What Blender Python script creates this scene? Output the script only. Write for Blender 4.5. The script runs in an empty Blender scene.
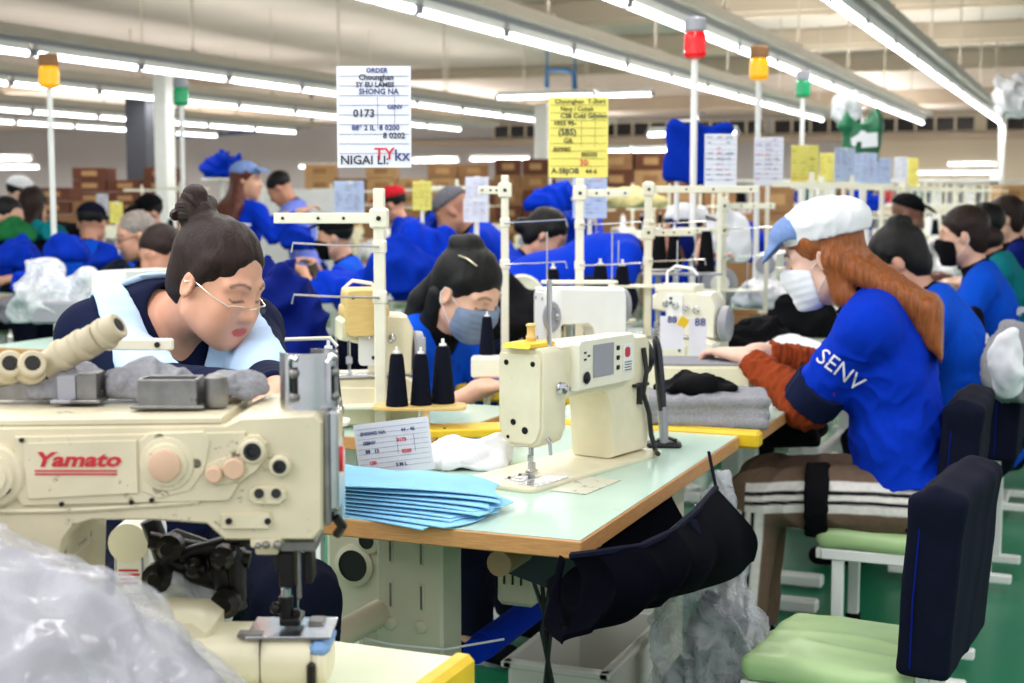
import bpy, bmesh, math, random
import numpy as np
from mathutils import Vector, Matrix, Euler
from mathutils.bvhtree import BVHTree

SC = bpy.context.scene
COL = SC.collection
PI = math.pi

# ------------------------------------------------------------------ camera geometry
CAM_YAW = math.radians(22); FPX = 1450.0; CAM_H = 1.38
CAM_PITCH = math.atan((341.5 - 195) / FPX)
_fw = np.array([-math.sin(CAM_YAW) * math.cos(CAM_PITCH), math.cos(CAM_YAW) * math.cos(CAM_PITCH), -math.sin(CAM_PITCH)])
_rt = np.array([math.cos(CAM_YAW), math.sin(CAM_YAW), 0.0])
_up = np.cross(_rt, _fw)

def _ray(x, y):
    return _fw + _rt * (x - 512) / FPX - _up * (y - 341.5) / FPX

def at_z(x, y, z):
    d = _ray(x, y); return np.array([0, 0, CAM_H]) + d * ((z - CAM_H) / d[2])

def at_d(x, y, dist):
    return np.array([0, 0, CAM_H]) + _ray(x, y) * dist

def at_x(x, y, X):
    d = _ray(x, y); return np.array([0, 0, CAM_H]) + d * (X / d[0])

def V(*a):
    return np.array(a, float)

# ------------------------------------------------------------------ scene tree helpers
def tag(o, label=None, cat=None, group=None, kind=None):
    if label: o['label'] = label
    if cat: o['category'] = cat
    if group: o['group'] = group
    if kind: o['kind'] = kind
    return o

def link(name, data, parent=None, loc=None, rot=None):
    o = bpy.data.objects.new(name, data); COL.objects.link(o)
    if parent is not None: o.parent = parent
    if loc is not None: o.location = [float(v) for v in loc]
    if rot is not None:
        o.rotation_euler = (0, 0, rot) if isinstance(rot, (int, float)) else [float(v) for v in rot]
    return o

def thing(name, label, cat, loc=(0, 0, 0), rot=0.0, group=None):
    return tag(link(name, None, None, loc, rot), label, cat, group)

KIDS = {}
def kids(o):
    return list(o.children)

def copy_tree(o, parent=None):
    c = o.copy(); COL.objects.link(c)
    if parent is not None: c.parent = parent
    for ch in kids(o): copy_tree(ch, c)
    return c

def dup(root, label, loc, rot=0.0, scale=None, group=None):
    c = copy_tree(root)
    c['label'] = label
    if group: c['group'] = group
    c.location = [float(v) for v in loc]; c.rotation_euler = (0, 0, rot) if isinstance(rot, (int, float)) else rot
    if scale is not None: c.scale = (scale,) * 3 if isinstance(scale, (int, float)) else scale
    return c

# ------------------------------------------------------------------ materials
def lin(c):
    out = []
    for v in c[:3]:
        v = v / 255.0
        out.append(v / 12.92 if v <= 0.04045 else ((v + 0.055) / 1.055) ** 2.4)
    return (*out, 1.0)

MATS = {}
def M(name, col=(200, 200, 200), rough=0.5, metal=0.0, noise=None, bump=None, attr=False, spots=None,
      emit=None, sheen=0.0, sss=0.0, stretch=None, coat=0.0, spec=None, cells=None):
    """procedural principled material; noise=(scale, amount) varies the base colour, bump=(scale, strength),
    spots=(scale, threshold, colour) adds worn or dirty patches"""
    if name in MATS: return MATS[name]
    m = bpy.data.materials.new(name); m.use_nodes = True; MATS[name] = m
    nt = m.node_tree; N = nt.nodes; L = nt.links
    b = N['Principled BSDF']; b.inputs['Roughness'].default_value = rough; b.inputs['Metallic'].default_value = metal
    if spec is None and rough >= .75: spec = .12
    if spec is not None: b.inputs['Specular IOR Level'].default_value = spec
    if sheen > .5:
        b.inputs['Sheen Weight'].default_value = sheen; b.inputs['Sheen Roughness'].default_value = 0.5
    if coat: b.inputs['Coat Weight'].default_value = coat
    if sss:
        b.inputs['Subsurface Weight'].default_value = sss; b.inputs['Subsurface Radius'].default_value = (1.0, .35, .2)
        b.inputs['Subsurface Scale'].default_value = 0.008
    tc = N.new('ShaderNodeTexCoord'); vec = tc.outputs['Object']
    if stretch:
        mp = N.new('ShaderNodeMapping'); mp.inputs['Scale'].default_value = stretch
        L.new(vec, mp.inputs['Vector']); vec = mp.outputs['Vector']
    if attr:
        a = N.new('ShaderNodeAttribute'); a.attribute_name = 'Col'; src = a.outputs['Color']
    else:
        r = N.new('ShaderNodeRGB'); r.outputs[0].default_value = lin(col); src = r.outputs[0]
    if noise:
        t = N.new('ShaderNodeTexNoise'); t.inputs['Scale'].default_value = noise[0]; t.inputs['Detail'].default_value = 5
        L.new(vec, t.inputs['Vector'])
        mr = N.new('ShaderNodeMapRange'); mr.inputs[1].default_value = .3; mr.inputs[2].default_value = .7
        mr.inputs[3].default_value = 1 - noise[1]; mr.inputs[4].default_value = 1 + noise[1] * .5
        L.new(t.outputs['Fac'], mr.inputs[0])
        mx = N.new('ShaderNodeMix'); mx.data_type = 'RGBA'; mx.blend_type = 'MULTIPLY'; mx.inputs[0].default_value = 1
        L.new(src, mx.inputs[6]); L.new(mr.outputs[0], mx.inputs[7]); src = mx.outputs[2]
    if spots:
        t = N.new('ShaderNodeTexNoise'); t.inputs['Scale'].default_value = spots[0]; t.inputs['Detail'].default_value = 6
        t.inputs['Roughness'].default_value = .7
        L.new(tc.outputs['Object'], t.inputs['Vector'])
        mr = N.new('ShaderNodeMapRange'); mr.inputs[1].default_value = spots[1]; mr.inputs[2].default_value = spots[1] + .06
        L.new(t.outputs['Fac'], mr.inputs[0])
        mx = N.new('ShaderNodeMix'); mx.data_type = 'RGBA'
        L.new(mr.outputs[0], mx.inputs[0]); L.new(src, mx.inputs[6]); mx.inputs[7].default_value = lin(spots[2]); src = mx.outputs[2]
    L.new(src, b.inputs['Base Color'])
    if bump:
        t = N.new('ShaderNodeTexNoise'); t.inputs['Scale'].default_value = bump[0]; t.inputs['Detail'].default_value = 4
        L.new(vec, t.inputs['Vector'])
        bp = N.new('ShaderNodeBump'); bp.inputs['Strength'].default_value = bump[1]; bp.inputs['Distance'].default_value = .004
        L.new(t.outputs['Fac'], bp.inputs['Height']); L.new(bp.outputs[0], b.inputs['Normal'])
    if emit:
        b.inputs['Emission Color'].default_value = lin(emit[0]); b.inputs['Emission Strength'].default_value = emit[1]
    return m

def film(name, col, alpha, rough=.12, wr=(14, .8), streak=None):
    """thin clear plastic film: mostly see-through, glossy creases, whiter noise lines standing in for crease glints"""
    if name in MATS: return MATS[name]
    m = bpy.data.materials.new(name); m.use_nodes = True; MATS[name] = m
    nt = m.node_tree; N = nt.nodes; L = nt.links
    for n in list(N):
        if n.type != 'OUTPUT_MATERIAL': N.remove(n)
    out = [n for n in N if n.type == 'OUTPUT_MATERIAL'][0]
    tr = N.new('ShaderNodeBsdfTransparent'); tr.inputs[0].default_value = (.96, .97, .98, 1)
    p = N.new('ShaderNodeBsdfPrincipled'); p.inputs['Base Color'].default_value = lin(col); p.inputs['Roughness'].default_value = rough
    p.inputs['Specular IOR Level'].default_value = .8
    tc = N.new('ShaderNodeTexCoord')
    t = N.new('ShaderNodeTexNoise'); t.inputs['Scale'].default_value = wr[0]; t.inputs['Detail'].default_value = 5; t.inputs['Distortion'].default_value = 1.5
    L.new(tc.outputs['Object'], t.inputs['Vector'])
    bp = N.new('ShaderNodeBump'); bp.inputs['Strength'].default_value = wr[1]; bp.inputs['Distance'].default_value = .01
    L.new(t.outputs['Fac'], bp.inputs['Height']); L.new(bp.outputs[0], p.inputs['Normal'])
    t2 = N.new('ShaderNodeTexNoise'); t2.inputs['Scale'].default_value = wr[0] * 1.5; t2.inputs['Detail'].default_value = 4; t2.inputs['Distortion'].default_value = .9
    L.new(tc.outputs['Object'], t2.inputs['Vector'])
    d1 = N.new('ShaderNodeMath'); d1.operation = 'SUBTRACT'; L.new(t2.outputs['Fac'], d1.inputs[0]); d1.inputs[1].default_value = .5
    d2 = N.new('ShaderNodeMath'); d2.operation = 'ABSOLUTE'; L.new(d1.outputs[0], d2.inputs[0])
    mr = N.new('ShaderNodeMapRange'); mr.inputs[1].default_value = .0; mr.inputs[2].default_value = .11      # crease whitening in the opacity, painting in bright glints
    mr.inputs[3].default_value = min(1, alpha * (1 + .30 * min(wr[1], 1))); mr.inputs[4].default_value = alpha * .85 if wr[1] else alpha
    L.new(d2.outputs[0], mr.inputs[0])
    mx = N.new('ShaderNodeMixShader'); L.new(mr.outputs[0], mx.inputs[0]); L.new(tr.outputs[0], mx.inputs[1]); L.new(p.outputs[0], mx.inputs[2])
    L.new(mx.outputs[0], out.inputs['Surface'])
    return m

# ------------------------------------------------------------------ mesh builder
def rotm(rx=0, ry=0, rz=0):
    return np.array(Euler((rx, ry, rz)).to_matrix())

def frame(d, up=(0, 0, 1)):
    """3x3 with columns x, y, z where z runs along d"""
    z = np.asarray(d, float); z = z / np.linalg.norm(z)
    u = np.asarray(up, float)
    if abs(np.dot(u / np.linalg.norm(u), z)) > .99: u = np.array([1.0, 0, 0])
    x = np.cross(u, z); x /= np.linalg.norm(x); y = np.cross(z, x)
    return np.stack([x, y, z], 1)

class MB:
    def __init__(s):
        s.v = []; s.f = []; s.m = []; s.mats = []; s.cur = 0; s.T = np.eye(3); s.o = np.zeros(3)
    def mat(s, m):
        if m not in s.mats: s.mats.append(m)
        s.cur = s.mats.index(m); return s
    def at(s, o=(0, 0, 0), R=None):
        s.o = np.asarray(o, float); s.T = np.eye(3) if R is None else np.asarray(R, float); return s
    def raw(s, vs, fs):
        b = len(s.v)
        for p in vs: s.v.append(tuple(s.T @ np.asarray(p, float) + s.o))
        for f in fs: s.f.append(tuple(i + b for i in f)); s.m.append(s.cur)
        return s
    def box(s, c, size, R=None, bev=0.0):
        hx, hy, hz = [a / 2 for a in size]; R = np.eye(3) if R is None else np.asarray(R); c = np.asarray(c, float)
        if bev <= 0:
            vs = [(x, y, z) for x in (-hx, hx) for y in (-hy, hy) for z in (-hz, hz)]
            fs = [(0, 1, 3, 2), (4, 6, 7, 5), (0, 4, 5, 1), (2, 3, 7, 6), (0, 2, 6, 4), (1, 5, 7, 3)]
        else:
            b = min(bev, .49 * min(size)); vs = []; ix = {}
            for sx in (-1, 1):
                for sy in (-1, 1):
                    for sz in (-1, 1):
                        for a in range(3):
                            e = [hx, hy, hz]; q = [hx - b, hy - b, hz - b]; q[a] = e[a]
                            ix[(sx, sy, sz, a)] = len(vs); vs.append((q[0] * sx, q[1] * sy, q[2] * sz))
            fs = []
            cyc = [(-1, -1), (1, -1), (1, 1), (-1, 1)]
            for a in range(3):
                for sg in (-1, 1):
                    f = []
                    for (p, q) in cyc:
                        t = [0, 0, 0]; t[a] = sg; t[(a + 1) % 3] = p; t[(a + 2) % 3] = q
                        f.append(ix[(*t, a)])
                    fs.append(tuple(f if sg > 0 else f[::-1]))
            for a in range(3):
                b1, b2 = (a + 1) % 3, (a + 2) % 3
                for p in (-1, 1):
                    for q in (-1, 1):
                        t0 = [0, 0, 0]; t0[a] = -1; t0[b1] = p; t0[b2] = q
                        t1 = list(t0); t1[a] = 1
                        f = [ix[(*t0, b1)], ix[(*t1, b1)], ix[(*t1, b2)], ix[(*t0, b2)]]
                        fs.append(tuple(f if p * q < 0 else f[::-1]))
            for sx in (-1, 1):
                for sy in (-1, 1):
                    for sz in (-1, 1):
                        f = [ix[(sx, sy, sz, a)] for a in range(3)]
                        fs.append(tuple(f if sx * sy * sz > 0 else f[::-1]))
        return s.raw([c + R @ np.array(p) for p in vs], fs)
    def cyl(s, p0, p1, r0, r1=None, n=16, cap=True):
        r1 = r0 if r1 is None else r1; p0 = np.asarray(p0, float); p1 = np.asarray(p1, float); Fm = frame(p1 - p0)
        vs = []
        for p, r in ((p0, r0), (p1, r1)):
            for i in range(n):
                a = 2 * PI * i / n; vs.append(p + Fm @ np.array([r * math.cos(a), r * math.sin(a), 0]))
        fs = [(i, (i + 1) % n, n + (i + 1) % n, n + i) for i in range(n)]
        if cap: fs += [tuple(range(n - 1, -1, -1)), tuple(range(n, 2 * n))]
        return s.raw(vs, fs)
    def lathe(s, prof, p0=(0, 0, 0), d=(0, 0, 1), n=20, cap=True):
        Fm = frame(d); p0 = np.asarray(p0, float); vs = []; fs = []
        for r, z in prof:
            for i in range(n):
                a = 2 * PI * i / n; vs.append(p0 + Fm @ np.array([r * math.cos(a), r * math.sin(a), z]))
        for k in range(len(prof) - 1):
            for i in range(n):
                fs.append((k * n + i, k * n + (i + 1) % n, (k + 1) * n + (i + 1) % n, (k + 1) * n + i))
        if cap:
            if prof[0][0] > 1e-5: fs.append(tuple(range(n - 1, -1, -1)))
            if prof[-1][0] > 1e-5: fs.append(tuple((len(prof) - 1) * n + i for i in range(n)))
        return s.raw(vs, fs)
    def tube(s, pts, r, n=8, cap=True, flat=1.0):
        pts = [np.asarray(p, float) for p in pts]; vs = []; fs = []; K = len(pts)
        rr = r if hasattr(r, '__len__') else [r] * K
        prev = None
        for k, p in enumerate(pts):
            t = (pts[min(k + 1, K - 1)] - pts[max(k - 1, 0)]); t /= (np.linalg.norm(t) + 1e-9)
            if prev is None: Fm = frame(t)
            else:
                x = prev - t * np.dot(prev, t); x /= (np.linalg.norm(x) + 1e-9); Fm = np.stack([x, np.cross(t, x), t], 1)
            prev = Fm[:, 0]
            for i in range(n):
                a = 2 * PI * i / n; vs.append(p + Fm @ np.array([rr[k] * math.cos(a), rr[k] * flat * math.sin(a), 0]))
        for k in range(K - 1):
            for i in range(n):
                fs.append((k * n + i, k * n + (i + 1) % n, (k + 1) * n + (i + 1) % n, (k + 1) * n + i))
        if cap: fs += [tuple(range(n - 1, -1, -1)), tuple((K - 1) * n + i for i in range(n))]
        return s.raw(vs, fs)
    def prism(s, poly, z0, z1, o=(0, 0, 0), R=None, bev=0.0):
        """poly: 2-D outline (CCW) in local x,y extruded from z0 to z1 (both ends chamfered by bev)"""
        R = np.eye(3) if R is None else np.asarray(R); o = np.asarray(o, float); P = [np.array(p, float) for p in poly]
        ar = sum(P[i][0] * P[(i + 1) % len(P)][1] - P[(i + 1) % len(P)][0] * P[i][1] for i in range(len(P)))
        if ar < 0: P = P[::-1]
        n = len(P); Q = []
        for i in range(n):
            a = P[i] - P[i - 1]; b = P[(i + 1) % n] - P[i]
            na = np.array([-a[1], a[0]]) / (np.linalg.norm(a) + 1e-9); nb = np.array([-b[1], b[0]]) / (np.linalg.norm(b) + 1e-9)
            q = na + nb; q = q / max(.35, np.dot(q, q)) * 2 * bev; Q.append(P[i] + q * .5 * 1.0)
        rings = [(P, z0), (P, z1)] if bev <= 0 else [(Q, z0), (P, z0 + bev), (P, z1 - bev), (Q, z1)]
        vs = [o + R @ np.array([p[0], p[1], z]) for ring, z in rings for p in ring]; fs = []
        for k in range(len(rings) - 1):
            for i in range(n): fs.append((k * n + i, k * n + (i + 1) % n, (k + 1) * n + (i + 1) % n, (k + 1) * n + i))
        fs.append(tuple(range(n - 1, -1, -1))); fs.append(tuple((len(rings) - 1) * n + i for i in range(n)))
        return s.raw(vs, fs)
    def sph(s, c, r, n=12, R=None):
        r = np.array(r if hasattr(r, '__len__') else (r, r, r), float); R = np.eye(3) if R is None else np.asarray(R)
        vs = []; fs = []; m = max(6, n // 2); c = np.asarray(c, float)
        for k in range(1, m):
            t = PI * k / m
            for i in range(n):
                a = 2 * PI * i / n; vs.append(c + R @ (r * np.array([math.sin(t) * math.cos(a), math.sin(t) * math.sin(a), math.cos(t)])))
        top = len(vs); vs.append(c + R @ np.array([0, 0, r[2]])); bot = len(vs); vs.append(c - R @ np.array([0, 0, r[2]]))
        for k in range(m - 2):
            for i in range(n): fs.append((k * n + i, (k + 1) * n + i, (k + 1) * n + (i + 1) % n, k * n + (i + 1) % n))
        for i in range(n):
            fs.append((top, i, (i + 1) % n)); fs.append((bot, (m - 2) * n + (i + 1) % n, (m - 2) * n + i))
        return s.raw(vs, fs)
    def sheet(s, fn, nu, nv, thick=0.0, closed=False):
        """fn(u,v)->point on a grid; thick>0 gives the sheet two sides and a rim"""
        g = np.array([[fn(u / nu, v / nv) for v in range(nv + 1)] for u in range(nu + 1)], float)
        W = nv + 1; idx = lambda a, b: a * W + b
        fs = [(idx(a, b), idx(a + 1, b), idx(a + 1, b + 1), idx(a, b + 1)) for a in range(nu) for b in range(nv)]
        vs = g.reshape(-1, 3)
        if thick <= 0: return s.raw(vs, fs)
        du = np.gradient(g, axis=0); dv = np.gradient(g, axis=1); n = np.cross(du, dv); n /= (np.linalg.norm(n, axis=2, keepdims=True) + 1e-9)
        vb = (g - n * thick).reshape(-1, 3); K = len(vs)
        fs2 = fs + [tuple(i + K for i in f[::-1]) for f in fs]
        rim = [idx(a, 0) for a in range(nu)] + [idx(nu, b) for b in range(nv)] + [idx(a, nv) for a in range(nu, 0, -1)] + [idx(0, b) for b in range(nv, 0, -1)]
        for i in range(len(rim)):
            a, b = rim[i], rim[(i + 1) % len(rim)]; fs2.append((b, a, a + K, b + K))
        return s.raw(np.vstack([vs, vb]), fs2)
    def text(s, body, size, o, R, extrude=.0004, align='LEFT', shear=0.0, bold=0.0, sx=1.0):
        vs, fs = text_geo(body, size, extrude, align, shear, bold)
        o = np.asarray(o, float); R = np.asarray(R, float)
        return s.raw([o + R @ (np.array(p) * np.array([sx, 1, 1])) for p in vs], fs)
    def mesh(s, name, ang=35):
        me = bpy.data.meshes.new(name); me.from_pydata(s.v, [], s.f)
        for m in s.mats: me.materials.append(m)
        if len(s.mats) > 1: me.polygons.foreach_set('material_index', s.m)
        me.polygons.foreach_set('use_smooth', [True] * len(s.f)); me.update()
        me.set_sharp_from_angle(angle=math.radians(ang)); return me
    def ob(s, name, m=None, parent=None, loc=None, rot=None, ang=35):
        if m is not None and not s.mats: s.mats.append(m)
        return link(name, s.mesh(name, ang), parent, loc, rot)

def smooth_path(pts, n=5):
    pts = [np.asarray(p, float) for p in pts]; out = []
    for i in range(len(pts) - 1):
        a = pts[max(i - 1, 0)]; b = pts[i]; c = pts[i + 1]; d = pts[min(i + 2, len(pts) - 1)]
        for k in range(n):
            t = k / n; out.append(.5 * (2 * b + (c - a) * t + (2 * a - 5 * b + 4 * c - d) * t * t + (3 * b - a - 3 * c + d) * t ** 3))
    return out + [pts[-1]]

_TXT = {}
def text_geo(body, size, extrude, align='LEFT', shear=0.0, bold=0.0):
    key = (body, size, extrude, align, shear, bold)
    if key in _TXT: return _TXT[key]
    cu = bpy.data.curves.new('lettering', 'FONT'); cu.body = body; cu.size = size; cu.extrude = extrude; cu.align_x = align
    cu.shear = shear; cu.resolution_u = 2; cu.offset = bold
    o = bpy.data.objects.new('lettering', cu); COL.objects.link(o)
    dg = bpy.context.evaluated_depsgraph_get(); dg.update()
    me = bpy.data.meshes.new_from_object(o.evaluated_get(dg))
    vs = [tuple(v.co) for v in me.vertices]; fs = [tuple(p.vertices) for p in me.polygons]
    bpy.data.objects.remove(o); bpy.data.curves.remove(cu); bpy.data.meshes.remove(me)
    _TXT[key] = (vs, fs); return vs, fs

# ------------------------------------------------------------------ implicit surfaces
class Field:
    def __init__(s, lo, hi, h):
        s.lo = np.asarray(lo, float) - 2 * h; s.h = h
        s.n = np.ceil((np.asarray(hi, float) + 2 * h - s.lo) / h).astype(int) + 1
        s.d = np.full(s.n, 0.5, np.float32)
    def _win(s, lo, hi, k):
        a = np.clip(np.floor((np.minimum(lo, hi) - k - s.lo) / s.h).astype(int) - 1, 0, s.n); b = np.clip(np.ceil((np.maximum(lo, hi) + k - s.lo) / s.h).astype(int) + 2, 0, s.n)
        if np.any(b <= a): return None, None
        ax = [(np.arange(a[i], b[i]) * s.h + s.lo[i]).astype(np.float32) for i in range(3)]
        return tuple(slice(a[i], b[i]) for i in range(3)), (ax[0][:, None, None], ax[1][None, :, None], ax[2][None, None, :])
    def _mix(s, sl, g, k, op):
        d = s.d[sl]
        if op == 'sub':
            g = -g; hh = np.clip(.5 - .5 * (d - g) / k, 0, 1); s.d[sl] = d + (g - d) * hh + k * hh * (1 - hh)
        elif op == 'and':
            hh = np.clip(.5 - .5 * (d - g) / k, 0, 1); s.d[sl] = d + (g - d) * hh + k * hh * (1 - hh)
        else:
            hh = np.clip(.5 + .5 * (d - g) / k, 0, 1); s.d[sl] = d + (g - d) * hh - k * hh * (1 - hh)
    def cap(s, p0, p1, r0, r1=None, k=.01, op='add', flat=False):
        p0 = np.asarray(p0, float); p1 = np.asarray(p1, float); r1 = r0 if r1 is None else r1; R = max(r0, r1)
        sl, P = s._win(np.minimum(p0, p1) - R, np.maximum(p0, p1) + R, k)
        if sl is None: return s
        ab = p1 - p0; L2 = float(ab @ ab) + 1e-12
        dx, dy, dz = P[0] - p0[0], P[1] - p0[1], P[2] - p0[2]
        t = (dx * ab[0] + dy * ab[1] + dz * ab[2]) / L2; tc = np.clip(t, 0, 1)
        g = np.sqrt((dx - tc * ab[0]) ** 2 + (dy - tc * ab[1]) ** 2 + (dz - tc * ab[2]) ** 2) - (r0 + (r1 - r0) * tc)
        if flat:
            Ln = math.sqrt(L2); g = np.maximum(g, np.maximum(-t if flat != 'end' else -9, t - 1) * Ln)
        s._mix(sl, g, k, op); return s
    def ell(s, c, r, R=None, k=.01, op='add'):
        c = np.asarray(c, float); r = np.asarray(r, float); m = max(r) if R is not None else r
        sl, P = s._win(c - m, c + m, k)
        if sl is None: return s
        q = [P[0] - c[0], P[1] - c[1], P[2] - c[2]]
        if R is not None:
            R = np.asarray(R); q = [q[0] * R[0, i] + q[1] * R[1, i] + q[2] * R[2, i] for i in range(3)]
        k0 = np.sqrt((q[0] / r[0]) ** 2 + (q[1] / r[1]) ** 2 + (q[2] / r[2]) ** 2)
        k1 = np.sqrt((q[0] / r[0] ** 2) ** 2 + (q[1] / r[1] ** 2) ** 2 + (q[2] / r[2] ** 2) ** 2) + 1e-6
        s._mix(sl, k0 * (k0 - 1) / k1, k, op); return s
    def box(s, c, half, rad=.01, R=None, k=.01, op='add'):
        c = np.asarray(c, float); half = np.asarray(half, float); m = np.linalg.norm(half) if R is not None else half
        sl, P = s._win(c - m, c + m, k)
        if sl is None: return s
        q = [P[0] - c[0], P[1] - c[1], P[2] - c[2]]
        if R is not None:
            R = np.asarray(R); q = [q[0] * R[0, i] + q[1] * R[1, i] + q[2] * R[2, i] for i in range(3)]
        e = [np.abs(q[i]) - (half[i] - rad) for i in range(3)]
        g = np.sqrt(sum(np.maximum(x, 0) ** 2 for x in e)) + np.minimum(np.maximum(np.maximum(e[0], e[1]), e[2]), 0) - rad
        s._mix(sl, g, k, op); return s
    def plane(s, p, n, k=.004):
        """keep only what lies behind the plane through p with normal n"""
        p = np.asarray(p, float); n = np.asarray(n, float); n = n / np.linalg.norm(n)
        sl, P = s._win(s.lo, s.lo + s.n * s.h, 0)
        g = (P[0] - p[0]) * n[0] + (P[1] - p[1]) * n[1] + (P[2] - p[2]) * n[2]
        s._mix(sl, g.astype(np.float32), k, 'and'); return s
    def nets(s, smooth=1):
        d = s.d; d[0] = d[-1] = .5; d[:, 0] = d[:, -1] = .5; d[:, :, 0] = d[:, :, -1] = .5
        ins = d < 0; cnt = np.zeros(np.array(d.shape) - 1, np.uint8)
        O = np.array([(i, j, k) for i in (0, 1) for j in (0, 1) for k in (0, 1)])
        for o in O: cnt += ins[o[0]:d.shape[0] - 1 + o[0], o[1]:d.shape[1] - 1 + o[1], o[2]:d.shape[2] - 1 + o[2]]
        act = (cnt > 0) & (cnt < 8); idx = np.argwhere(act); N = len(idx)
        vid = np.full(act.shape, -1, np.int32); vid[act] = np.arange(N)
        Vv = np.stack([d[idx[:, 0] + o[0], idx[:, 1] + o[1], idx[:, 2] + o[2]] for o in O], 1)
        acc = np.zeros((N, 3)); c = np.zeros(N)
        for a in range(8):
            for b in range(a + 1, 8):
                if np.abs(O[a] - O[b]).sum() != 1: continue
                va, vb = Vv[:, a], Vv[:, b]; m = (va < 0) != (vb < 0)
                t = np.where(m, va / np.where(m, va - vb, 1), 0)
                acc += m[:, None] * (O[a] + (O[b] - O[a]) * t[:, None]); c += m
        P = s.lo + (idx + acc / np.maximum(c, 1)[:, None]) * s.h
        Fs = []
        for ax in range(3):
            u, v = (ax + 1) % 3, (ax + 2) % 3
            sl0 = [slice(None)] * 3; sl1 = [slice(None)] * 3
            sl0[ax] = slice(0, -1); sl1[ax] = slice(1, None)
            for q in (u, v): sl0[q] = slice(1, -1); sl1[q] = slice(1, -1)
            A = ins[tuple(sl0)]; B = ins[tuple(sl1)]; e = np.argwhere(A != B)
            if len(e) == 0: continue
            inside = A[tuple(e.T)]; e = e.copy(); e[:, u] += 1; e[:, v] += 1
            def cell(du, dv):
                z = e.copy(); z[:, u] += du; z[:, v] += dv; return vid[tuple(z.T)]
            q = np.stack([cell(-1, -1), cell(0, -1), cell(0, 0), cell(-1, 0)], 1)
            q[~inside] = q[~inside][:, ::-1]; Fs.append(q)
        Fs = np.vstack(Fs)
        for _ in range(smooth):
            S_ = np.zeros_like(P); n = np.zeros(N)
            for i in range(4):
                j = (i + 1) % 4
                np.add.at(S_, Fs[:, i], P[Fs[:, j]]); np.add.at(n, Fs[:, i], 1)
                np.add.at(S_, Fs[:, j], P[Fs[:, i]]); np.add.at(n, Fs[:, j], 1)
            P = P * .5 + .5 * S_ / n[:, None]
        return P, Fs

def vnormals(P, Fs):
    n = np.cross(P[Fs[:, 2]] - P[Fs[:, 0]], P[Fs[:, 3]] - P[Fs[:, 1]]); N = np.zeros_like(P)
    for i in range(4): np.add.at(N, Fs[:, i], n)
    return N / (np.linalg.norm(N, axis=1, keepdims=True) + 1e-12)

def wob(P, freq, seed, n=7, stretch=(1, 1, 1)):
    r = np.random.RandomState(seed); out = 0; Q = P * np.array(stretch)
    for i in range(n):
        k = r.randn(3); k /= np.linalg.norm(k); f = freq * (.6 + .9 * r.rand())
        out = out + np.sin(Q @ k * f * 2 * PI + r.rand() * 7)
    return out / n

def folds(P, freq, seed, stretch=(1, 1, 1)):
    """sharp-crested cloth folds, -1..1"""
    w = np.stack([wob(P, freq * .5, seed + i, 4) for i in range(3)], 1)
    return 1 - 2 * np.minimum(1, np.abs(wob(P + w * .35 / freq, freq, seed + 9, 5, stretch)) * 2.2)

def qmesh(name, P, Fs, mats, col=None, mi=None):
    me = bpy.data.meshes.new(name); n = len(P); f = len(Fs)
    me.vertices.add(n); me.vertices.foreach_set('co', np.ascontiguousarray(P, np.float32).ravel())
    me.loops.add(f * 4); me.loops.foreach_set('vertex_index', np.ascontiguousarray(Fs, np.int32).ravel())
    me.polygons.add(f); me.polygons.foreach_set('loop_start', np.arange(0, f * 4, 4, dtype=np.int32))
    me.update(calc_edges=True)
    me.polygons.foreach_set('use_smooth', np.ones(f, bool))
    for m in (mats if isinstance(mats, (list, tuple)) else [mats]): me.materials.append(m)
    if mi is not None: me.polygons.foreach_set('material_index', np.asarray(mi, np.int32))
    if col is not None:
        a = me.color_attributes.new('Col', 'FLOAT_COLOR', 'POINT')
        c4 = np.ones((n, 4), np.float32); c4[:, :3] = col; a.data.foreach_set('color', c4.ravel())
    return me
# ------------------------------------------------------------------ the materials of the place
CREAM = M('cream_enamel', (228, 220, 190), .34, noise=(18, .07), spots=(26, .665, (120, 105, 80)), bump=(60, .03))
CREAM2 = M('pale_enamel', (236, 232, 212), .32, noise=(14, .05), bump=(50, .02))
OLDCREAM = M('worn_cream_enamel', (216, 206, 176), .38, noise=(9, .16), spots=(34, .61, (92, 80, 62)), bump=(40, .05))
WHITEP = M('white_enamel', (238, 238, 234), .35, noise=(10, .04))
STEEL = M('polished_steel', (200, 200, 204), .22, 1.0, noise=(30, .1))
DSTEEL = M('dull_steel', (140, 138, 136), .42, .85, noise=(40, .25), spots=(40, .62, (60, 56, 52)))
DARKM = M('oily_dark_metal', (38, 36, 36), .35, .6, noise=(30, .4))
BLACKP = M('black_plastic', (18, 18, 20), .4)
HOLE = M('black_bore', (8, 8, 8), .6)
TANP = M('tan_plastic', (214, 178, 148), .45, noise=(40, .06))
GREYP = M('grey_plastic', (150, 150, 158), .35)
WOODEDGE = M('plywood_edge', (205, 150, 92), .5, noise=(30, .2), stretch=(1, 1, 14), bump=(60, .1))
MINT = M('mint_laminate', (190, 217, 203), .22, noise=(5, .05), spots=(11, .68, (160, 160, 140)))
PALEG = M('pale_green_laminate', (226, 232, 196), .25, noise=(5, .05), spots=(22, .70, (110, 100, 70)))
YELL = M('yellow_painted_wood', (232, 194, 30), .45, noise=(20, .12), spots=(26, .69, (120, 80, 30)))
PINEW = M('pale_varnished_wood', (222, 190, 120), .4, noise=(20, .1), stretch=(1, 1, 8))
BLUE = M('royal_blue_jersey', (0, 50, 186), .85, noise=(60, .08), bump=(420, .12), sheen=.15)
BLUE2 = M('cobalt_blue_cloth', (0, 44, 166), .85, noise=(20, .12), bump=(260, .2), sheen=.15)
BLUE3 = M('deep_blue_cloth', (4, 24, 104), .85, noise=(20, .15), bump=(260, .2), sheen=.1)
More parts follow.
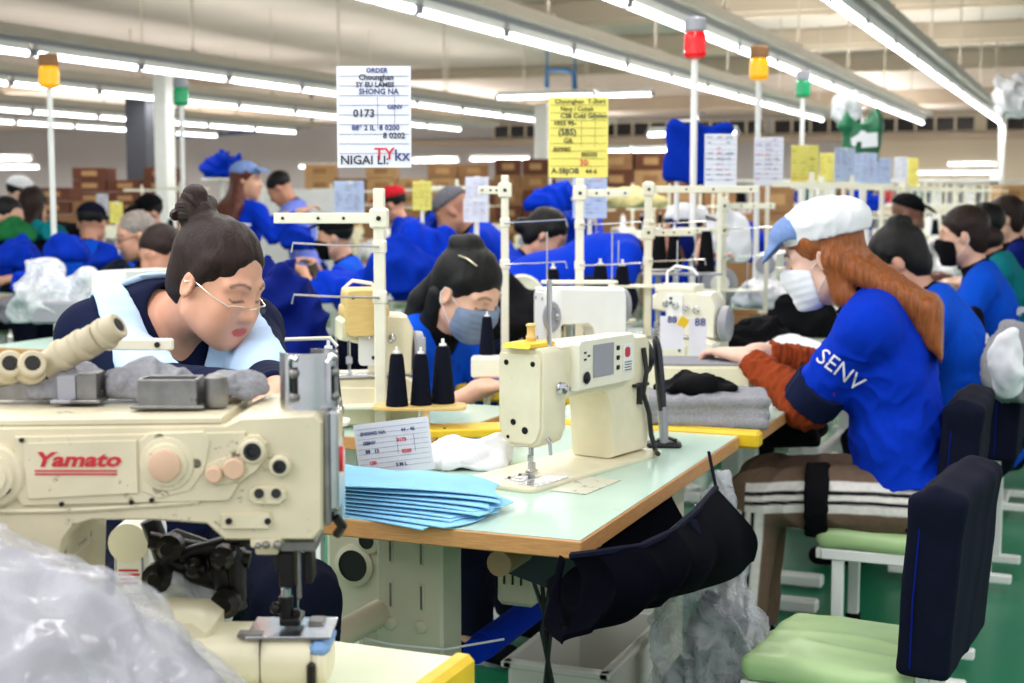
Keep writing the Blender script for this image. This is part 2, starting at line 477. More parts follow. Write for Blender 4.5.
BLUE4 = M('bright_blue_jersey', (4, 78, 206), .85, noise=(50, .08), bump=(300, .15), sheen=.15)
LAV = M('lavender_blue_jersey', (120, 136, 226), .85, noise=(30, .08))
TEAL = M('teal_jersey', (14, 122, 132), .85, noise=(50, .08), bump=(300, .15))
NAVY = M('navy_cotton', (11, 15, 34), .85, noise=(30, .15), bump=(300, .2), sheen=.1)
BLACKC = M('black_cloth', (11, 11, 15), .85, noise=(20, .2), bump=(240, .25), sheen=.1)
GREYC = M('grey_marl_cloth', (146, 146, 152), .9, noise=(160, .2), bump=(260, .3))
GREYK = M('grey_knit_wool', (112, 110, 118), .95, noise=(120, .3), bump=(300, .4))
WHITEC = M('white_cloth', (236, 236, 240), .85, noise=(20, .04), bump=(240, .2))
SKYC = M('pale_blue_cloth', (186, 212, 242), .8, noise=(20, .04), bump=(240, .12))
GREENC = M('green_cloth', (34, 110, 62), .85, noise=(12, .3), bump=(240, .2))
REDC = M('red_cloth', (190, 30, 44), .85, noise=(12, .2))
RUST = M('rust_brown_knit', (146, 62, 30), .9, noise=(80, .15), bump=(300, .35))
GREENV = M('light_green_vinyl', (178, 208, 148), .38, noise=(8, .08), spots=(14, .68, (196, 176, 140)), bump=(30, .08))
THREAD = M('navy_thread', (11, 15, 30), .8, bump=(400, .4), stretch=(1, 1, 6), noise=(60, .2))
THREADB = M('royal_blue_thread', (10, 50, 190), .7, bump=(400, .4), stretch=(1, 1, 6))
THREADW = M('white_thread', (235, 235, 235), .7, bump=(400, .4), stretch=(1, 1, 6))
PAPERW = M('white_paper', (232, 233, 244), .7, noise=(6, .03))
PAPERY = M('yellow_paper', (240, 228, 116), .7, noise=(6, .04))
PAPERL = M('pale_blue_paper', (190, 206, 238), .7, noise=(6, .04))
INKB = M('blue_ink', (60, 70, 130), .6)
INKD = M('dark_ink', (46, 46, 60), .6)
INKR = M('red_ink', (214, 40, 60), .6)
INKO = M('olive_ink', (96, 88, 40), .6)
LOGOR = M('red_logo_enamel', (192, 36, 48), .35)
CARD = M('brown_cardboard', (146, 108, 76), .8, noise=(10, .12))
CARD2 = M('dark_red_cardboard', (104, 66, 52), .8, noise=(10, .12))
CARD3 = M('tan_cardboard', (176, 138, 96), .8, noise=(10, .12))
HAIRK = M('black_hair', (14, 12, 13), .5, noise=(40, .3), bump=(90, .5), stretch=(3, 3, .6), spec=.25)
HAIRB = M('dark_brown_hair', (40, 25, 21), .5, noise=(40, .35), bump=(90, .5), stretch=(3, 3, .6), spec=.25)
HAIRR = M('auburn_hair', (150, 84, 40), .4, noise=(34, .4), bump=(90, .25), stretch=(4, 4, .5), spec=.3)
HAIRG = M('grey_hair', (150, 140, 132), .6, noise=(40, .3), bump=(90, .4))
SKIN = M('skin', attr=True, rough=.42, noise=(30, .05), bump=(220, .04), sss=.12)
PRINT = M('dyed_cloth', attr=True, rough=.85, noise=(60, .1), bump=(300, .2))
MASKW = M('white_mask_fabric', (232, 234, 240), .8, bump=(200, .1))
MASKG = M('grey_blue_mask_fabric', (128, 144, 170), .8, noise=(14, .3), bump=(200, .1))
RAGB = M('light_blue_cloth', (146, 202, 234), .8, noise=(9, .12), bump=(200, .2))
DENIM = M('pale_denim', (122, 148, 200), .85, noise=(60, .12), bump=(300, .3))
FILM = film('clear_polythene', (226, 226, 232), .42)
FILM2 = film('hanging_polythene', (232, 234, 240), .33, .08, (12, .9))
FILM3 = film('milky_polythene', (232, 236, 240), .62, wr=(12, .7))
LENS = M('clear_spectacle_lens', (235, 240, 245), .05)
GOLDW = M('pale_gold_wire', (235, 222, 200), .25, .8)
AMBER = M('amber_beacon_plastic', (240, 170, 10), .2, emit=((255, 170, 0), .35))
REDB = M('red_beacon_plastic', (210, 22, 30), .2, emit=((255, 20, 20), .25))
GREENB = M('green_beacon_plastic', (10, 140, 90), .2, emit=((0, 200, 110), .12))
TUBE = M('lit_fluorescent_tube', (255, 255, 255), .5, emit=((250, 250, 255), 6.0))
TUBE.cycles.emission_sampling = 'NONE'
BEIGEM = M('beige_trunking', (186, 176, 160), .5, noise=(3, .06))
# ------------------------------------------------------------------ people
def unit(a):
    a = np.asarray(a, float); return a / (np.linalg.norm(a) + 1e-9)

def ik(Sh, W, L1, L2, pole):
    d = W - Sh; D = np.linalg.norm(d)
    if D > (L1 + L2) * .985: W = Sh + d / D * (L1 + L2) * .985; d = W - Sh; D = np.linalg.norm(d)
    a = (L1 * L1 - L2 * L2 + D * D) / (2 * D); hgt = math.sqrt(max(L1 * L1 - a * a, 1e-6)); u = d / D
    p = np.asarray(pole, float); p = unit(p - u * (p @ u)); return Sh + u * a + p * hgt, W

def hand(F, W, d, n, side, curl=.5, sc=1.0, k=.005):
    """palm, four unequal fingers with knuckle bends, and a thumb leaving the side of the palm.
    d: pointing direction, n: back-of-hand normal, side: +1 if the thumb is towards cross(d, n)"""
    d = unit(d); n = unit(n - d * np.dot(n, d)); s = np.cross(d, n) * side; R = np.stack([s, d, n], 1)
    F.box(W + d * .043 * sc, (.036 * sc, .047 * sc, .0125 * sc), .012 * sc, R, k=.012)
    F.cap(W - d * .015, W + d * .02 * sc, .024 * sc, .024 * sc, k=.015)
    for off, L, r in ((.027, .072, .0088), (.009, .080, .0090), (-.009, .075, .0086), (-.026, .060, .0078)):
        p = W + d * .086 * sc + s * off * sc - n * .001; a = curl * .35; spread = off * 1.2
        for seg, f in ((.45, .7), (.30, .85), (.25, .8)):
            q = p + (d * math.cos(a) - n * math.sin(a) + s * spread) * L * seg * sc
            F.cap(p, q, r * sc, r * sc * .93, k=k); p = q; r *= .93; a += curl * f
    p = W + d * .022 * sc + s * .030 * sc - n * .004
    q = p + unit(d * .65 + s * .75 - n * .35) * .040 * sc; F.cap(p, q, .0125 * sc, .0105 * sc, k=.010)
    q2 = q + unit(d * .95 + s * .25 - n * .4) * .032 * sc; F.cap(q, q2, .0102 * sc, .0090 * sc, k=.004)
    q3 = q2 + unit(d * 1.0 + s * .02 - n * .45) * .022 * sc; F.cap(q2, q3, .0090 * sc, .0075 * sc, k=.003)

class Head:
    """head frame: x right, y forward, z up, origin between the ears at eye height"""
    def __init__(s, c, R, sc=1.0): s.c = np.asarray(c, float); s.R = np.asarray(R); s.sc = sc
    def w(s, x, y, z): return s.c + s.R @ (np.array([x, y, z]) * s.sc)
    def loc(s, P): return ((P - s.c) @ s.R) / s.sc
    def ell(s, F, c, r, k=.01, op='add', R=None): F.ell(s.w(*c), np.array(r) * s.sc, s.R if R is None else s.R @ R, k * s.sc, op)
    def cap(s, F, a, b, r0, r1=None, k=.008, op='add'): F.cap(s.w(*a), s.w(*b), r0 * s.sc, (r0 if r1 is None else r1) * s.sc, k * s.sc, op)
    def build(s, F, fine=True):
        s.ell(F, (0, -.016, .036), (.076, .094, .084), .02)
        s.ell(F, (0, .022, -.035), (.061, .064, .080), .035)
        for g in (-1, 1): s.cap(F, (g * .050, -.002, -.062), (g * .020, .058, -.098), .018, .016, .03)
        s.ell(F, (0, .064, -.098), (.020, .017, .016), .025)
        for g in (-1, 1):
            s.ell(F, (g * .078, -.012, -.008), (.010, .019, .031), .006, R=rotm(-.15, 0, -g * .35))
            if fine: s.ell(F, (g * .087, -.008, -.004), (.006, .011, .020), .004, 'sub', R=rotm(-.15, 0, -g * .35))
            s.ell(F, (g * .036, .058, -.030), (.024, .020, .022), .035); s.ell(F, (g * .030, .054, -.064), (.024, .022, .026), .035)
            s.cap(F, (g * .016, .080, .026), (g * .050, .062, .022), .010, .010, .014)
            s.ell(F, (g * .032, .094, .004), (.020, .016, .012), .012, 'sub')
            s.ell(F, (g * .032, .0655, .002), (.0165, .0145, .0125), .004)
        s.cap(F, (0, .082, .012), (0, .101, -.030), .0075, .0125, .012)
        for g in (-1, 1): s.ell(F, (g * .0135, .089, -.036), (.0095, .011, .0085), .006)
        s.cap(F, (-.017, .0775, -.0635), (.017, .0775, -.0635), .0060, k=.007); s.ell(F, (0, .083, -.062), (.013, .007, .0055), .005)
        s.cap(F, (-.014, .0765, -.0735), (.014, .0765, -.0735), .0072, k=.007); s.ell(F, (0, .082, -.074), (.013, .008, .0065), .005)
        if fine: s.cap(F, (-.021, .086, -.0685), (.021, .086, -.0685), .0016, k=.004, op='sub')
    def colours(s, P, base, lips=(176, 70, 74), blush=.05, brow=(46, 34, 30), eyes='down'):
        Q = s.loc(P); n = len(P); c = np.tile(np.array(lin(base)[:3], np.float32), (n, 1))
        nearh = (np.linalg.norm(Q, axis=1) < .16)
        def mixin(mask, col, a=1.0):
            m = np.clip(mask, 0, 1)[:, None] * a * nearh[:, None]; c[:] = c * (1 - m) + np.array(lin(col)[:3]) * m
        ax = np.abs(Q[:, 0]); front = Q[:, 1] > .045
        b = np.exp(-(((ax - .042) / .020) ** 2 + ((Q[:, 2] + .030) / .018) ** 2)) * front; mixin(b, (214, 110, 96), blush * 2)
        b = np.exp(-((Q[:, 0] / .02) ** 2 + ((Q[:, 2] + .03) / .014) ** 2)) * (Q[:, 1] > .085); mixin(b, (214, 110, 96), blush)
        l = ((Q[:, 0] / .0215) ** 2 + ((Q[:, 2] + .0685) / .0098) ** 2); mixin((1.25 - l) * 4 * (Q[:, 1] > .06), lips, .85)
        bz = .0265 + .006 * np.sin(np.clip((ax - .012) / .042, 0, 1) * PI) - .004 * np.clip((ax - .03) / .03, 0, 1)
        m = (1 - np.abs(Q[:, 2] - bz) / .0045) * ((ax > .013) & (ax < .054)) * front; mixin(m * 1.6, brow, .8)
        ez = -.0035 - .002 * (1 - ((ax - .032) / .017) ** 2) if eyes == 'down' else .004 + .004 * (1 - ((ax - .032) / .017) ** 2)
        m = (1 - np.abs(Q[:, 2] - ez) / .0028) * ((ax > .015) & (ax < .050)) * front; mixin(m * 1.5, (30, 22, 22), .9)
        if eyes == 'open':
            m = (1 - np.sqrt(((ax - .032) / .012) ** 2 + ((Q[:, 2] + .001) / .0055) ** 2)) * front; mixin(m * 3, (228, 224, 220), .9)
            m = (1 - np.sqrt(((ax - .032) / .0055) ** 2 + ((Q[:, 2] + .001) / .0055) ** 2)) * front; mixin(m * 4, (34, 24, 20), 1)
        return c

def emesh(name, F, mats, parent, disp=None, smooth=1, colf=None):
    P, Q = F.nets(smooth)
    if disp is not None: P = P + vnormals(P, Q) * disp(P)[:, None]
    c = colf(P) if colf else None
    return link(name, qmesh(name, P, Q, mats, c), parent)

def cloth_disp(seed, amp=.004, f=9.0, stretch=(1, 1, .55)):
    return lambda P: amp * folds(P, f, seed, stretch) + amp * .5 * wob(P, f * 2.2, seed + 3)

def person(label, loc, rot, hz=.53, lean=.25, yawb=0.0, head=(0, -.25, 0), hands=None, standing=False, h=.010, top=BLUE, sleeve='short', band=None,
           under=None, trousers=NAVY, skin=(216, 168, 142), hair='bun', hairm=HAIRK, mask=None, cap=None, sc=1.0, seed=1, collar=NAVY, fine=False,
           lips=(176, 88, 84), group=None, legs=True, curl=.7, shirt_len=0.0, headsc=1.0, hand_dirs=None, eyes='down', belly=1.0, hoff=(0, 0, 0), build=None, trcol=None, polel=(-.75, -.35, -.6), poler=(.75, -.35, -.6), cuff=.0, vneck=False, bulk=0.0, hem=0.0, pleat=.0007, hands_at=None):
    """one person facing local +Y: the body is one continuous mesh; clothes, hair, mask and cap are its children"""
    Hc = V(0, 0, hz); Rb = rotm(-lean, 0, yawb)
    def tp(x, y, z): return Hc + Rb @ V(x, y, z)
    Nb = tp(0, .035 * min(1, lean * 2), .50 * sc)
    shw = .158 * sc; Sh = {g: tp(g * shw, .025, .450 * sc) for g in (-1, 1)}
    hy, hp, hr = head
    Rh = rotm(0, 0, hy) @ rotm(hp, 0, 0) @ rotm(0, hr, 0)
    Hd = Nb + Rb @ V(0, .030, .075) + Rh @ V(0, .022, .092) * headsc + V(*hoff); hd = Head(Hd, Rh, headsc)
    hands = hands or {-1: V(-.14, .42, .86), 1: V(.14, .42, .86)}
    arms = {}
    for g in (-1, 1):
        pole = polel if g < 0 else poler
        E_, W_ = ik(Sh[g], np.asarray(hands[g], float), .275 * sc, .245 * sc, pole); arms[g] = (E_, W_)
    if standing:
        leg = {g: (Hc + V(g * .085, 0, -.02), V(g * .095, .03, hz * .52), V(g * .10, -.01, .07)) for g in (-1, 1)}
    else:
        leg = {g: (Hc + V(g * .09, .03, -.01), V(g * .12, .43, hz - .01), V(g * .13, .46, .09)) for g in (-1, 1)}
    pts = np.array([Hc, Nb, Hd] + [p for g in (-1, 1) for p in (*arms[g], *leg[g])])
    lo = pts.min(0) - .24; hi = pts.max(0) + .24; lo[2] = min(lo[2], 0)
    if not legs: lo[2] = hz - .16
    # ---- body
    F = Field(lo, hi, h)
    def torso(F, e, k=.05):
        e = e + bulk
        F.ell(tp(0, 0, .34 * sc), (.150 * sc + e, .098 * sc + e, .165 * sc + e), Rb, k=k)
        F.ell(tp(0, .005, .14 * sc), (.140 * belly * sc + e, .100 * belly * sc + e, .165 * sc + e), Rb, k=k)
        F.ell(tp(0, -.015, .01), (.168 * sc + e, .125 * sc + e, .115 + e), Rb, k=k)
        F.cap(Sh[-1] * .93 + Sh[1] * .07, Sh[1] * .93 + Sh[-1] * .07, .052 * sc + e, k=k)
        for g in (-1, 1):
            if build != 'man': F.ell(tp(g * .068, .092, .315 * sc), (.055 + e, .045 + e, .058 + e), Rb, k=.04)
            F.cap(tp(g * .04, -.005, .50 * sc), Sh[g] + V(0, 0, .005), .042 + e, .045 + e, k=.05)
    torso(F, -.004)
    F.cap(Nb - Rb @ V(0, .0, .05), hd.w(0, -.022, -.045), .054 * sc, .049 * sc, k=.03)
    hd.build(F, fine)
    for g in (-1, 1):
        E_, W_ = arms[g]
        F.cap(Sh[g], E_, .046 * sc, .038 * sc, k=.02); F.cap(E_, W_ , .037 * sc, .024 * sc, k=.012)
        F.cap(E_, E_ * .6 + W_ * .4, .036 * sc, .035 * sc, k=.02)
        dirs = (hand_dirs or {}).get(g) or (unit(W_ - E_) * .6 + V(-g * .15, .35, -.15), V(0, 0, 1))
        hand(F, W_, np.asarray(dirs[0], float), np.asarray(dirs[1], float), -g if True else g, curl, .98 * sc, k=.5 * h + .002)
        if legs:
            a, b, c = leg[g]
            F.cap(a, b, .078 * sc, .056, k=.03); F.cap(b, c, .052, .036, k=.02); F.cap(c + V(0, -.02, -.03), c + V(0, .13, -.05), .030, .026, k=.02)
    P, Q = F.nets(1)
    body = link('person', qmesh('person_body', P, Q, SKIN, hd.colours(P, skin, lips, eyes=eyes)), None, loc, rot)
    tag(body, label, 'person', group)
    # ---- top
    F = Field(lo, hi, h); torso(F, .012)
    for g in (-1, 1):
        E_, W_ = arms[g]
        if sleeve == 'short': F.cap(Sh[g] * 1, Sh[g] * .22 + E_ * .78, .064 * sc + bulk * .5, .062 * sc + bulk * .4, k=.03, flat='end')
        elif sleeve == 'long':
            F.cap(Sh[g], E_, .060 * sc, .052 * sc, k=.03); F.cap(E_, E_ * .08 + W_ * .92, .050 * sc, .038 * sc, k=.02, flat='end')
        elif sleeve == 'elbow': F.cap(Sh[g], E_, .062 * sc, .058 * sc, k=.03, flat='end')
    if shirt_len: F.ell(tp(0, -.01, -.06), (.178, .14, .12), Rb, k=.05)
    F.cap(Nb + Rb @ V(0, .008, -.018), hd.w(0, .01, .0), .062 * sc, .075, k=.008, op='sub')
    if vneck: F.cap(tp(0, .085, .50), tp(0, .115, .385), .060, .012, k=.01, op='sub')
    F.plane(tp(0, 0, -.10 - shirt_len + hem), Rb @ V(0, 0, -1))
    disp = cloth_disp(seed, .0045 if h > .006 else .0038)
    def dtop(P):
        return disp(P) * np.clip((hd.c[2] - .16 - P[:, 2]) / .1, .2, 1)
    shirt = emesh('shirt', F, top, body, dtop)
    for g in (-1, 1):
        E_, W_ = arms[g]
        if band is not None:
            F = Field(np.minimum(Sh[g], E_) - .12, np.maximum(Sh[g], E_) + .12, h)
            a = Sh[g] * .30 + E_ * .70; b = Sh[g] * .02 + E_ * .98
            F.cap(a, b, .0705 * sc + bulk * .5, .069 * sc + bulk * .45, k=.01, flat=True); emesh('sleeve_band', F, band, body, lambda P: .002 * folds(P, 9, seed + 2))
        if under is not None:
            F = Field(np.minimum(np.minimum(Sh[g], E_), W_) - .12, np.maximum(np.maximum(Sh[g], E_), W_) + .12, h)
            F.cap(Sh[g] * .4 + E_ * .6, E_, .056 * sc + bulk * .4, .056 * sc + bulk * .4, k=.03); t = .9 - cuff
            F.cap(E_, E_ * (1 - t) + W_ * t, .053 * sc + bulk * .4, .038 * sc + bulk * .25, k=.03, flat='end'); F.cap(E_, E_ * .6 + W_ * .4, .052 + bulk * .4, .047 + bulk * .3, k=.02)
            ax = unit(W_ - E_)
            emesh('under_sleeve', F, under, body, lambda P: .0014 * np.sin((P - E_) @ ax * 2 * PI / .024 + 9 * wob(P, 5, seed)) + .0025 * folds(P, 16, seed + 6, (.4, 1, 1)) + .003 * folds(P, 10, seed + 5))
    if collar is not None:
        F = Field(Nb - .16, Nb + .16, min(h, .008)); a = Nb + Rb @ V(0, -.002, -.030); b = a * .42 + hd.w(0, -.015, -.06) * .58
        F.cap(a, b, .070 * sc, .060 * sc, k=.01, flat=True); F.cap(a - (b - a), b + (b - a), .056 * sc, .052 * sc, k=.004, op='sub')
        emesh('collar', F, collar, body)
    # ---- trousers
    if legs:
        F = Field(lo, hi, max(h, .007) if trcol is None else .0045)
        F.ell(tp(0, -.015, .0), (.178 * sc, .138 * sc, .125), Rb, k=.04); F.plane(tp(0, 0, .09), Rb @ V(0, 0, 1))
        for g in (-1, 1):
            a, b, c = leg[g]
            F.cap(a, b, .096 * sc, .078, k=.04); F.cap(b, c, .075, .068, k=.03, flat='end')
        emesh('trousers', F, trousers if trcol is None else PRINT, body, cloth_disp(seed + 20, .006 if trcol is None else .0042, 6), colf=None if trcol is None else (lambda P: trcol(P, leg, Hc)))
        for g in (-1, 1):
            c = leg[g][2]; F = Field(c - .2, c + .2, .008)
            F.cap(c + V(0, -.03, -.035), c + V(0, .13, -.05), .038, .034, k=.02); F.plane(V(0, 0, .003), V(0, 0, -1)); emesh('shoe', F, BLACKC, body)
    # ---- hair
    F = Field(Hd - .33, Hd + .33, min(h, .009))
    if hair != 'none':
        if hair == 'short':
            hd.ell(F, (0, -.022, .044), (.083, .094, .083), .01)
            hd.ell(F, (0, .118, -.02), (.085, .075, .080), .012, 'sub'); F.plane(hd.w(0, 0, -.035), Rh @ V(0, .25, -1))
        else:
            hd.ell(F, (0, -.020, .044), (.084, .098, .086), .01); hd.ell(F, (0, -.055, -.02), (.070, .055, .070), .03)
            for g in (-1, 1): hd.cap(F, (g * .068, .018, .05), (g * .074, -.01, -.012), .018, .012, .02)
            hd.ell(F, (0, .128, -.035), (.074, .082, .110), .012, 'sub')
            for g in (-1, 1): hd.ell(F, (g * .094, .004, -.018), (.026, .032, .042), .008, 'sub')
        if hair == 'bun':
            hd.ell(F, (0, -.055, .135), (.036, .034, .030), .006); hd.ell(F, (.008, -.05, .170), (.020, .020, .016), .008); hd.cap(F, (0, -.045, .10), (0, -.055, .13), .030, .022, .02)
        if hair == 'topknot':
            hd.ell(F, (0, -.05, .120), (.045, .034, .030), .012); hd.ell(F, (.02, -.07, .112), (.030, .034, .024), .01)
        if hair == 'lowbun': hd.ell(F, (0, -.125, -.02), (.045, .040, .042), .02)
        if hair == 'ponytail':
            hd.ell(F, (0, -.118, .02), (.028, .026, .028), .02); p = hd.w(0, -.125, .01)
            for q, r in ((V(0, -.05, -.06), .034), (V(0, -.01, -.10), .030), (V(0, .0, -.09), .016)):
                n_ = p + (Rb @ q) * sc; F.cap(p, n_, r * 1.0, r * .8, k=.02); p = n_
        if hair == 'long':
            for x in (-.062, -.03, 0, .03, .062):
                p = hd.w(x, -.075 + abs(x) * .5, -.01)
                for q, r in ((tp(x * 1.25, -.118 - bulk * 1.5, .47 * sc), .032), (tp(x * 1.35, -.150 - bulk * 1.5, .36 * sc), .032), (tp(x * 1.2, -.148 - bulk * 1.5, .22 * sc), .018)):
                    F.cap(p, q, r, r * .92, k=.025); p = q
            for g in (-1, 1):
                F.cap(hd.w(g * .066, -.030, -.02), hd.w(g * .062, -.03, -.10), .030, .030, k=.02); F.cap(hd.w(g * .062, -.03, -.10), tp(g * .080, .035, .49 * sc), .030, .022, k=.02)
                p = hd.w(g * .074, -.028, -.005); F.cap(p, tp(g * .078, -.075 - bulk, .50 * sc), .026, .028, k=.02); F.cap(tp(g * .078, -.075 - bulk, .50 * sc), tp(g * .085, -.125 - bulk, .38 * sc), .028, .02, k=.02)
        emesh('hair', F, hairm, body, lambda P: .0022 * wob(P, 34, seed + 7, 6, (1, 1, .25)) + .0025 * wob(P, 12, seed + 8, 5, (1, 1, .4)))
    if mask is not None:
        F = Field(Hd - .2, Hd + .2, min(h, .005) if fine else min(h, .008))
        hd.ell(F, (0, .028, -.040), (.072, .074, .080), .01); hd.ell(F, (0, .075, -.030), (.032, .040, .036), .03)
        for g in (-1, 1): hd.ell(F, (g * .038, .058, -.030), (.030, .028, .034), .02); hd.ell(F, (g * .031, .054, -.066), (.033, .031, .036), .02); hd.cap(F, (g * .047, .020, -.064), (g * .019, .062, -.100), .027, .025, .02)
        hd.ell(F, (0, .066, -.092), (.032, .028, .026), .025)
        hd.ell(F, (0, .016, -.035), (.060, .066, .075), .004, 'sub')
        F.plane(hd.w(0, .10, .000), Rh @ V(0, -.28, 1)); F.plane(hd.w(0, .028, 0), Rh @ V(0, -1, 0)); F.plane(hd.w(0, .05, -.122), Rh @ V(0, .1, -1))
        mk = emesh('face_mask', F, mask, body, lambda P: pleat * np.sin(hd.loc(P)[:, 2] * 2 * PI / .019))
        for g in (-1, 1):
            mb = MB(); mb.tube([hd.w(g * .062, .032, -.022), hd.w(g * .074, .005, -.005), hd.w(g * .083, -.022, .012), hd.w(g * .085, -.026, -.008), hd.w(g * .083, -.020, -.030), hd.w(g * .074, .005, -.055), hd.w(g * .062, .032, -.085)], .0016, 5)
            mb.ob('ear_loop', WHITEC, mk)
    if cap is not None:
        F = Field(Hd - .25, Hd + .25, min(h, .008))
        hd0 = hd
        if cap[0] == 'flat': hd = Head(hd0.c, Rh @ rotm(.15, 0, 0), headsc)
        if cap[0] == 'flat':
            hd.ell(F, (0, -.020, .086), (.101, .116, .068), .01, R=rotm(-.06, 0, 0)); hd.ell(F, (0, -.02, .05), (.090, .106, .050), .02)
            F.plane(hd.w(0, 0, .046), hd.R @ V(0, -.10, -1)); hd.ell(F, (0, -.020, .018), (.080, .095, .055), .004, 'sub')
        else:
            hd.ell(F, (0, -.018, .052), (.088, .102, .080), .01); F.plane(hd.w(0, 0, .045), Rh @ V(0, 0, -1)); hd.ell(F, (0, -.018, .040), (.080, .094, .075), .004, 'sub')
        cp = emesh('cap', F, cap[1], body, lambda P: .0018 * folds(P, 14, seed + 4))
        F = Field(Hd - .25, Hd + .25, min(h, .006))
        if cap[0] == 'flat':
            hd.ell(F, (0, .066, .070), (.086, .064, .050), .01, R=rotm(-.45, 0, 0)); hd.ell(F, (0, .03, .02), (.076, .090, .055), .004, 'sub')
        tl = -.75 if cap[0] == 'flat' else -.3; yz = (.100, .036) if cap[0] == 'flat' else (.098, .060)
        hd.ell(F, (0, *yz), (.076, .062, .030), .006, R=rotm(tl, 0, 0)); hd.ell(F, (0, yz[0] - (.008 if tl < -.5 else 0), yz[1] - .012), (.095, .085, .030), .004, 'sub', R=rotm(tl, 0, 0))
        F.plane(hd.w(0, .062 if cap[0] != 'flat' else .042, 0), hd.R @ V(0, -1, 0)); emesh('cap_brim', F, cap[2], cp); hd = hd0
    body['_'] = 1; del body['_']
    return body, dict(hd=hd, Nb=Nb, Rb=Rb, Hc=Hc, Sh=Sh, arms=arms, tp=tp, shirt=shirt, leg=leg, torso=torso, lo=lo, hi=hi)

def decal_text(body_txt, size, parent, target, p, n, upv, mat, name='lettering', sub=2, align='CENTER', lift=.002, shear=0.0, bold=.0):
    """printed lettering laid on the cloth surface of target (same local space)"""
    n = unit(n); u = np.asarray(upv, float); u = unit(u - n * (u @ n)); x = np.cross(u, n)
    vs, fs = text_geo(body_txt, size, 0.0, align, shear, bold)
    bm = bmesh.new(); bv = [bm.verts.new(v) for v in vs]
    for f in fs:
        try: bm.faces.new([bv[i] for i in f])
        except ValueError: pass
    bmesh.ops.triangulate(bm, faces=bm.faces[:])
    for _ in range(sub): bmesh.ops.subdivide_edges(bm, edges=[e for e in bm.edges if e.calc_length() > size * .12], cuts=1)
    me0 = target.data; bvh = BVHTree.FromPolygons([v.co.copy() for v in me0.vertices], [tuple(q.vertices) for q in me0.polygons])
    for v in bm.verts:
        w = np.asarray(p) + x * v.co.x + u * (v.co.y - size * .35)
        hit, nn, _, _ = bvh.ray_cast(Vector(w + n * .12), Vector(-n), .3)
        v.co = Vector(w) if hit is None else hit + Vector(n) * lift
    me = bpy.data.meshes.new(name); bm.to_mesh(me); bm.free(); me.materials.append(mat)
    return link(name, me, parent)
# ------------------------------------------------------------------ sewing machines and their stands
RXZ = np.array([[1, 0, 0], [0, 0, -1], [0, 1, 0]], float)      # outline x,y -> x,z ; extrusion towards -y
RYZ = np.array([[0, 0, 1], [1, 0, 0], [0, 1, 0]], float)       # outline x,y -> y,z ; extrusion towards +x

def screw(mb, p, d, r=.004):
    mb.mat(DARKM).cyl(p, np.asarray(p) + unit(d) * .003, r, n=10)

def rrect(x0, y0, x1, y1, r, n=4):
    out = []
    for cx, cy, a0 in ((x1 - r, y0 + r, -PI / 2), (x1 - r, y1 - r, 0), (x0 + r, y1 - r, PI / 2), (x0 + r, y0 + r, PI)):
        for i in range(n + 1):
            a = a0 + PI / 2 * i / n; out.append((cx + r * math.cos(a), cy + r * math.sin(a)))
    return out

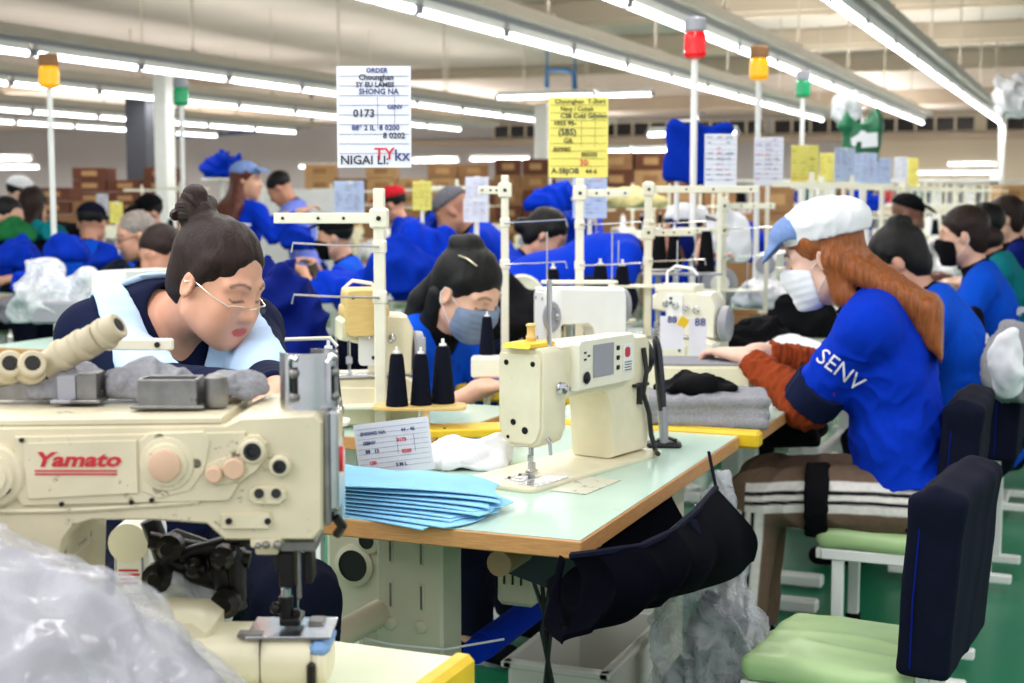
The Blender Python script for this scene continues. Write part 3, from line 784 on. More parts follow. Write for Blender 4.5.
def lockstitch(label, loc, rot, paint=CREAM, detail=True, group=None, knob=True):
    """flat-bed machine: needle end at x=0, hand wheel at x=.46, operator at -y, bed surface at z=0"""
    t = thing('sewing_machine', label, 'sewing machine', loc, rot, group)
    b = MB(); b.mat(paint).prism(rrect(-.10, -.095, .46, .095, .02), .0, .010, bev=.003)
    b.mat(STEEL).box((-.012, -.01, .0105), (.075, .05, .003), bev=.001); b.box((-.012, -.066, .0105), (.12, .05, .002), bev=.0008)
    for x in (-.03, .01): screw(b, (x, .01, .0115), (0, 0, 1), .003)
    b.ob('bed', None, t)
    a = MB(); a.mat(paint)
    a.prism([(.075, .160), (.10, .172), (.235, .172), (.262, .160), (.275, .128), (.285, .012), (.445, .012), (.452, .05), (.452, .262), (.440, .284), (.06, .290)], -.056, .056, R=RXZ, bev=.010)
    a.ob('arm', None, t)
    h = MB(); h.mat(paint).prism([(-.048, .012 + .072), (-.030, .075), (.030, .075), (.050, .088), (.060, .12), (.060, .270), (.050, .288), (-.050, .288), (-.060, .275), (-.060, .11)], 0, .085, R=RYZ, bev=.006, o=(0, 0, 0))
    h.ob('head', None, t)
    f = MB(); f.mat(paint).prism([(-.042, .094), (-.030, .083), (.030, .083), (.044, .096), (.052, .13), (.052, .262), (.045, .275), (-.045, .275), (-.052, .265), (-.052, .12)], -.006, 0, R=RYZ, bev=.002)
    for y, z, r in ((-.034, .255, .006), (.034, .255, .006), (.016, .128, .007), (-.014, .112, .008), (.030, .095, .004)): screw(f, (-.004, y, z), (-1, 0, 0), r)
    f.ob('face_plate', None, t)
    n = MB(); n.mat(STEEL).cyl((.035, .0, .09), (.035, 0, .035), .004, n=10); n.box((.035, 0, .045), (.010, .012, .016), bev=.002); n.cyl((.035, 0, .035), (.035, 0, .008), .0012, n=6)
    n.ob('needle_bar', None, t)
    n = MB(); n.mat(STEEL).cyl((.046, .004, .09), (.046, .004, .028), .0045, n=10); n.box((.046, .004, .026), (.014, .014, .018), bev=.002)
    n.prism([(-.016, 0), (.016, 0), (.016, .004), (.004, .008), (.004, .022), (-.004, .022), (-.004, .008), (-.016, .004)], -.006, .006, o=(.046, .004, .0125), R=RXZ)
    n.tube([(.02, -.045, .105), (.02, -.06, .09), (.02, -.062, .06)], .004, 6); n.ob('presser_foot', None, t)
    w = MB(); w.mat(DARKM if paint is CREAM else GREYP).lathe([(.012, 0), (.05, 0), (.055, .006), (.055, .022), (.048, .03), (.02, .032), (.012, .036)], (.455, 0, .225), (1, 0, 0), 22); w.ob('hand_wheel', None, t)
    w = MB(); w.mat(STEEL).lathe([(.004, 0), (.012, 0), (.014, .004), (.010, .008), (.014, .012), (.012, .016), (.005, .018), (.005, .028)], (.055, -.06, .20), (0, -1, 0), 14); w.ob('tension_disc', None, t)
    if detail:
        p = MB(); p.mat(CREAM2).prism([(.105, .188), (.335, .188), (.345, .20), (.345, .288), (.335, .298), (.115, .298), (.105, .288)], .050, .078, R=RXZ, bev=.006)
        cp = p.ob('control_panel', None, t)
        s = MB(); s.mat(GREYP).box((.205, -.0795, .248), (.085, .003, .072), bev=.001); s.ob('display_screen', None, cp)
        for i in range(3):
            s = MB(); s.mat(DARKM).box((.268, -.0795, .225 + i * .022), (.012, .003, .010), bev=.001); s.ob('button', None, cp)
        s = MB(); s.mat(WHITEP).box((.31, -.0793, .243), (.042, .0024, .062), bev=.0006); s.mat(LOGOR).prism(rrect(.296, .245, .318, .268, .008), .0805, .0815, R=RXZ)
        for i in range(4): s.mat(INKD).box((.31, -.0808, .216 + i * .006), (.03, .001, .002))
        s.ob('maker_label', None, cp)
        s = MB(); s.mat(DARKM)
        for y, z in ((.13, .27), (.13, .255), (.145, .262)): s.box((y, -.0790, z), (.008, .002, .004))
        s.ob('pictogram', None, cp)
        s = MB(); s.mat(DARKM).lathe([(.012, 0), (.014, .003), (.010, .006), (.004, .007)], (.135, -.078, .215), (0, -1, 0), 14); s.ob('dial', None, cp)
        c = MB(); c.mat(BLACKP).tube([(.415, -.06, .255), (.42, -.066, .20), (.405, -.066, .15), (.43, -.068, .10), (.44, -.068, .05), (.44, -.08, .012), (.40, -.11, .012)], .006, 7); c.box((.40, -.062, .17), (.06, .012, .007)); c.box((.395, -.062, .15), (.007, .012, .05)); c.ob('power_cable', None, t)
        for x, z in ((.30, .15), (.43, .03), (.43, .16), (.32, .03)): pass
    if knob:
        k = MB(); k.mat(YELL).prism([(-.052, 0), (.052, 0), (.045, .010), (-.045, .010)], -.035, .035, o=(.03, 0, .288), R=RXZ, bev=.003); k.mat(PINEW).lathe([(.010, 0), (.012, .008), (.009, .014), (.009, .028), (.012, .034), (.008, .038)], (.045, .005, .298), n=14); k.ob('oil_cap', None, t)
        k = MB(); k.mat(STEEL).cyl((.055, -.035, .286), (.055, -.035, .43), .006, n=8); k.ob('thread_post', None, t)
    return t

def overlock(label, loc, rot, paint=CREAM, top=PINEW, group=None):
    """overlock machine: needle side towards -y, looper cover in front, bed at about z=.1"""
    t = thing('overlock_machine', label, 'sewing machine', loc, rot, group)
    b = MB(); b.mat(paint).prism([(-.13, 0), (.15, 0), (.15, .11), (.10, .125), (-.10, .125), (-.13, .105)], -.11, .11, R=RXZ, bev=.010); b.ob('base', None, t)
    c = MB(); c.mat(paint).prism([(-.125, .008), (.06, .008), (.06, .100), (-.11, .104), (-.125, .095)], .108, .124, R=RXZ, bev=.006)
    for x, z in ((-.10, .03), (.04, .03), (.04, .085)): screw(c, (x, -.124, z), (0, -1, 0), .005)
    c.ob('looper_cover', None, t)
    p = MB(); p.mat(STEEL).box((-.03, -.075, .129), (.19, .085, .006), bev=.002); p.ob('cloth_plate', None, t)
    a = MB(); a.mat(paint).prism([(.02, .12), (.14, .12), (.145, .24), (.125, .275), (-.05, .285), (-.085, .262), (-.085, .215), (-.03, .205), (.01, .185)], -.085, .05, R=RXZ, bev=.014); a.ob('arm', None, t)
    w = MB(); w.mat(top).prism(rrect(-.075, -.05, .07, .075, .012), .272, .300, bev=.006); screw(w, (-.05, -.03, .299), (0, 0, 1)); w.ob('top_cover', None, t)
    n = MB(); n.mat(STEEL).cyl((-.06, -.062, .215), (-.06, -.062, .135), .005, n=8); n.box((-.06, -.062, .165), (.02, .016, .02), bev=.003); n.box((-.06, -.075, .138), (.012, .05, .006), bev=.002); n.ob('needle_bar', None, t)
    m = MB(); m.mat(WHITEP).prism(rrect(-.03, .15, .03, .27, .012), .05, .058, R=RXZ, bev=.002)
    for x, z in ((-.012, .255), (-.012, .240), (.015, .17)): screw(m, (x, -.058, z), (0, -1, 0), .005)
    m.ob('side_plate', None, t)
    for i in range(4):
        m = MB(); m.mat(STEEL).lathe([(.004, 0), (.010, 0), (.012, .004), (.008, .007), (.012, .010), (.006, .016), (.005, .022)], (-.03 + i * .035, -.052, .235 - i * .006), (0, -1, .1), 12); m.ob('tension_knob', None, t)
    h = MB(); h.mat(GREYP).lathe([(.012, 0), (.055, 0), (.062, .008), (.060, .03), (.04, .034), (.036, .028), (.012, .030)], (.148, 0, .17), (1, 0, 0), 22); h.ob('hand_wheel', None, t)
    g = MB(); g.mat(WHITEP).tube([(-.06, .05, .27), (-.06, .055, .34), (-.03, .056, .36), (.03, .056, .352), (.05, .055, .33)], .005, 7); g.ob('thread_guide', None, t)
    return t

def cone(label, loc, mat=None, sc=1.0, group=None):
    b = MB(); b.mat(mat or THREAD).lathe([(.026, .004), (.031, .010), (.030, .02), (.019, .140), (.016, .150), (.010, .152)], n=18)
    o = b.ob('thread_cone', None, None, loc); o.scale = (sc,) * 3
    tag(o, label, 'thread cone', group)
    c = MB(); c.mat(WHITEP).lathe([(.029, 0), (.029, .005), (.024, .006)], n=14); c.lathe([(.010, .150), (.009, .158), (.004, .158), (.004, .170)], n=10); c.ob('cone_core', None, o)
    return o

def thread_stand(label, loc, rot, hgt=1.1, arms=((.92, .34, 1), (.70, .26, -1)), shelf=.06, paint=CREAM2, group=None, r=.011, shelf_w=.34, sgn=1):
    t = thing('thread_stand', label, 'thread stand', loc, rot, group)
    p = MB(); p.mat(paint).box((0, 0, hgt / 2), (2 * r, 2 * r, hgt), bev=.003); p.ob('pole', None, t)
    for z, L, sg in arms:
        a = MB(); a.mat(paint).box((sg * (L / 2 + .01), 0, z), (L, .010, .026), bev=.002); a.box((sg * (L / 2 + .01), .008, z + .011), (L, .02, .004))
        for k in (.35, .6, .95): a.mat(DARKM).cyl((sg * L * k, -.004, z), (sg * L * k, -.007, z), .004, n=8)
        arm = a.ob('arm', None, t)
        a = MB(); a.mat(paint).box((0, 0, z), (.046, .040, .050), bev=.005); screw(a, (0, -.020, z), (0, -1, 0), .006); a.ob('clamp', None, arm)
    for z in (.55 * hgt, .76 * hgt):
        a = MB(); a.mat(paint).box((0, 0, z), (.034, .034, .034), bev=.004); a.mat(STEEL).tube([(0, -.02, z), (.10 * sgn, -.06, z + .005), (.20 * sgn, -.09, z + .012), (.205 * sgn, -.085, z - .01)], .003, 6); a.ob('thread_guide', None, t)
    if shelf is not None:
        s = MB(); s.mat(paint).prism(rrect(-shelf_w / 2, -.055, shelf_w / 2, .055, .04), shelf - .004, shelf + .004, bev=.002)
        for x in (-.11, 0, .11): s.mat(STEEL).cyl((x, 0, shelf), (x, 0, shelf + .17), .0028, n=6)
        s.ob('spool_shelf', None, t)
    b = MB(); b.mat(paint).box((0, 0, .008), (.06, .06, .016), bev=.003); b.ob('foot', None, t)
    return t

def sheet_paper(label, top_c, w, hgt, mat, rot, rows, ink=None, seed=0, group=None, name='order_sheet', tilt=0.0, lines=True, frameset=None, cat='paper sheet'):
    """a sheet hanging from its upper edge, facing local -y; rows are (text, x 0..1, y 0..1, size, material)"""
    r = random.Random(seed); o0 = np.zeros(3); bend = r.uniform(-.0009, .0009)
    def fn(u, v): return V((u - .5) * w, bend * math.sin(v * PI) + .0006 * math.sin(u * 5 + seed), -v * hgt)
    b = MB(); b.mat(mat).sheet(fn, 6, 8, .0008)
    o = b.ob(name, None, None, top_c, (0, tilt, rot)); tag(o, label, cat, group)
    q = MB(); I = ink or INKB
    if lines:
        for k in range(9):
            y = .10 + .095 * k
            q.mat(I).box((0, -.0030, -y * hgt), (w * .94, .0006, hgt * .004))
        for x, y0, y1 in ((.55, .30, .62), (.78, .30, .62)): q.box(((x - .5) * w, -.0030, -(y0 + y1) / 2 * hgt), (w * .004, .0006, (y1 - y0) * hgt))
    if rows is None:
        rows = []
        for k in range(9):
            for xx in (.06, .38, .66):
                if r.random() < .6:
                    L = r.uniform(.1, .25); q.mat(I if r.random() < .85 else INKR)
                    y = .06 + .1 * k; n = int(L / .02)
                    for i in range(n): q.box(((xx + i * .021 - .5) * w, -.0030, -(y + r.uniform(-.01, .01)) * hgt), (w * .012, .0006, hgt * r.uniform(.008, .035)))
    else:
        for txt, x, y, s, m in rows: q.mat(m or I).text(txt, s * hgt * 1.45, ((x - .5) * w, -.0035, -y * hgt), RXZ * 1.0, .0003, bold=.0004)
    if q.v: q.ob('writing', None, o)
    return o

def beacon(label, loc, hgt, mat, group=None, r=.055):
    t = thing('signal_beacon', label, 'signal lamp', loc, 0, group)
    p = MB(); p.mat(WHITEP).cyl((0, 0, 0), (0, 0, hgt), .016, n=10); p.cyl((0, 0, 0), (0, 0, .02), .05, n=14); p.ob('pole', None, t)
    p = MB(); p.mat(GREYP if mat is not AMBER else CARD).lathe([(r * .75, 0), (r * .95, .01), (r * .95, .06), (r * .8, .07)], (0, 0, hgt + .10), n=18); p.ob('base', None, t)
    p = MB(); p.mat(mat).lathe([(r * .3, -.01), (r * .85, 0), (r, .015), (r * .94, .03), (r, .045), (r * .94, .06), (r, .075), (r * .95, .10), (r * .8, .115)], (0, 0, hgt - .01), n=20); p.ob('lens', None, t)
    return t

def heap(name, label, cat, loc, size, seed, mat, rot=0, h=.012, lumps=7, amp=.012, f=6.0, group=None, flat=True, parent=None, kind=None):
    """a loosely bunched piece of cloth lying where it was dropped"""
    r = random.Random(seed); sx, sy, sz = [s / 2 for s in size]
    F = Field((-sx - .05, -sy - .05, -.03), (sx + .05, sy + .05, 2 * sz + .06), h)
    F.ell((0, 0, sz * .45), (sx * .85, sy * .85, sz * .75), k=.03)
    for i in range(lumps):
        a = r.uniform(0, 6.28); q = r.uniform(.2, .62)
        F.ell((sx * q * math.cos(a), sy * q * math.sin(a), r.uniform(.3, 1.15) * sz), (sx * r.uniform(.25, .45), sy * r.uniform(.25, .45), sz * r.uniform(.35, .75)), rotm(r.uniform(-.5, .5), r.uniform(-.5, .5), r.uniform(0, 3)), k=.035)
    if flat: F.plane((0, 0, .002), (0, 0, -1), .006)
    P, Q = F.nets(1); P = P + vnormals(P, Q) * (amp * folds(P, f, seed) + amp * .4 * wob(P, f * 2.3, seed + 1))[:, None]
    if flat: P[:, 2] = np.maximum(P[:, 2], .001)
    o = link(name, qmesh(name, P, Q, mat), parent, loc, rot)
    if parent is None: tag(o, label, cat, group, kind)
    return o

def folded(name, label, cat, loc, size, seed, mat, rot=0, n=3, group=None):
    """a flat folded garment: stacked soft layers with a rounded fold"""
    r = random.Random(seed); sx, sy, sz = size; F = Field((-sx / 2 - .03, -sy / 2 - .03, -.02), (sx / 2 + .03, sy / 2 + .03, sz + .04), .008)
    for i in range(n):
        z = sz * (i + .5) / n; F.box((r.uniform(-.01, .01), r.uniform(-.01, .01), z), (sx / 2 - .01, sy / 2 - .01, sz / n * .52), sz / n * .45, rotm(r.uniform(-.03, .03), r.uniform(-.03, .03), r.uniform(-.06, .06)), k=.004)
    P, Q = F.nets(1); P = P + vnormals(P, Q) * (.004 * folds(P, 7, seed))[:, None]; P[:, 2] = np.maximum(P[:, 2], .001)
    return tag(link(name, qmesh(name, P, Q, mat), None, loc, rot), label, cat, group)

def work_table(label, x0, x1, y0, y1, z=.77, top=MINT, edge=WOODEDGE, th=.032, group=None, legs=True, yellow=None, name='sewing_table'):
    t = thing(name, label, 'table', ((x0 + x1) / 2, (y0 + y1) / 2, 0), 0, group); sx, sy = x1 - x0, y1 - y0
    b = MB(); b.mat(edge).box((0, 0, z - th / 2), (sx, sy, th), bev=.002); b.ob('board_edge', None, t)
    b = MB(); b.mat(top).box((0, 0, z + .0006), (sx - .004, sy - .004, .002)); b.ob('laminate_top', None, t)
    if yellow:
        for (a0, a1, b0, b1) in yellow:
            b = MB(); b.mat(YELL).box(((a0 + a1) / 2 * sx, (b0 + b1) / 2 * sy, z - .012), ((a1 - a0) * sx, (b1 - b0) * sy, .044), bev=.008); b.ob('edge_strip', None, t)
    if legs:
        for g in (-1, 1):
            b = MB(); b.mat(WHITEP).box((0, g * (sy / 2 - .15), (z - th) / 2 + .02), (.06, .05, z - th - .04), bev=.004); b.box((0, g * (sy / 2 - .15), .03), (sx * .95, .06, .04), bev=.006); b.ob('leg', None, t)
        b = MB(); b.mat(WHITEP).box((0, 0, .22), (.04, sy - .30, .04), bev=.003); b.ob('crossbar', None, t)
    return t
# ------------------------------------------------------------------ the hall
X0, X1, Y0, Y1, CEIL = -47.0, 7.0, -4.0, 49.0, 4.0
FLOORM = M('green_floor_paint', (34, 124, 88), .30, noise=(1.2, .12), spots=(3, .66, (60, 130, 100)))
CEILM = M('ceiling_panels', (192, 182, 172), .8, noise=(.4, .10))
CEILB = M('ceiling_beam_paint', (190, 174, 154), .7, noise=(.6, .1))
WALLM = M('grey_wall_paint', (186, 184, 184), .8, noise=(.3, .06))
WALLB = M('cream_wall_paint', (214, 204, 182), .8, noise=(.3, .06))
GLASSD = M('dark_window_glass', (22, 24, 30), .15)
PIPEB = M('dark_blue_pipe', (28, 62, 108), .5)

def struct(name, mb, m=None):
    return tag(mb.ob(name, m), kind='structure')

b = MB(); b.mat(FLOORM).box((-2.5, 12, -.05), (19, 32, .1)); struct('floor', b)
b = MB(); b.mat(M('grey_bounce_floor', (150, 146, 138), .6, noise=(.6, .15))).box(((X0 - 12) / 2, (Y0 + Y1) / 2, -.05), (-12 - X0, Y1 - Y0, .1)); b.box((-2.5, (28 + Y1) / 2, -.05), (19, Y1 - 28, .1)); struct('floor', b)  # far floor made grey to keep green bounce off the ceiling
b = MB(); b.mat(CEILM).box(((X0 + X1) / 2, (Y1 + 3) / 2, CEIL + .05), (X1 - X0, Y1 - 3, .1)); struct('ceiling', b)
b = MB(); b.mat(WALLM).box(((X0 - 7.5) / 2, Y1 + .1, 2), (-7.5 - X0, .2, 4)); struct('wall_back', b)
b = MB(); b.mat(WALLB).box(((X1 - 7.5) / 2, Y1 + .1, 2), (X1 + 7.5, .2, 4)); struct('wall_back', b)
b = MB(); b.mat(WALLM).box((X0 - .1, (Y1 + 20) / 2, 2), (.2, Y1 - 20, 4)); struct('wall_left', b)
for i, y in enumerate((10, 14.5, 19, 23.5, 27.9)):
    b = MB(); b.mat(CEILB).box((-2.0, y, CEIL - .14), (11.5, .34, .28), bev=.02); b.box((-2.0, y, CEIL - .30), (11.5, .20, .06), bev=.01); struct(f'trim_{i + 1}', b)
b = MB(); b.mat(CEILB).box((-22, 28.2, CEIL - .10), (36, .28, .20), bev=.02); struct('trim_6', b)
b = MB(); b.mat(CEILB).box((-20, 38, CEIL - .18), (54, .34, .36), bev=.02); struct('trim_7', b)
# clerestory windows high on the back wall
for k in range(7):
    xa = -20.5 + k * 3.4; b = MB(); b.mat(GLASSD).box((xa + 1.55, Y1 - .012, 3.66), (3.1, .02, .46))
    b.mat(WALLB)
    for q in range(6): b.box((xa + q * .62, Y1 - .03, 3.66), (.07, .05, .5))
    for z in (3.42, 3.90): b.box((xa + 1.55, Y1 - .03, z), (3.2, .06, .05))
    struct(f'window_{k + 1}', b)
b = MB(); b.mat(CEILB).box((-9, Y1 - .12, 3.26), (30, .2, .22), bev=.02); struct('trim_8', b)

# fluorescent rows: rail, hangers and one lamp after the other
ROWS = [(-1.60, 7.6, 25.9, 'rightmost row of lamps'), (-2.82, 7.4, 25.4, 'second row of lamps from the right'), (-4.19, 7.2, 24.9, 'third row of lamps from the right'),
        (-8.50, 8.6, 25.5, 'fourth row of lamps from the right'), (-11.0, 11.2, 25.8, 'fifth row of lamps from the right'), (-14.43, 15.6, 24.8, 'sixth row of lamps from the right'), (-16.8, 18, 25.6, 'leftmost row of lamps')]
ORD = ['nearest', 'second', 'third', 'fourth', 'fifth', 'sixth', 'seventh', 'eighth', 'ninth', 'tenth', 'eleventh', 'twelfth', 'thirteenth', 'fourteenth', 'fifteenth', 'sixteenth', 'seventeenth', 'eighteenth', 'nineteenth', 'twentieth']
ZL = 2.60
fx = thing('fluorescent_lamp', '', 'ceiling lamp', (0, 0, 0), 0, 'fluorescent lamps under the rails')
b = MB(); b.mat(WHITEP).prism([(-.030, .03), (-.022, .0), (.022, .0), (.030, .03), (.030, .06), (-.030, .06)], -.70, .70, R=np.array([[1, 0, 0], [0, 0, 1], [0, 1, 0]], float)); b.ob('housing', None, fx)
b = MB(); b.mat(TUBE).cyl((0, -.70, -.020), (0, .70, -.020), .027, n=10); b.ob('tube', None, fx)
for g in (-1, 1):
    b = MB(); b.mat(GREYP).box((0, g * .715, -.012), (.06, .05, .06), bev=.006); b.ob('lamp_holder', None, fx)
first = True
for X, ya, yb, nm in ROWS:
    t = thing('lighting_rail', f'long beige lighting rail carrying the {nm}', 'lighting rail', (X, ya, 0), 0, 'lighting rails under the ceiling')
    b = MB(); b.mat(BEIGEM).box((.06, (yb - ya) / 2, ZL + .15), (.10, yb - ya + 1.0, .09), bev=.004); b.mat(GREYP).box((0, (yb - ya) / 2, ZL + .085), (.045, yb - ya + .6, .045), bev=.004); b.ob('trunking', None, t)
    y = .8
    while y < yb - ya:
        b = MB(); b.mat(BEIGEM).cyl((.06, y, ZL + .18), (.06, y, CEIL), .012, n=6); b.box((.06, y, ZL + .19), (.09, .05, .05)); b.ob('hanger_rod', None, t); y += 3.0
    n = int((yb - ya) / 1.5)
    for k in range(n):
        o = fx if first else copy_tree(fx); first = False
        o['label'] = f'{"lit tube lamp, " + ORD[k]} in the {nm}' if k else f'lit tube lamp, nearest in the {nm}'
        o.location = (X, ya + .75 + k * 1.5, ZL)
for k, (px, py, w) in enumerate(((435, 160, 1), (500, 158, 1.2), (548, 162, 1), (318, 166, 1), (692, 132, 1), (640, 150, 1), (940, 172, 1), (972, 163, 1), (975, 172, 1), (20, 167, 1.2), (10, 158, 1), (600, 150, 1))):
    p = at_z(px, py, 2.35); p = p if p[1] < 47 else V(0, 0, CAM_H) + (p - V(0, 0, CAM_H)) * (46.0 / p[1]); o = copy_tree(fx); o['label'] = ('small far tube lamp hung crosswise near the back wall, ' + ('%s counted from the left' % ORD[[20, 10].index(px)] if px in (20, 10) else ['above the parcels', 'above the grey shelves', 'beside the white column', 'above the brown cartons', 'above the blue hung shirt', 'right of the yellow sheet', 'low over the far right shelves', 'highest over the right shelves', 'middle over the right shelves', '', '', 'behind the yellow sheet'][k]))
    o.location = p; o.rotation_euler = (0, 0, PI / 2); o['group'] = 'crosswise lamps near the back wall'; o.scale = (1.4, w, 1.4)
for k, (px, py) in enumerate(((545, 95), (602, 94))):
    p = at_z(px, py, 2.75); o = copy_tree(fx); o['label'] = ['single tube lamp hung crosswise left above the yellow sheet', 'single tube lamp hung crosswise right above the yellow sheet'][k]; o.location = p; o.rotation_euler = (0, 0, PI / 2); o['group'] = 'crosswise lamps near the back wall'

def area_up(loc, sx, sy, e):
    o = area('row_and_fill_uplight', loc, sx, sy, e, (1, .97, .94)); o.rotation_euler = (PI, 0, 0)

def area(name, loc, sx, sy, e, col=(1, 1, 1), spread=None):
    l = bpy.data.lights.new(name, 'AREA'); l.shape = 'RECTANGLE'; l.size = sx; l.size_y = sy; l.energy = e; l.color = col
    o = bpy.data.objects.new(name, l); COL.objects.link(o); o.location = loc; return o
for X, ya, yb, nm in ROWS:
    area('row_and_fill_light', (X, (ya + yb) / 2, ZL - .045), .05, yb - ya, 9 * (yb - ya), (1, .985, .97))
for X in (1.0, -1.60, -2.82, -4.19, -6.4):
    area('row_and_fill_light', (X, 1.9, ZL + .12), .08, 9.5, 60, (1, .985, .97))
for X, ya, yb, nm in ROWS: area_up((X - .10, (ya + yb) / 2, ZL + .06), .05, yb - ya, 6.5 * (yb - ya))
for X in (-24, -32): area_up((X, 26, ZL + .1), .05, 22, 220)  # uplights added left of the tube rows to brighten the ceiling
for X in (-5, -15, -25): area_up((X, 37, ZL + .3), .05, 18, 240)  # more added uplights, lifting the ceiling towards the back wall
for X in (-1.6, -4.2): area_up((X, 3, ZL + .3), .05, 7, 36)
for X in (-22, -30):
    area('row_and_fill_light', (X, 24, ZL), .08, 18, 400, (1, .985, .97))  # fill added left of the tube rows, no tubes here
for X in (0, -8, -17, -27, -35, -43): area('row_and_fill_light', (X, 37, ZL + .3), .08, 16, 900, (1, .98, .95))  # added fill that brightens the back wall
w = bpy.data.worlds.new('ambient_fill'); SC.world = w; w.use_nodes = True  # soft ambient fill added through the open sides of the hall
w.node_tree.nodes['Background'].inputs[0].default_value = (.95, .97, 1, 1); w.node_tree.nodes['Background'].inputs[1].default_value = .8

# columns, posts and pipes
def column(label, px, d, wdt, zt, m, name='service_post', dep=None):
    p = at_d(px, 195, d); b = MB(); b.mat(m).box((0, 0, zt / 2), (wdt, dep or wdt, zt), bev=.01); b.box((0, 0, .06), (wdt + .06, (dep or wdt) + .06, .12), bev=.01)
    return tag(b.ob(name, None, None, (p[0], p[1], 0)), label, 'post')
column('white square post standing behind the yellow sheet', 543, 20, .19, 2.62, WHITEP)
column('white post beside the dark grey column at left', 166, 15.5, .16, 2.66, WHITEP)
column('wide dark grey column near the brown cartons', 145, 18.5, .32, 2.66, M('dark_grey_paint', (78, 80, 88), .6), 'pillar')
column('slim white post at the far right', 1000, 24.5, .10, 2.7, WHITEP)
def pipe(label, pts, r, m=PIPEB):
    P0 = np.array(pts[0]); b = MB(); b.mat(m).tube([np.array(p) - P0 for p in pts], r, 8)
    for p in (pts[0], pts[-1]): b.cyl(np.array(p) - P0, np.array(p) - P0 + V(0, 0, CEIL - p[2]), r * .4, n=6)
    return tag(b.ob('pipe', None, None, P0), label, 'pipe')
pipe('dark blue pipe running along the top of the left back wall', [at_d(178, 136, 34), at_d(250, 131, 33), at_d(300, 126, 32), at_d(312, 124, 32)], .07)
pipe('short bent blue pipe hanging under the ceiling above the yellow sheet', [at_d(547, 88, 24), at_d(547, 70, 24), at_d(568, 70, 24), at_d(574, 74, 24), at_d(575, 90, 24)], .045, M('teal_blue_pipe', (30, 96, 150), .5))
# ------------------------------------------------------------------ foreground: the arm machine, its table and the polythene
FH = V(-math.sin(CAM_YAW), math.cos(CAM_YAW), 0); RT = _rt.copy(); YD = 1.70
def yl(px, py, D=None):
    """place on the machine's front plane -> (local x, local z)"""
    D = D or YD; r = _ray(px, py); p = V(0, 0, CAM_H) + r * (D / (r @ FH)); return p
YO = yl(335, 540); YO = V(YO[0], YO[1], .77)
def q2(px, py):
    p = yl(px, py); return (float((p - YO) @ RT), float(p[2] - .77))
def q3(px, py, y=0.0):
    """pixel -> local point of the machine, y metres behind its front face"""
    p = yl(px, py, YD + y); return V((p - YO) @ RT, y, p[2] - .77)
SHELFR = CAM_YAW

ft = work_table('pale green work table with a yellow right edge under the large arm machine', -2.1, -.742, .75, 1.706, top=PALEG, edge=PALEG, th=.05, yellow=[(.478, .502, -.5, .5)], name='work_table')
ym = thing('sewing_machine', 'large worn cream arm machine with a red name plate in front', 'sewing machine', YO, CAM_YAW)
b = MB(); b.mat(OLDCREAM)
pp = [q2(*p) for p in ((-150, 428), (226, 424), (240, 417), (314, 414), (323, 422), (323, 530), (313, 541), (224, 541), (206, 525), (150, 521), (92, 521), (74, 527), (64, 540), (60, 560), (58, 650), (-150, 650))]
b.prism(pp, -.205, 0, R=RXZ, bev=.007); ybody = b.ob('casting', None, ym)
b = MB(); b.mat(OLDCREAM); rp_ = smooth_path([q3(-60, 511, .002), q3(60, 510, .002), q3(150, 505, .002), q3(200, 501, .002)], 5); b.tube(rp_, .006, 8, flat=.7); b.ob('arm_rib', None, ym)
b = MB(); xi = q2(58, 560)[0]; b.mat(WHITEP).box((xi + .001, .09, q2(0, 556)[1]), (.002, .075, .028)); b.mat(GREYP)
for i in range(3): b.box((xi + .0024, .09, q2(0, 552 + 4 * i)[1]), (.001, .06 - .012 * i, .0024))
b.ob('maker_plate', None, ym)
b = MB(); b.mat(OLDCREAM); b.prism([q2(*p) for p in ((16, 436), (246, 431), (248, 470), (230, 500), (24, 505), (14, 492))], 0, .005, R=RXZ, bev=.002)
b.prism([q2(*p) for p in ((24, 442), (138, 439), (140, 492), (30, 498))], .005, .008, R=RXZ, bev=.0015)
for p in ((152, 500), (22, 440), (62, 504), (132, 502)): screw(b, q3(*p, -.006), (0, -1, 0), .003)
cover = b.ob('front_cover', None, ym)
def text_fit(mb, s, x0, y0, x1, y1, yo, shear=0.0, bold=0.0):
    vs, fs = text_geo(s, 1.0, .002, 'LEFT', shear, bold); A = np.array(vs); a, c = A.min(0), A.max(0)
    P0 = q3(x0, y1, yo); P1 = q3(x1, y0, yo); W, H = P1[0] - P0[0], P1[2] - P0[2]
    mb.raw([P0 + V((v[0] - a[0]) / (c[0] - a[0]) * W, -v[2] * .4, (v[1] - a[1]) / (c[1] - a[1]) * H) for v in vs], fs)
b = MB(); b.mat(LOGOR); text_fit(b, 'Yamato', 38, 452, 121, 467, -.0085, .25, .03)
for y in (469.5, 472.8): b.box((q3(37, y)[0] * .5 + q3(119, y)[0] * .5, -.0085, q3(78, y)[2]), (q3(119, y)[0] - q3(37, y)[0], .001, .0020))
b.ob('name_lettering', None, cover)
def disc(name, px, py, prof, m, y=0.0, n=28, parent=None):
    b = MB(); b.mat(m).lathe(prof, q3(px, py, y), (0, -1, 0), n); return b.ob(name, None, parent or ym)
R_ = lambda px: px * YD / FPX
c1 = disc('round_cap', 168, 463, [(R_(29), 0), (R_(29), .004), (R_(27), .009), (R_(22), .010), (R_(21), .014), (R_(17), .015)], OLDCREAM)
disc('cap_plug', 168, 463, [(R_(16.5), .014), (R_(16), .020), (R_(14), .0215), (.0, .0215)], TANP, parent=c1)
for p in ((160, 438), (197, 463), (158, 489)):
    b = MB(); screw(b, q3(*p, -.004), (0, -1, 0), .006); b.ob('cap_screw', None, c1)
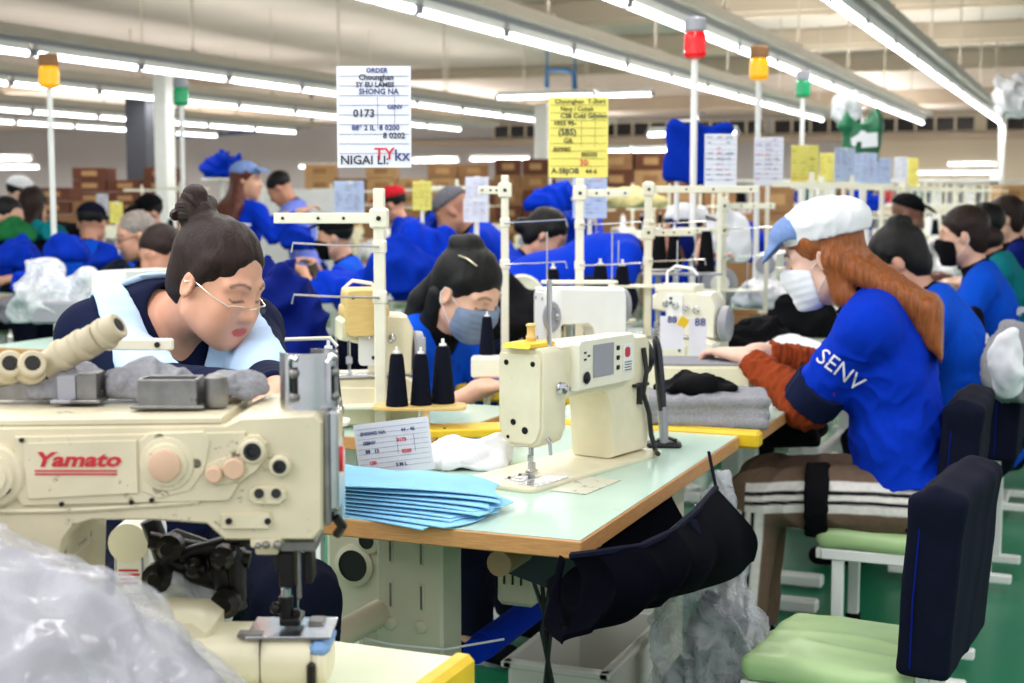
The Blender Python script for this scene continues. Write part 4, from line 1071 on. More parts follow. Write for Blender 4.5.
b = MB(); b.mat(OLDCREAM); b.prism([q2(*p) for p in ((140, 440), (150, 432), (205, 430), (212, 440), (206, 470), (192, 490), (160, 498), (142, 490))], 0, .007, R=RXZ, bev=.003); b.ob('cap_boss', None, ym)
b = MB(); b.mat(OLDCREAM); b.prism([q2(*p) for p in ((205, 466), (212, 461), (238, 452), (241, 441), (249, 434), (260, 434), (268, 442), (268, 456), (258, 470), (243, 481), (216, 485), (207, 480))], 0, .008, R=RXZ, bev=.003); b.ob('link_boss', None, ym)
for px, py, r in ((216, 473, 8.5), (236, 467, 11)): disc('inspection_plug', px, py, [(R_(r), 0), (R_(r), .014), (R_(r - 1.5), .016), (0, .016)], TANP)
def bore(px, py, r):
    c = disc('oil_port', px, py, [(R_(r + 4), 0), (R_(r + 4), .010), (R_(r + 2), .012), (R_(r), .012), (R_(r - 1), .006), (0, .006)], OLDCREAM); disc('port_plug', px, py, [(R_(r), .0), (R_(r), .013), (R_(r * .6), .013), (R_(r * .5), .009), (0, .009)], BLACKP, parent=c)
bore(254, 450, 9); bore(281, 465, 7)
b = MB(); b.mat(OLDCREAM).prism([q2(*p) for p in ((250, 490), (256, 485), (280, 485), (286, 490), (287, 498), (281, 503), (256, 503), (250, 498))], 0, .010, R=RXZ, bev=.003)
b.mat(HOLE)
for px in (259, 276): b.cyl(q3(px, 493.5, -.010), q3(px, 493.5, -.013), R_(5), n=16)
b.ob('port_plate', None, ym)
b = MB(); b.mat(OLDCREAM).prism([q2(*p) for p in ((222, 513), (270, 511), (273, 520), (270, 528), (222, 528))], 0, .006, R=RXZ, bev=.002)
for px in (229, 268): screw(b, q3(px, 521, -.006), (0, -1, 0), .004)
b.ob('lower_plate', None, ym)
c2 = disc('round_cap', -6, 475, [(R_(33), 0), (R_(33), .005), (R_(30), .009), (R_(24), .010), (R_(23), .016), (R_(18), .017)], OLDCREAM); disc('cap_plug', -6, 475, [(R_(18), .014), (R_(17), .020), (0, .021)], OLDCREAM, parent=c2)
b = MB(); screw(b, q3(6, 489, -.012), (0, -1, 0), .006); b.ob('cap_screw', None, c2)
# top deck, end plate, bracket
b = MB(); b.mat(OLDCREAM).prism([q2(*p) for p in ((-150, 421), (222, 417), (222, 425), (-150, 429))], -.200, -.004, R=RXZ, bev=.004); b.ob('top_lid', None, ym)
RE = np.array([[0, 0, 1.0], [1, 0, 0], [0, 1, 0]])
ex = q2(323, 470)[0]
b = MB(); b.mat(DSTEEL).box((ex + .004, .07, q2(0, 470)[1]), (.008, .13, q2(0, 415)[1] - q2(0, 528)[1]), bev=.002); b.mat(STEEL).box((ex + .012, .03, q2(0, 462)[1]), (.012, .05, .12), bev=.003); b.box((ex + .010, .08, q2(0, 500)[1]), (.010, .04, .09), bev=.003)
for z in (425, 450, 488, 518): screw(b, (ex + .008, .018, q2(0, z)[1]), (1, 0, 0), .004); screw(b, (ex + .008, .12, q2(0, z)[1]), (1, 0, 0), .005)
b.tube([(ex + .012, .015, q2(0, 520)[1]), (ex + .02, .02, q2(0, 530)[1]), (ex + .012, .03, q2(0, 540)[1])], .006, 7); ep = b.ob('end_plate', None, ym)
b = MB(); b.mat(M('red_sight_glass', (206, 36, 48), .15)).prism(rrect(.016, q2(0, 476)[1], .040, q2(0, 450)[1], .010), ex + .010, ex + .022, R=RE, bev=.002); b.ob('sight_glass', None, ep)
# curved steel guard with slots
gp = q3(309, 414, .045); gz0 = q2(0, 413)[1]; gz1 = gz0 + R_(58)
b = MB(); b.mat(STEEL); RG = R_(30)
b.sheet(lambda u, v: V(gp[0] + RG * math.cos(PI * (1.02 + 1.5 * u)), .050 + RG * math.sin(PI * (1.02 + 1.5 * u)) * .95, gz0 + v * (gz1 - gz0)), 40, 6, .0025); gd = b.ob('thread_guard', None, ym)
b = MB(); b.mat(DSTEEL)
def guard_pt(a, z, off=.0): return V(gp[0] + (RG + off) * math.cos(a), .050 + (RG + off) * .95 * math.sin(a), z)
for a in (4.35, 5.75):
    pts = [guard_pt(a, gz0 + .016 + k * .0095, .003) for k in range(5)]
    b.mat(STEEL).tube([guard_pt(a - .22, gz0 + .008, .001), guard_pt(a - .22, gz1 - .010, .001), guard_pt(a - .1, gz1 - .004, .001), guard_pt(a + .12, gz1 - .006, .001)], .004, 6)
    b.mat(HOLE).tube([guard_pt(a, gz0 + .014, .0012), guard_pt(a, gz1 - .016, .0012)], .0055, 8, flat=.4); b.mat(DSTEEL)
    for z in (gz0 + .016, gz0 + .045): b.sph(guard_pt(a, z, .004), .006, 10)
b.ob('slot_bracket', None, gd)
# needle bars, foot, looper arm
def nb(name, parts, m=DARKM):
    b = MB()
    for kind, *a in parts:
        if kind == 'm': b.mat(a[0])
        elif kind == 'b': px0, py0, px1, py1, y0, y1 = a; p = q3(px0, py0, y0); r = q3(px1, py1, y0); b.box(((p[0] + r[0]) / 2, (y0 + y1) / 2, (p[2] + r[2]) / 2), (abs(r[0] - p[0]), y1 - y0, abs(p[2] - r[2])), bev=.002)
        elif kind == 'c': px0, py0, px1, py1, y, r = a; b.cyl(q3(px0, py0, y), q3(px1, py1, y), r, n=14)
        elif kind == 's': px, py, y, r = a; b.sph(q3(px, py, y), r, 12)
    return b.ob(name, None, ym)
nb('needle_clamp', [('m', DSTEEL), ('b', 280, 541, 316, 552, .02, .09), ('m', DARKM), ('b', 278, 552, 294, 588, .03, .08), ('m', DSTEEL), ('b', 296, 550, 301, 600, .03, .04), ('m', DARKM), ('b', 303, 552, 312, 585, .035, .075), ('m', STEEL), ('c', 286, 588, 286, 612, .05, .0065), ('c', 298, 600, 298, 616, .05, .001), ('m', DARKM), ('c', 286, 596, 286, 604, .05, .009)])
nb('presser_foot', [('m', DARKM), ('c', 286, 604, 286, 622, .05, .0085), ('b', 279, 620, 300, 627, .03, .075), ('b', 292, 610, 300, 624, .045, .055), ('s', 276, 608, .05, .008)])
nb('lift_lever', [('m', OLDCREAM), ('b', 250, 538, 282, 548, .0, .06), ('m', STEEL), ('c', 262, 546, 262, 546.01, .0, .001), ('m', OLDCREAM), ('b', 255, 546, 278, 555, .02, .06), ('m', DSTEEL), ('s', 266, 545, -.001, .005), ('s', 258, 546, -.001, .004), ('s', 278, 545, -.001, .006), ('m', DARKM), ('b', 274, 553, 281, 572, .03, .04)])
# cylinder bed
cb = MB(); cb.mat(CREAM)
a0, a1 = q3(140, 653, .06), q3(326, 653, .06); HB = R_(28)
cb.prism(rrect(-.055, -HB, .055, HB * .98, .026, 5), a0[0], a1[0] - .012, o=(0, .055, a0[2]), R=RYZ, bev=.006); cb.mat(DARKM).box((a1[0] - .072, .055, a0[2]), (.001, .1115, HB * 1.99)); cb.ob('cylinder_bed', None, ym)
b = MB(); b.mat(CREAM).prism(rrect(-.052, -HB * .95, .052, HB * .9, .026, 5), a1[0] - .012, a1[0] + .006, o=(0, .055, a0[2]), R=RYZ, bev=.008); b.mat(DARKM).box((a1[0] - .010, .0, a0[2] - .01), (.010, .012, .035), bev=.003); b.ob('bed_end_cap', None, ym)
b = MB(); b.mat(M('blue_masking_tape', (120, 158, 206), .6)).box((a1[0] - .002, .045, a0[2] + HB * .62), (.026, .085, .020), bev=.008); b.ob('tape_patch', None, ym)
b = MB(); b.mat(STEEL).box((q3(276, 0)[0], .05, a0[2] + HB + .002), (R_(88), .085, .004), bev=.001); b.mat(DSTEEL).box((q3(236, 0)[0], .02, a0[2] + HB + .004), (.03, .02, .004)); b.box((q3(300, 0)[0], .07, a0[2] + HB + .005), (.02, .03, .006), bev=.002); b.ob('needle_plate', None, ym)
b = MB(); b.mat(CREAM).prism([q2(*p) for p in ((58, 620), (190, 624), (206, 636), (206, 678), (58, 683))], -.12, -.02, R=RXZ, bev=.010); b.ob('bed_root', None, ym)
# rear puller drive: dark rods and blocks behind the arm
pd = MB(); pd.mat(DARKM)
for (x0, y0, x1, y1, y, r) in ((150, 540, 250, 560, .20, .012), (165, 560, 240, 585, .22, .018), (215, 540, 235, 610, .20, .018), (232, 545, 238, 600, .18, .009), (150, 520, 180, 600, .24, .014), (180, 555, 260, 535, .19, .010)): pd.cyl(q3(x0, y0, y), q3(x1, y1, y), r, n=12)
pd.mat(DARKM)
for (x, y, d, r) in ((172, 545, .18, .018), (197, 565, .19, .014), (225, 555, .17, .016), (228, 600, .18, .020), (160, 575, .2, .02)): pd.lathe([(r, 0), (r, .02), (r * .6, .026), (r * .5, .03)], q3(x, y, d), (0, -1, 0), 14)
pd.mat(BLACKP).box(q3(200, 560, .24), (.10, .02, .06), rotm(0, .35, 0), bev=.006); pd.box(q3(232, 575, .20), (.035, .03, .08), bev=.006); pd.ob('puller_drive', None, ym)

mo = thing('motor_unit', 'small white motor unit with red lettering behind the arm machine', 'motor', yl(133, 604, 1.99) * V(1, 1, 0) + V(0, 0, .775), CAM_YAW)
b = MB(); s_ = 1.99 / FPX; b.mat(WHITEP).prism(rrect(-19 * s_, 0, 20 * s_, 104 * s_, .02), -.10, 0, R=RXZ, bev=.006); b.ob('housing', None, mo)
b = MB(); b.mat(CREAM2).cyl((-.004, -.004, 88 * s_), (-.004, .09, 88 * s_), .028, n=20); b.ob('end_drum', None, mo)
b = MB(); b.mat(GREYP).prism(rrect(-17 * s_, 34 * s_, 12 * s_, 74 * s_, .004), 0, .002, R=RXZ); b.mat(WHITEP).prism(rrect(-15 * s_, 36 * s_, 10 * s_, 72 * s_, .003), .002, .003, R=RXZ)
b.mat(LOGOR)
for i, wd in enumerate((20, 22, 16, 19)): b.box((-3 * s_, -.0035, (60 - i * 4.5) * s_), (wd * s_, .001, 2 * s_))
b.ob('rating_plate', None, mo)
heap('plastic_bag', 'crumpled milky plastic bag lying under the arm of the large machine', 'bag', yl(190, 618, 1.93) * V(1, 1, 0) + V(0, 0, .775), (.125, .10, .135), 5, FILM3, CAM_YAW, h=.006, lumps=4, amp=.006, f=12)

# things lying on top of the arm machine
zt = float(q2(0, 418)[1] + .77)
def on_arm(px, y, z=zt): p = YO + RT * q3(px, 418, y)[0] + FH * y; return V(p[0], p[1], z + .004)
t = thing('metal_bracket', 'dull grey open metal box bracket lying on the arm machine', 'bracket', on_arm(172, .07), CAM_YAW)
b = MB(); b.mat(DSTEEL)
for c, s in (((0, -.022, .018), (.072, .004, .036)), ((0, .022, .018), (.072, .004, .036)), ((-.034, 0, .018), (.004, .044, .036)), ((.034, 0, .018), (.004, .044, .036)), ((0, 0, .002), (.09, .054, .004))): b.box(c, s, bev=.0012)
b.ob('tray', None, t); b = MB(); b.mat(DSTEEL).lathe([(.014, 0), (.016, .006), (.014, .036), (.008, .040)], (.055, .0, 0), n=14); b.ob('round_post', None, t)
for i, (px, y, w_, h_) in enumerate(((72, .12, .024, .034), (92, .12, .026, .036))):
    b = MB(); b.mat(DSTEEL if i else GREYP).prism([(-w_ / 2, 0), (w_ / 2, 0), (w_ / 2, h_), (-w_ / 2, h_ * .95)], -.02, .02, R=RXZ, bev=.002); b.box((0, 0, .002), (w_ * 1.5, .06, .004), bev=.001); tag(b.ob('steel_block', None, None, on_arm(px, y), CAM_YAW), ['lighter upright grey steel block on the arm machine', 'browner upright grey steel block on the arm machine'][i], 'steel block')
heap('grey_cloth', 'rumpled grey cloth lying on the arm machine behind the steel blocks', 'cloth', on_arm(62, .16), (.15, .08, .036), 8, GREYC, CAM_YAW, h=.005, amp=.006, f=14)
heap('grey_cloth', 'pale grey cloth bunched beside the open bracket on the arm machine', 'cloth', on_arm(150, .15), (.10, .08, .040), 11, GREYC, CAM_YAW, h=.005, amp=.006, f=14)
heap('grey_cloth', 'thin grey lining trailing towards the steel guard on the arm machine', 'cloth', on_arm(222, .14), (.09, .05, .016), 12, GREYC, CAM_YAW, h=.005, amp=.005, f=14)
b = MB(); b.mat(CREAM2).box((0, 0, .0), (.14, .012, .016), bev=.002); b.mat(DARKM)
for x in (-.01, .05): b.cyl((x, -.006, 0), (x, -.008, 0), .004, n=10)
b.mat(CREAM2).cyl((-.06, 0, -.05), (-.06, 0, .0), .008, n=8); b.box((-.06, 0, -.052), (.04, .03, .006))
pz = yl(122, 366, 1.95); tag(b.ob('guide_bar', None, None, V(pz[0], pz[1], zt + .062), CAM_YAW), 'cream guide bar with two screws standing behind the arm machine', 'guide bar')
# row of slanting tan tension posts
TANK = M('tan_thread_post', (192, 180, 152), .55, noise=(30, .12))
tp_ = thing('tension_post_rack', 'slanting rack of tan hollow thread posts on the arm machine', 'thread rack', on_arm(30, .14), CAM_YAW)
b = MB(); b.mat(DSTEEL).prism([(-.16, 0), (.10, 0), (.10, .012), (.02, .030), (-.05, .012), (-.16, .012)], -.02, .02, R=RXZ, bev=.002); b.ob('rack_base', None, tp_)
for i, (px, py) in enumerate(((8, 372), (30, 372), (52, 362), (72, 352), (94, 341))):
    p = yl(px, py, YD + .13); lx = float((p - on_arm(30, .14)) @ RT); lz = float(p[2] - zt - .004); d = unit(V(1, -.25, .62) if i > 1 else V(.35, -.8, .35)); c = V(lx, -.01, lz)
    b = MB(); b.mat(TANK).lathe([(.010, -.030), (.013, -.028), (.014, -.012), (.018, -.010), (.018, .012), (.021, .014), (.021, .022), (.018, .024), (.0175, .040), (.015, .042), (.010, .042), (.009, .022), (0, .022)], c, d, 18); b.ob('post', None, tp_)
    b = MB(); b.mat(HOLE).cyl(c + d * .0415, c + d * .0425, .008, n=12); b.ob('bore', None, tp_)
b = MB(); b.mat(DARKM).sph((-.13, -.03, .02), .012, 12); b.cyl((-.13, -.03, 0), (-.13, -.03, .02), .007, n=10); b.ob('black_knob', None, tp_)

# big polythene bag in the corner with pale cloth showing through
def bag_field(e, h=.009):
    F = Field((-.55, -.30, -.05), (.48, .34, .42), h)
    F.ell((-.24, 0, .07), (.33 + e, .22 + e, .20 + e), k=.05); F.ell((-.31, .02, .17), (.20 + e, .19 + e, .13 + e), k=.06); F.ell((-.06, 0, .05), (.20 + e, .18 + e, .115 + e), k=.06); F.ell((.05, -.01, .01), (.15 + e, .14 + e, .07 + e), k=.06)
    F.plane((0, 0, .0), (0, 0, -1), .01); return F
bp_ = yl(92, 683, 1.44); bl = V(bp_[0], bp_[1], .775) + RT * .02
F = bag_field(0); P, Q = F.nets(2); Nn = vnormals(P, Q); cr = folds(P, 5.5, 3, (1, 1, .8)); P = P + Nn * (.006 * folds(P, 3.0, 3, (1, 1, .6)) + .0055 * folds(P, 7, 5, (.6, 1, 1.2)) + .0036 * folds(P, 15, 4))[:, None]; P[:, 2] = np.maximum(P[:, 2], .0)
bag = tag(link('polythene_bag', qmesh('polythene_bag', P, Q, film('crumpled_polythene', (224, 224, 232), .33, .07, (9, .55))), None, bl, CAM_YAW), 'large crumpled clear polythene bag full of grey cloth in the corner', 'bag')
F = bag_field(-.022, .012); emesh('bagged_cloth', F, M('bagged_grey_cloth', (158, 155, 160), .9, noise=(4, .3), bump=(120, .3)), bag, lambda P: .010 * folds(P, 5, 41))
heap('dark_cloth', 'small dark patterned cloth poking out below the cylinder bed', 'cloth', yl(262, 683, 1.55) * V(1, 1, 0) + V(0, 0, .775), (.12, .07, .03), 14, NAVY, CAM_YAW, h=.005, amp=.005, f=14)
# ------------------------------------------------------------------ the middle table, what lies on it and hangs under it
TX0, TX1, TY0, TY1 = -1.38, -.83, 2.383, 3.60
mt = thing('sewing_table', 'mint topped plywood sewing table in the middle with the screen machine', 'table', ((TX0 + TX1) / 2, (TY0 + TY1) / 2, 0))
sx, sy = TX1 - TX0, TY1 - TY0
b = MB(); b.mat(WOODEDGE).box((0, 0, .752), (sx, sy, .034), bev=.0025); b.ob('board_edge', None, mt)
b = MB(); b.mat(MINT).box((0, 0, .7695), (sx - .006, sy - .006, .002)); b.ob('laminate_top', None, mt)
PED = M('beige_leg_enamel', (206, 200, 176), .4, noise=(8, .06), spots=(24, .70, (120, 108, 84)))
pc = at_z(419, 640, .45); lx, ly = pc[0] - (TX0 + TX1) / 2, 2.62 - (TY0 + TY1) / 2
b = MB(); b.mat(PED).box((lx + .006, ly + .05, .385), (.150, .10, .70), bev=.006)
for x in (-.035, .035):
    for z in (.66, .565): b.mat(PED).prism(rrect(lx + x - .006, z - .035, lx + x + .006, z + .025, .005), -ly, -ly + .004, R=RXZ, bev=.001); b.mat(DSTEEL).prism(rrect(lx + x - .002, z - .03, lx + x + .003, z + .02, .002), -ly + .003, -ly + .0045, R=RXZ)
    b.mat(PED).lathe([(.012, 0), (.014, .004), (.012, .010), (.006, .012)], (lx + x, ly, .50), (0, -1, 0), 14)
b.ob('leg', None, mt)
b = MB(); b.mat(PED).box((lx + .03, ly + .06, .03), (.52, .12, .05), bev=.008); b.ob('leg_foot', None, mt)
b = MB(); b.mat(PED).box((.14, .44, .38), (.05, .10, .70), bev=.005); b.ob('leg', None, mt)
b = MB(); b.mat(PED).box((0, .44, .03), (.54, .10, .05), bev=.008); b.ob('leg_foot', None, mt)
b = MB(); b.mat(M('beige_tube', (196, 184, 158), .4)).cyl((-.255, -.80, .515), (-.255, -.10, .515), .028, n=18); b.ob('stretcher_tube', None, mt)
b = MB(); b.mat(M('brown_tube', (176, 140, 108), .35)).cyl((.03, -.40, .655), (.03, .50, .655), .026, n=16); b.ob('upper_tube', None, mt)
p = at_d(490, 615, 3.15); b = MB(); b.mat(PED).box((-.06, .19, .56), (.09, .56, .17), bev=.01)
for k in range(3): b.mat(DARKM).box((-.085 + k * .02, -.092, .55), (.004, .004, .05))
b.ob('oil_pan', None, mt)
b = MB(); b.mat(BLUE).cyl((-.11, -.16, .40), (-.11, .22, .40), .032, n=16); b.cyl((-.11, -.20, .40), (-.11, -.16, .40), .028, n=16); b.ob('blue_roll', None, mt)
b = MB(); b.mat(M('charcoal_sheet', (40, 44, 54), .6)).box((.085, -.27, .64), (.24, .008, .13), rotm(.2, .28, .1), bev=.003); b.ob('guard_sheet', None, mt)
b = MB(); b.mat(BLACKP)
for k in range(3): b.tube([(.03 + .02 * k, -.18, .73), (.0 + .03 * k, -.17, .60), (.05 - .01 * k, -.16, .45), (.02 + .03 * k, -.15, .20), (.05, -.10, .05)], .005, 6)
b.ob('power_cable', None, mt)
b = MB(); b.mat(M('white_wire', (220, 220, 220), .5)).tube([(-.35, -.46, .50), (-.20, -.42, .47), (-.10, -.38, .46), (.0, -.30, .47)], .0025, 6); b.ob('thin_wire', None, mt)
# motor box behind the leg
mb_ = thing('motor_box', 'beige motor box with dark round bores left of the table leg', 'motor box', (-1.50, 2.80, 0), .0)
b = MB(); b.mat(PED).box((0, .12, .57), (.19, .20, .34), bev=.012); b.ob('housing', None, mb_)
b = MB(); b.mat(PED).box((0, .12, .20), (.08, .08, .40), bev=.006); b.box((0, .12, .02), (.30, .30, .04), bev=.006); b.ob('stand', None, mb_)
for x, z, r in ((-.005, .665, .011), (.015, .615, .019), (-.02, .555, .036)):
    b = MB(); b.mat(PED).lathe([(r + .012, 0), (r + .012, .006), (r, .010)], (x, .02, z), (0, -1, 0), 20, cap=False); b.mat(HOLE).cyl((x, .02, z), (x, .013, z), r + .001, n=20); b.ob('bore', None, mb_)
b = MB(); b.mat(M('pale_grey_bin', (214, 214, 206), .5))
for c, s in (((0, 0, .01), (.24, .50, .02)), ((-.12, 0, .13), (.012, .50, .26)), ((.12, 0, .13), (.012, .50, .26)), ((0, -.25, .13), (.24, .012, .26)), ((0, .25, .13), (.24, .012, .26)), ((0, -.25, .25), (.27, .03, .018)), ((.125, 0, .25), (.03, .53, .018)), ((-.125, 0, .25), (.03, .53, .018))): b.box(c, s, bev=.004)
pb = at_z(545, 660, .27); tag(b.ob('storage_bin', None, None, (pb[0] + .03, pb[1] + .25, 0.001), 0), 'pale grey open bin on the floor under the middle table', 'bin')
nd = at_z(538, 482, .77)
ls = lockstitch('cream sewing machine with grey screen on the middle mint table', (nd[0] - .035, nd[1] - .01, .7705), math.radians(90 - 13))
# marked area on the laminate
tl = at_z(664, 447, .77); th_ = thing('thread_suction_stand', 'black and clear flat tube standing beside the screen machine', 'tube stand', tl + V(0, 0, .0005), .3)
b = MB(); b.mat(BLACKP).box((0, 0, .006), (.085, .05, .012), bev=.005); b.tube([(-.02, .0, .012), (0, .01, .024), (.03, .0, .016)], .008, 8, flat=.6); b.ob('base', None, th_)
b = MB(); b.mat(M('smoked_clear_plastic', (150, 152, 158), .12)).tube([(0, 0, .012), (-.002, 0, .05), (-.005, 0, .10)], [.022, .024, .022], 14, flat=.5); b.ob('clear_sleeve', None, th_)
b = MB(); b.mat(M('black_vinyl', (26, 27, 34), .3)).tube([(-.005, 0, .09), (-.012, 0, .17), (-.018, 0, .235), (-.022, 0, .262), (-.024, 0, .272)], [.022, .024, .023, .018, .006], 14, flat=.5); b.ob('black_sleeve', None, th_)

# pale blue work pieces fanned out in a pile
pc = at_z(404, 509, .77)
for k in range(9):
    r = random.Random(k + 3); W, H = .33 + r.uniform(-.02, .02), .205
    b = MB(); ph = r.uniform(0, 6)
    def fn(u, v, k=k, ph=ph):
        lay = .0015 + k * .0034 + k * .0042 * (1 - u) ** .7
        z = lay + (.007 * abs(math.sin(v * 9 + ph + 1.5 * u)) * (1 - u) if k > 6 else 0) + .0035 * math.sin(u * 5 + ph) * v * min(k, 4) / 4 + .010 * max(0, v - .6) * (k / 9) * math.sin(u * 9 + ph) ** 2
        bx = .022 * math.sin(v * 2.2 + ph) * u; return V((u - .5) * W + bx, (v - .5) * H * (1 - .42 * u * u) + .02 * math.sin(u * 2.4), max(z, .001 + k * .001))
    b.mat(RAGB).sheet(fn, 20, 10, .0020)
    o = b.ob('cloth_piece', None, None, (pc[0] + .008 * (k % 3) - .01 + .003 * k, pc[1] - .045 + .008 * k, .7712), math.radians(-24 + 5.2 * k + r.uniform(-4, 4)))
    tag(o, ['bottom piece', 'second piece from the bottom', 'third piece from the bottom', 'fourth piece from the bottom', 'middle piece', 'fourth piece from the top', 'third piece from the top', 'second piece from the top', 'topmost piece'][k] + ' in the pile of pale blue cloth on the middle table', 'cloth piece', 'pale blue cloth pieces in the pile')
wp = at_z(463, 468, .77); heap('white_cloth', 'crumpled white cloth beside the pale blue pile on the middle table', 'cloth', wp + V(0, 0.02, .001), (.24, .14, .06), 21, WHITEC, .5, h=.004, lumps=13, amp=.012, f=8)
# card standing on the table
cp = at_z(391, 474, .772)
b = MB(); b.mat(CARD3).box((0, .035, .012), (.14, .07, .022), bev=.003); o = b.ob('cardboard_rest', None, None, (cp[0], cp[1], .7715), CAM_YAW); tag(o, 'small cardboard rest under the standing order card', 'cardboard')
sheet_paper('white order card with red writing standing at the table end', cp + V(0, 0, .118), .165, .117, PAPERW, CAM_YAW, [('SHONG NA', .08, .22, .062, INKB), ('44 - 46', .62, .22, .062, INKB), ('GENV', .10, .40, .062, INKB), ('0173', .55, .40, .062, INKR), ('88   12', .12, .56, .062, INKB), ('0200', .60, .62, .062, INKR), ('120', .15, .78, .062, INKR), ('S M L', .50, .86, .062, INKB)], seed=4, name='order_card', tilt=-.12)
for k, (px, py, w_, h_, a) in enumerate(((410, 470, .07, .035, .4), (575, 512, .16, .09, 0))):
    pass
# printed guide sheet taped flat near the bed
gp_ = at_z(585, 482, .77); b = MB(); b.mat(M('aged_film_sheet', (214, 214, 196), .3, spots=(30, .55, (150, 136, 112)))).box((0, 0, .0006), (.085, .17, .0008)); tag(b.ob('guide_sheet', None, None, (gp_[0] + .015, gp_[1] - .04, .7712), -.12), 'thin stained guide sheet taped beside the needle plate', 'paper sheet')
# yellow board lying left of the table
yb = at_z(464, 431, .81); b = MB(); b.mat(YELL).box((0, 0, .010), (.11, .30, .02), bev=.003); b.mat(DARKM).cyl((.03, -.05, .02), (.03, -.05, .022), .004, n=8); tag(b.ob('yellow_board', None, None, (yb[0], yb[1], .802), -1.05), 'yellow painted board lying between the two table rows', 'board')

# navy cloth pouch slung below the table edge
rimp = [(572, 556, -.80), (598, 553, -.74), (640, 547, -.69), (672, 532, -.67), (695, 512, -.69), (716, 488, -.76)]
botp = [(558, 642, -.78), (590, 632, -.73), (636, 612, -.69), (662, 600, -.67), (704, 588, -.67), (757, 562, -.70)]
RP = np.array([at_x(*p) for p in rimp]); BP = np.array([at_x(*p) for p in botp])
def lerpc(A, u):
    t = u * (len(A) - 1); i = min(int(t), len(A) - 2); f = t - i; f = f * f * (3 - 2 * f) * .3 + f * .7; return A[i] * (1 - f) + A[i + 1] * f
def pouch(u, v):
    if v < .5:
        w_ = v * 2; a = lerpc(RP, u); c = lerpc(BP, u); p = a + (c - a) * w_; p = p + V(.05 * math.sin(w_ * PI) * (.6 + .4 * math.sin(u * PI)), 0, 0)
    else:
        w_ = (v - .5) * 2; a = lerpc(BP, u); c = lerpc(RP, u); q_ = min(1, u / .3); q_ = q_ * q_ * (3 - 2 * q_); c = V(c[0] - .03, c[1] + .02, c[2] - .01) * (1 - q_) + V(-.86, c[1] * .9 + .28, .735 - .03 * math.sin(u * PI)) * q_; p = a + (c - a) * w_ + V(-.02 * math.sin(w_ * PI), 0, -.03 * math.sin(w_ * PI))
    return p + V(1, 0, 0) * .008 * math.sin(u * 34 + 4 * math.sin(v * 5)) * math.sin(v * PI) + V(0, 0, 1) * .004 * math.sin(u * 23 + v * 8)
o0 = V(-.83, 2.75, .5); b = MB(); b.mat(M('navy_lining_cloth', (4, 5, 13), .95, noise=(20, .2), bump=(300, .2), spec=.04)).sheet(lambda u, v: pouch(u, v) - o0, 60, 36, .003)
po = b.ob('cloth_pouch', None, None, o0); tag(po, 'black navy cloth pouch slung under the right edge of the middle table', 'pouch')
b = MB(); b.mat(NAVY).tube([lerpc(RP, k / 20) - o0 for k in range(21)], .007, 7); b.ob('rim_binding', None, po)
b = MB(); b.mat(NAVY).tube([RP[-1] - o0, RP[-1] + V(-.03, .05, .07) - o0], .004, 6); b.ob('tie_string', None, po)
b = MB(); b.mat(NAVY).tube([lerpc(RP, .72) - o0 + V(.01, 0, 0), lerpc(RP, .70) - o0 + V(.03, .0, -.05), lerpc(RP, .76) - o0 + V(.035, 0, -.10)], [.010, .013, .004], 7, flat=.3); b.ob('loose_strap', None, po)

# tall clear bag hanging behind the pouch
tb = at_d(725, 640, 3.35); F = Field((-.24, -.22, -.02), (.24, .22, .62), .010)
F.cap((0, 0, .10), (-.04, 0, .22), .135, .12, k=.06); F.cap((-.04, 0, .22), (-.04, .02, .42), .11, .07, k=.06); F.cap((-.04, .02, .42), (.0, .05, .60), .06, .018, k=.05); F.ell((.03, -.02, .09), (.18, .15, .10), k=.05); F.plane((0, 0, 0), (0, 0, -1), .01)
P, Q = F.nets(1); P = P + vnormals(P, Q) * (.016 * folds(P, 6, 31, (1, 1, .25)) + .008 * folds(P, 12, 35, (1, 1, .4)))[:, None]
hb = tag(link('plastic_bag', qmesh('plastic_bag', P, Q, FILM2), None, (tb[0], tb[1], .135), .4), 'tall clear plastic bag with dark cloth hanging beside the green chair', 'bag')
F = Field((-.24, -.22, -.02), (.24, .22, .5), .012); F.cap((-.02, 0, .11), (-.03, 0, .25), .11, .07, k=.05); F.ell((.03, 0, .07), (.14, .11, .055), k=.04); emesh('bagged_cloth', F, NAVY, hb, lambda P: .02 * folds(P, 5, 61))
b = MB(); b.mat(PED).box((0, 0, .125), (.36, .36, .02), bev=.003)
for x in (-.15, .15):
    for y in (-.15, .15): b.box((x, y, .058), (.03, .03, .115), bev=.003)
tag(b.ob('low_stand', None, None, (tb[0], tb[1], 0), .4), 'low beige stand under the tall clear plastic bag', 'stand')

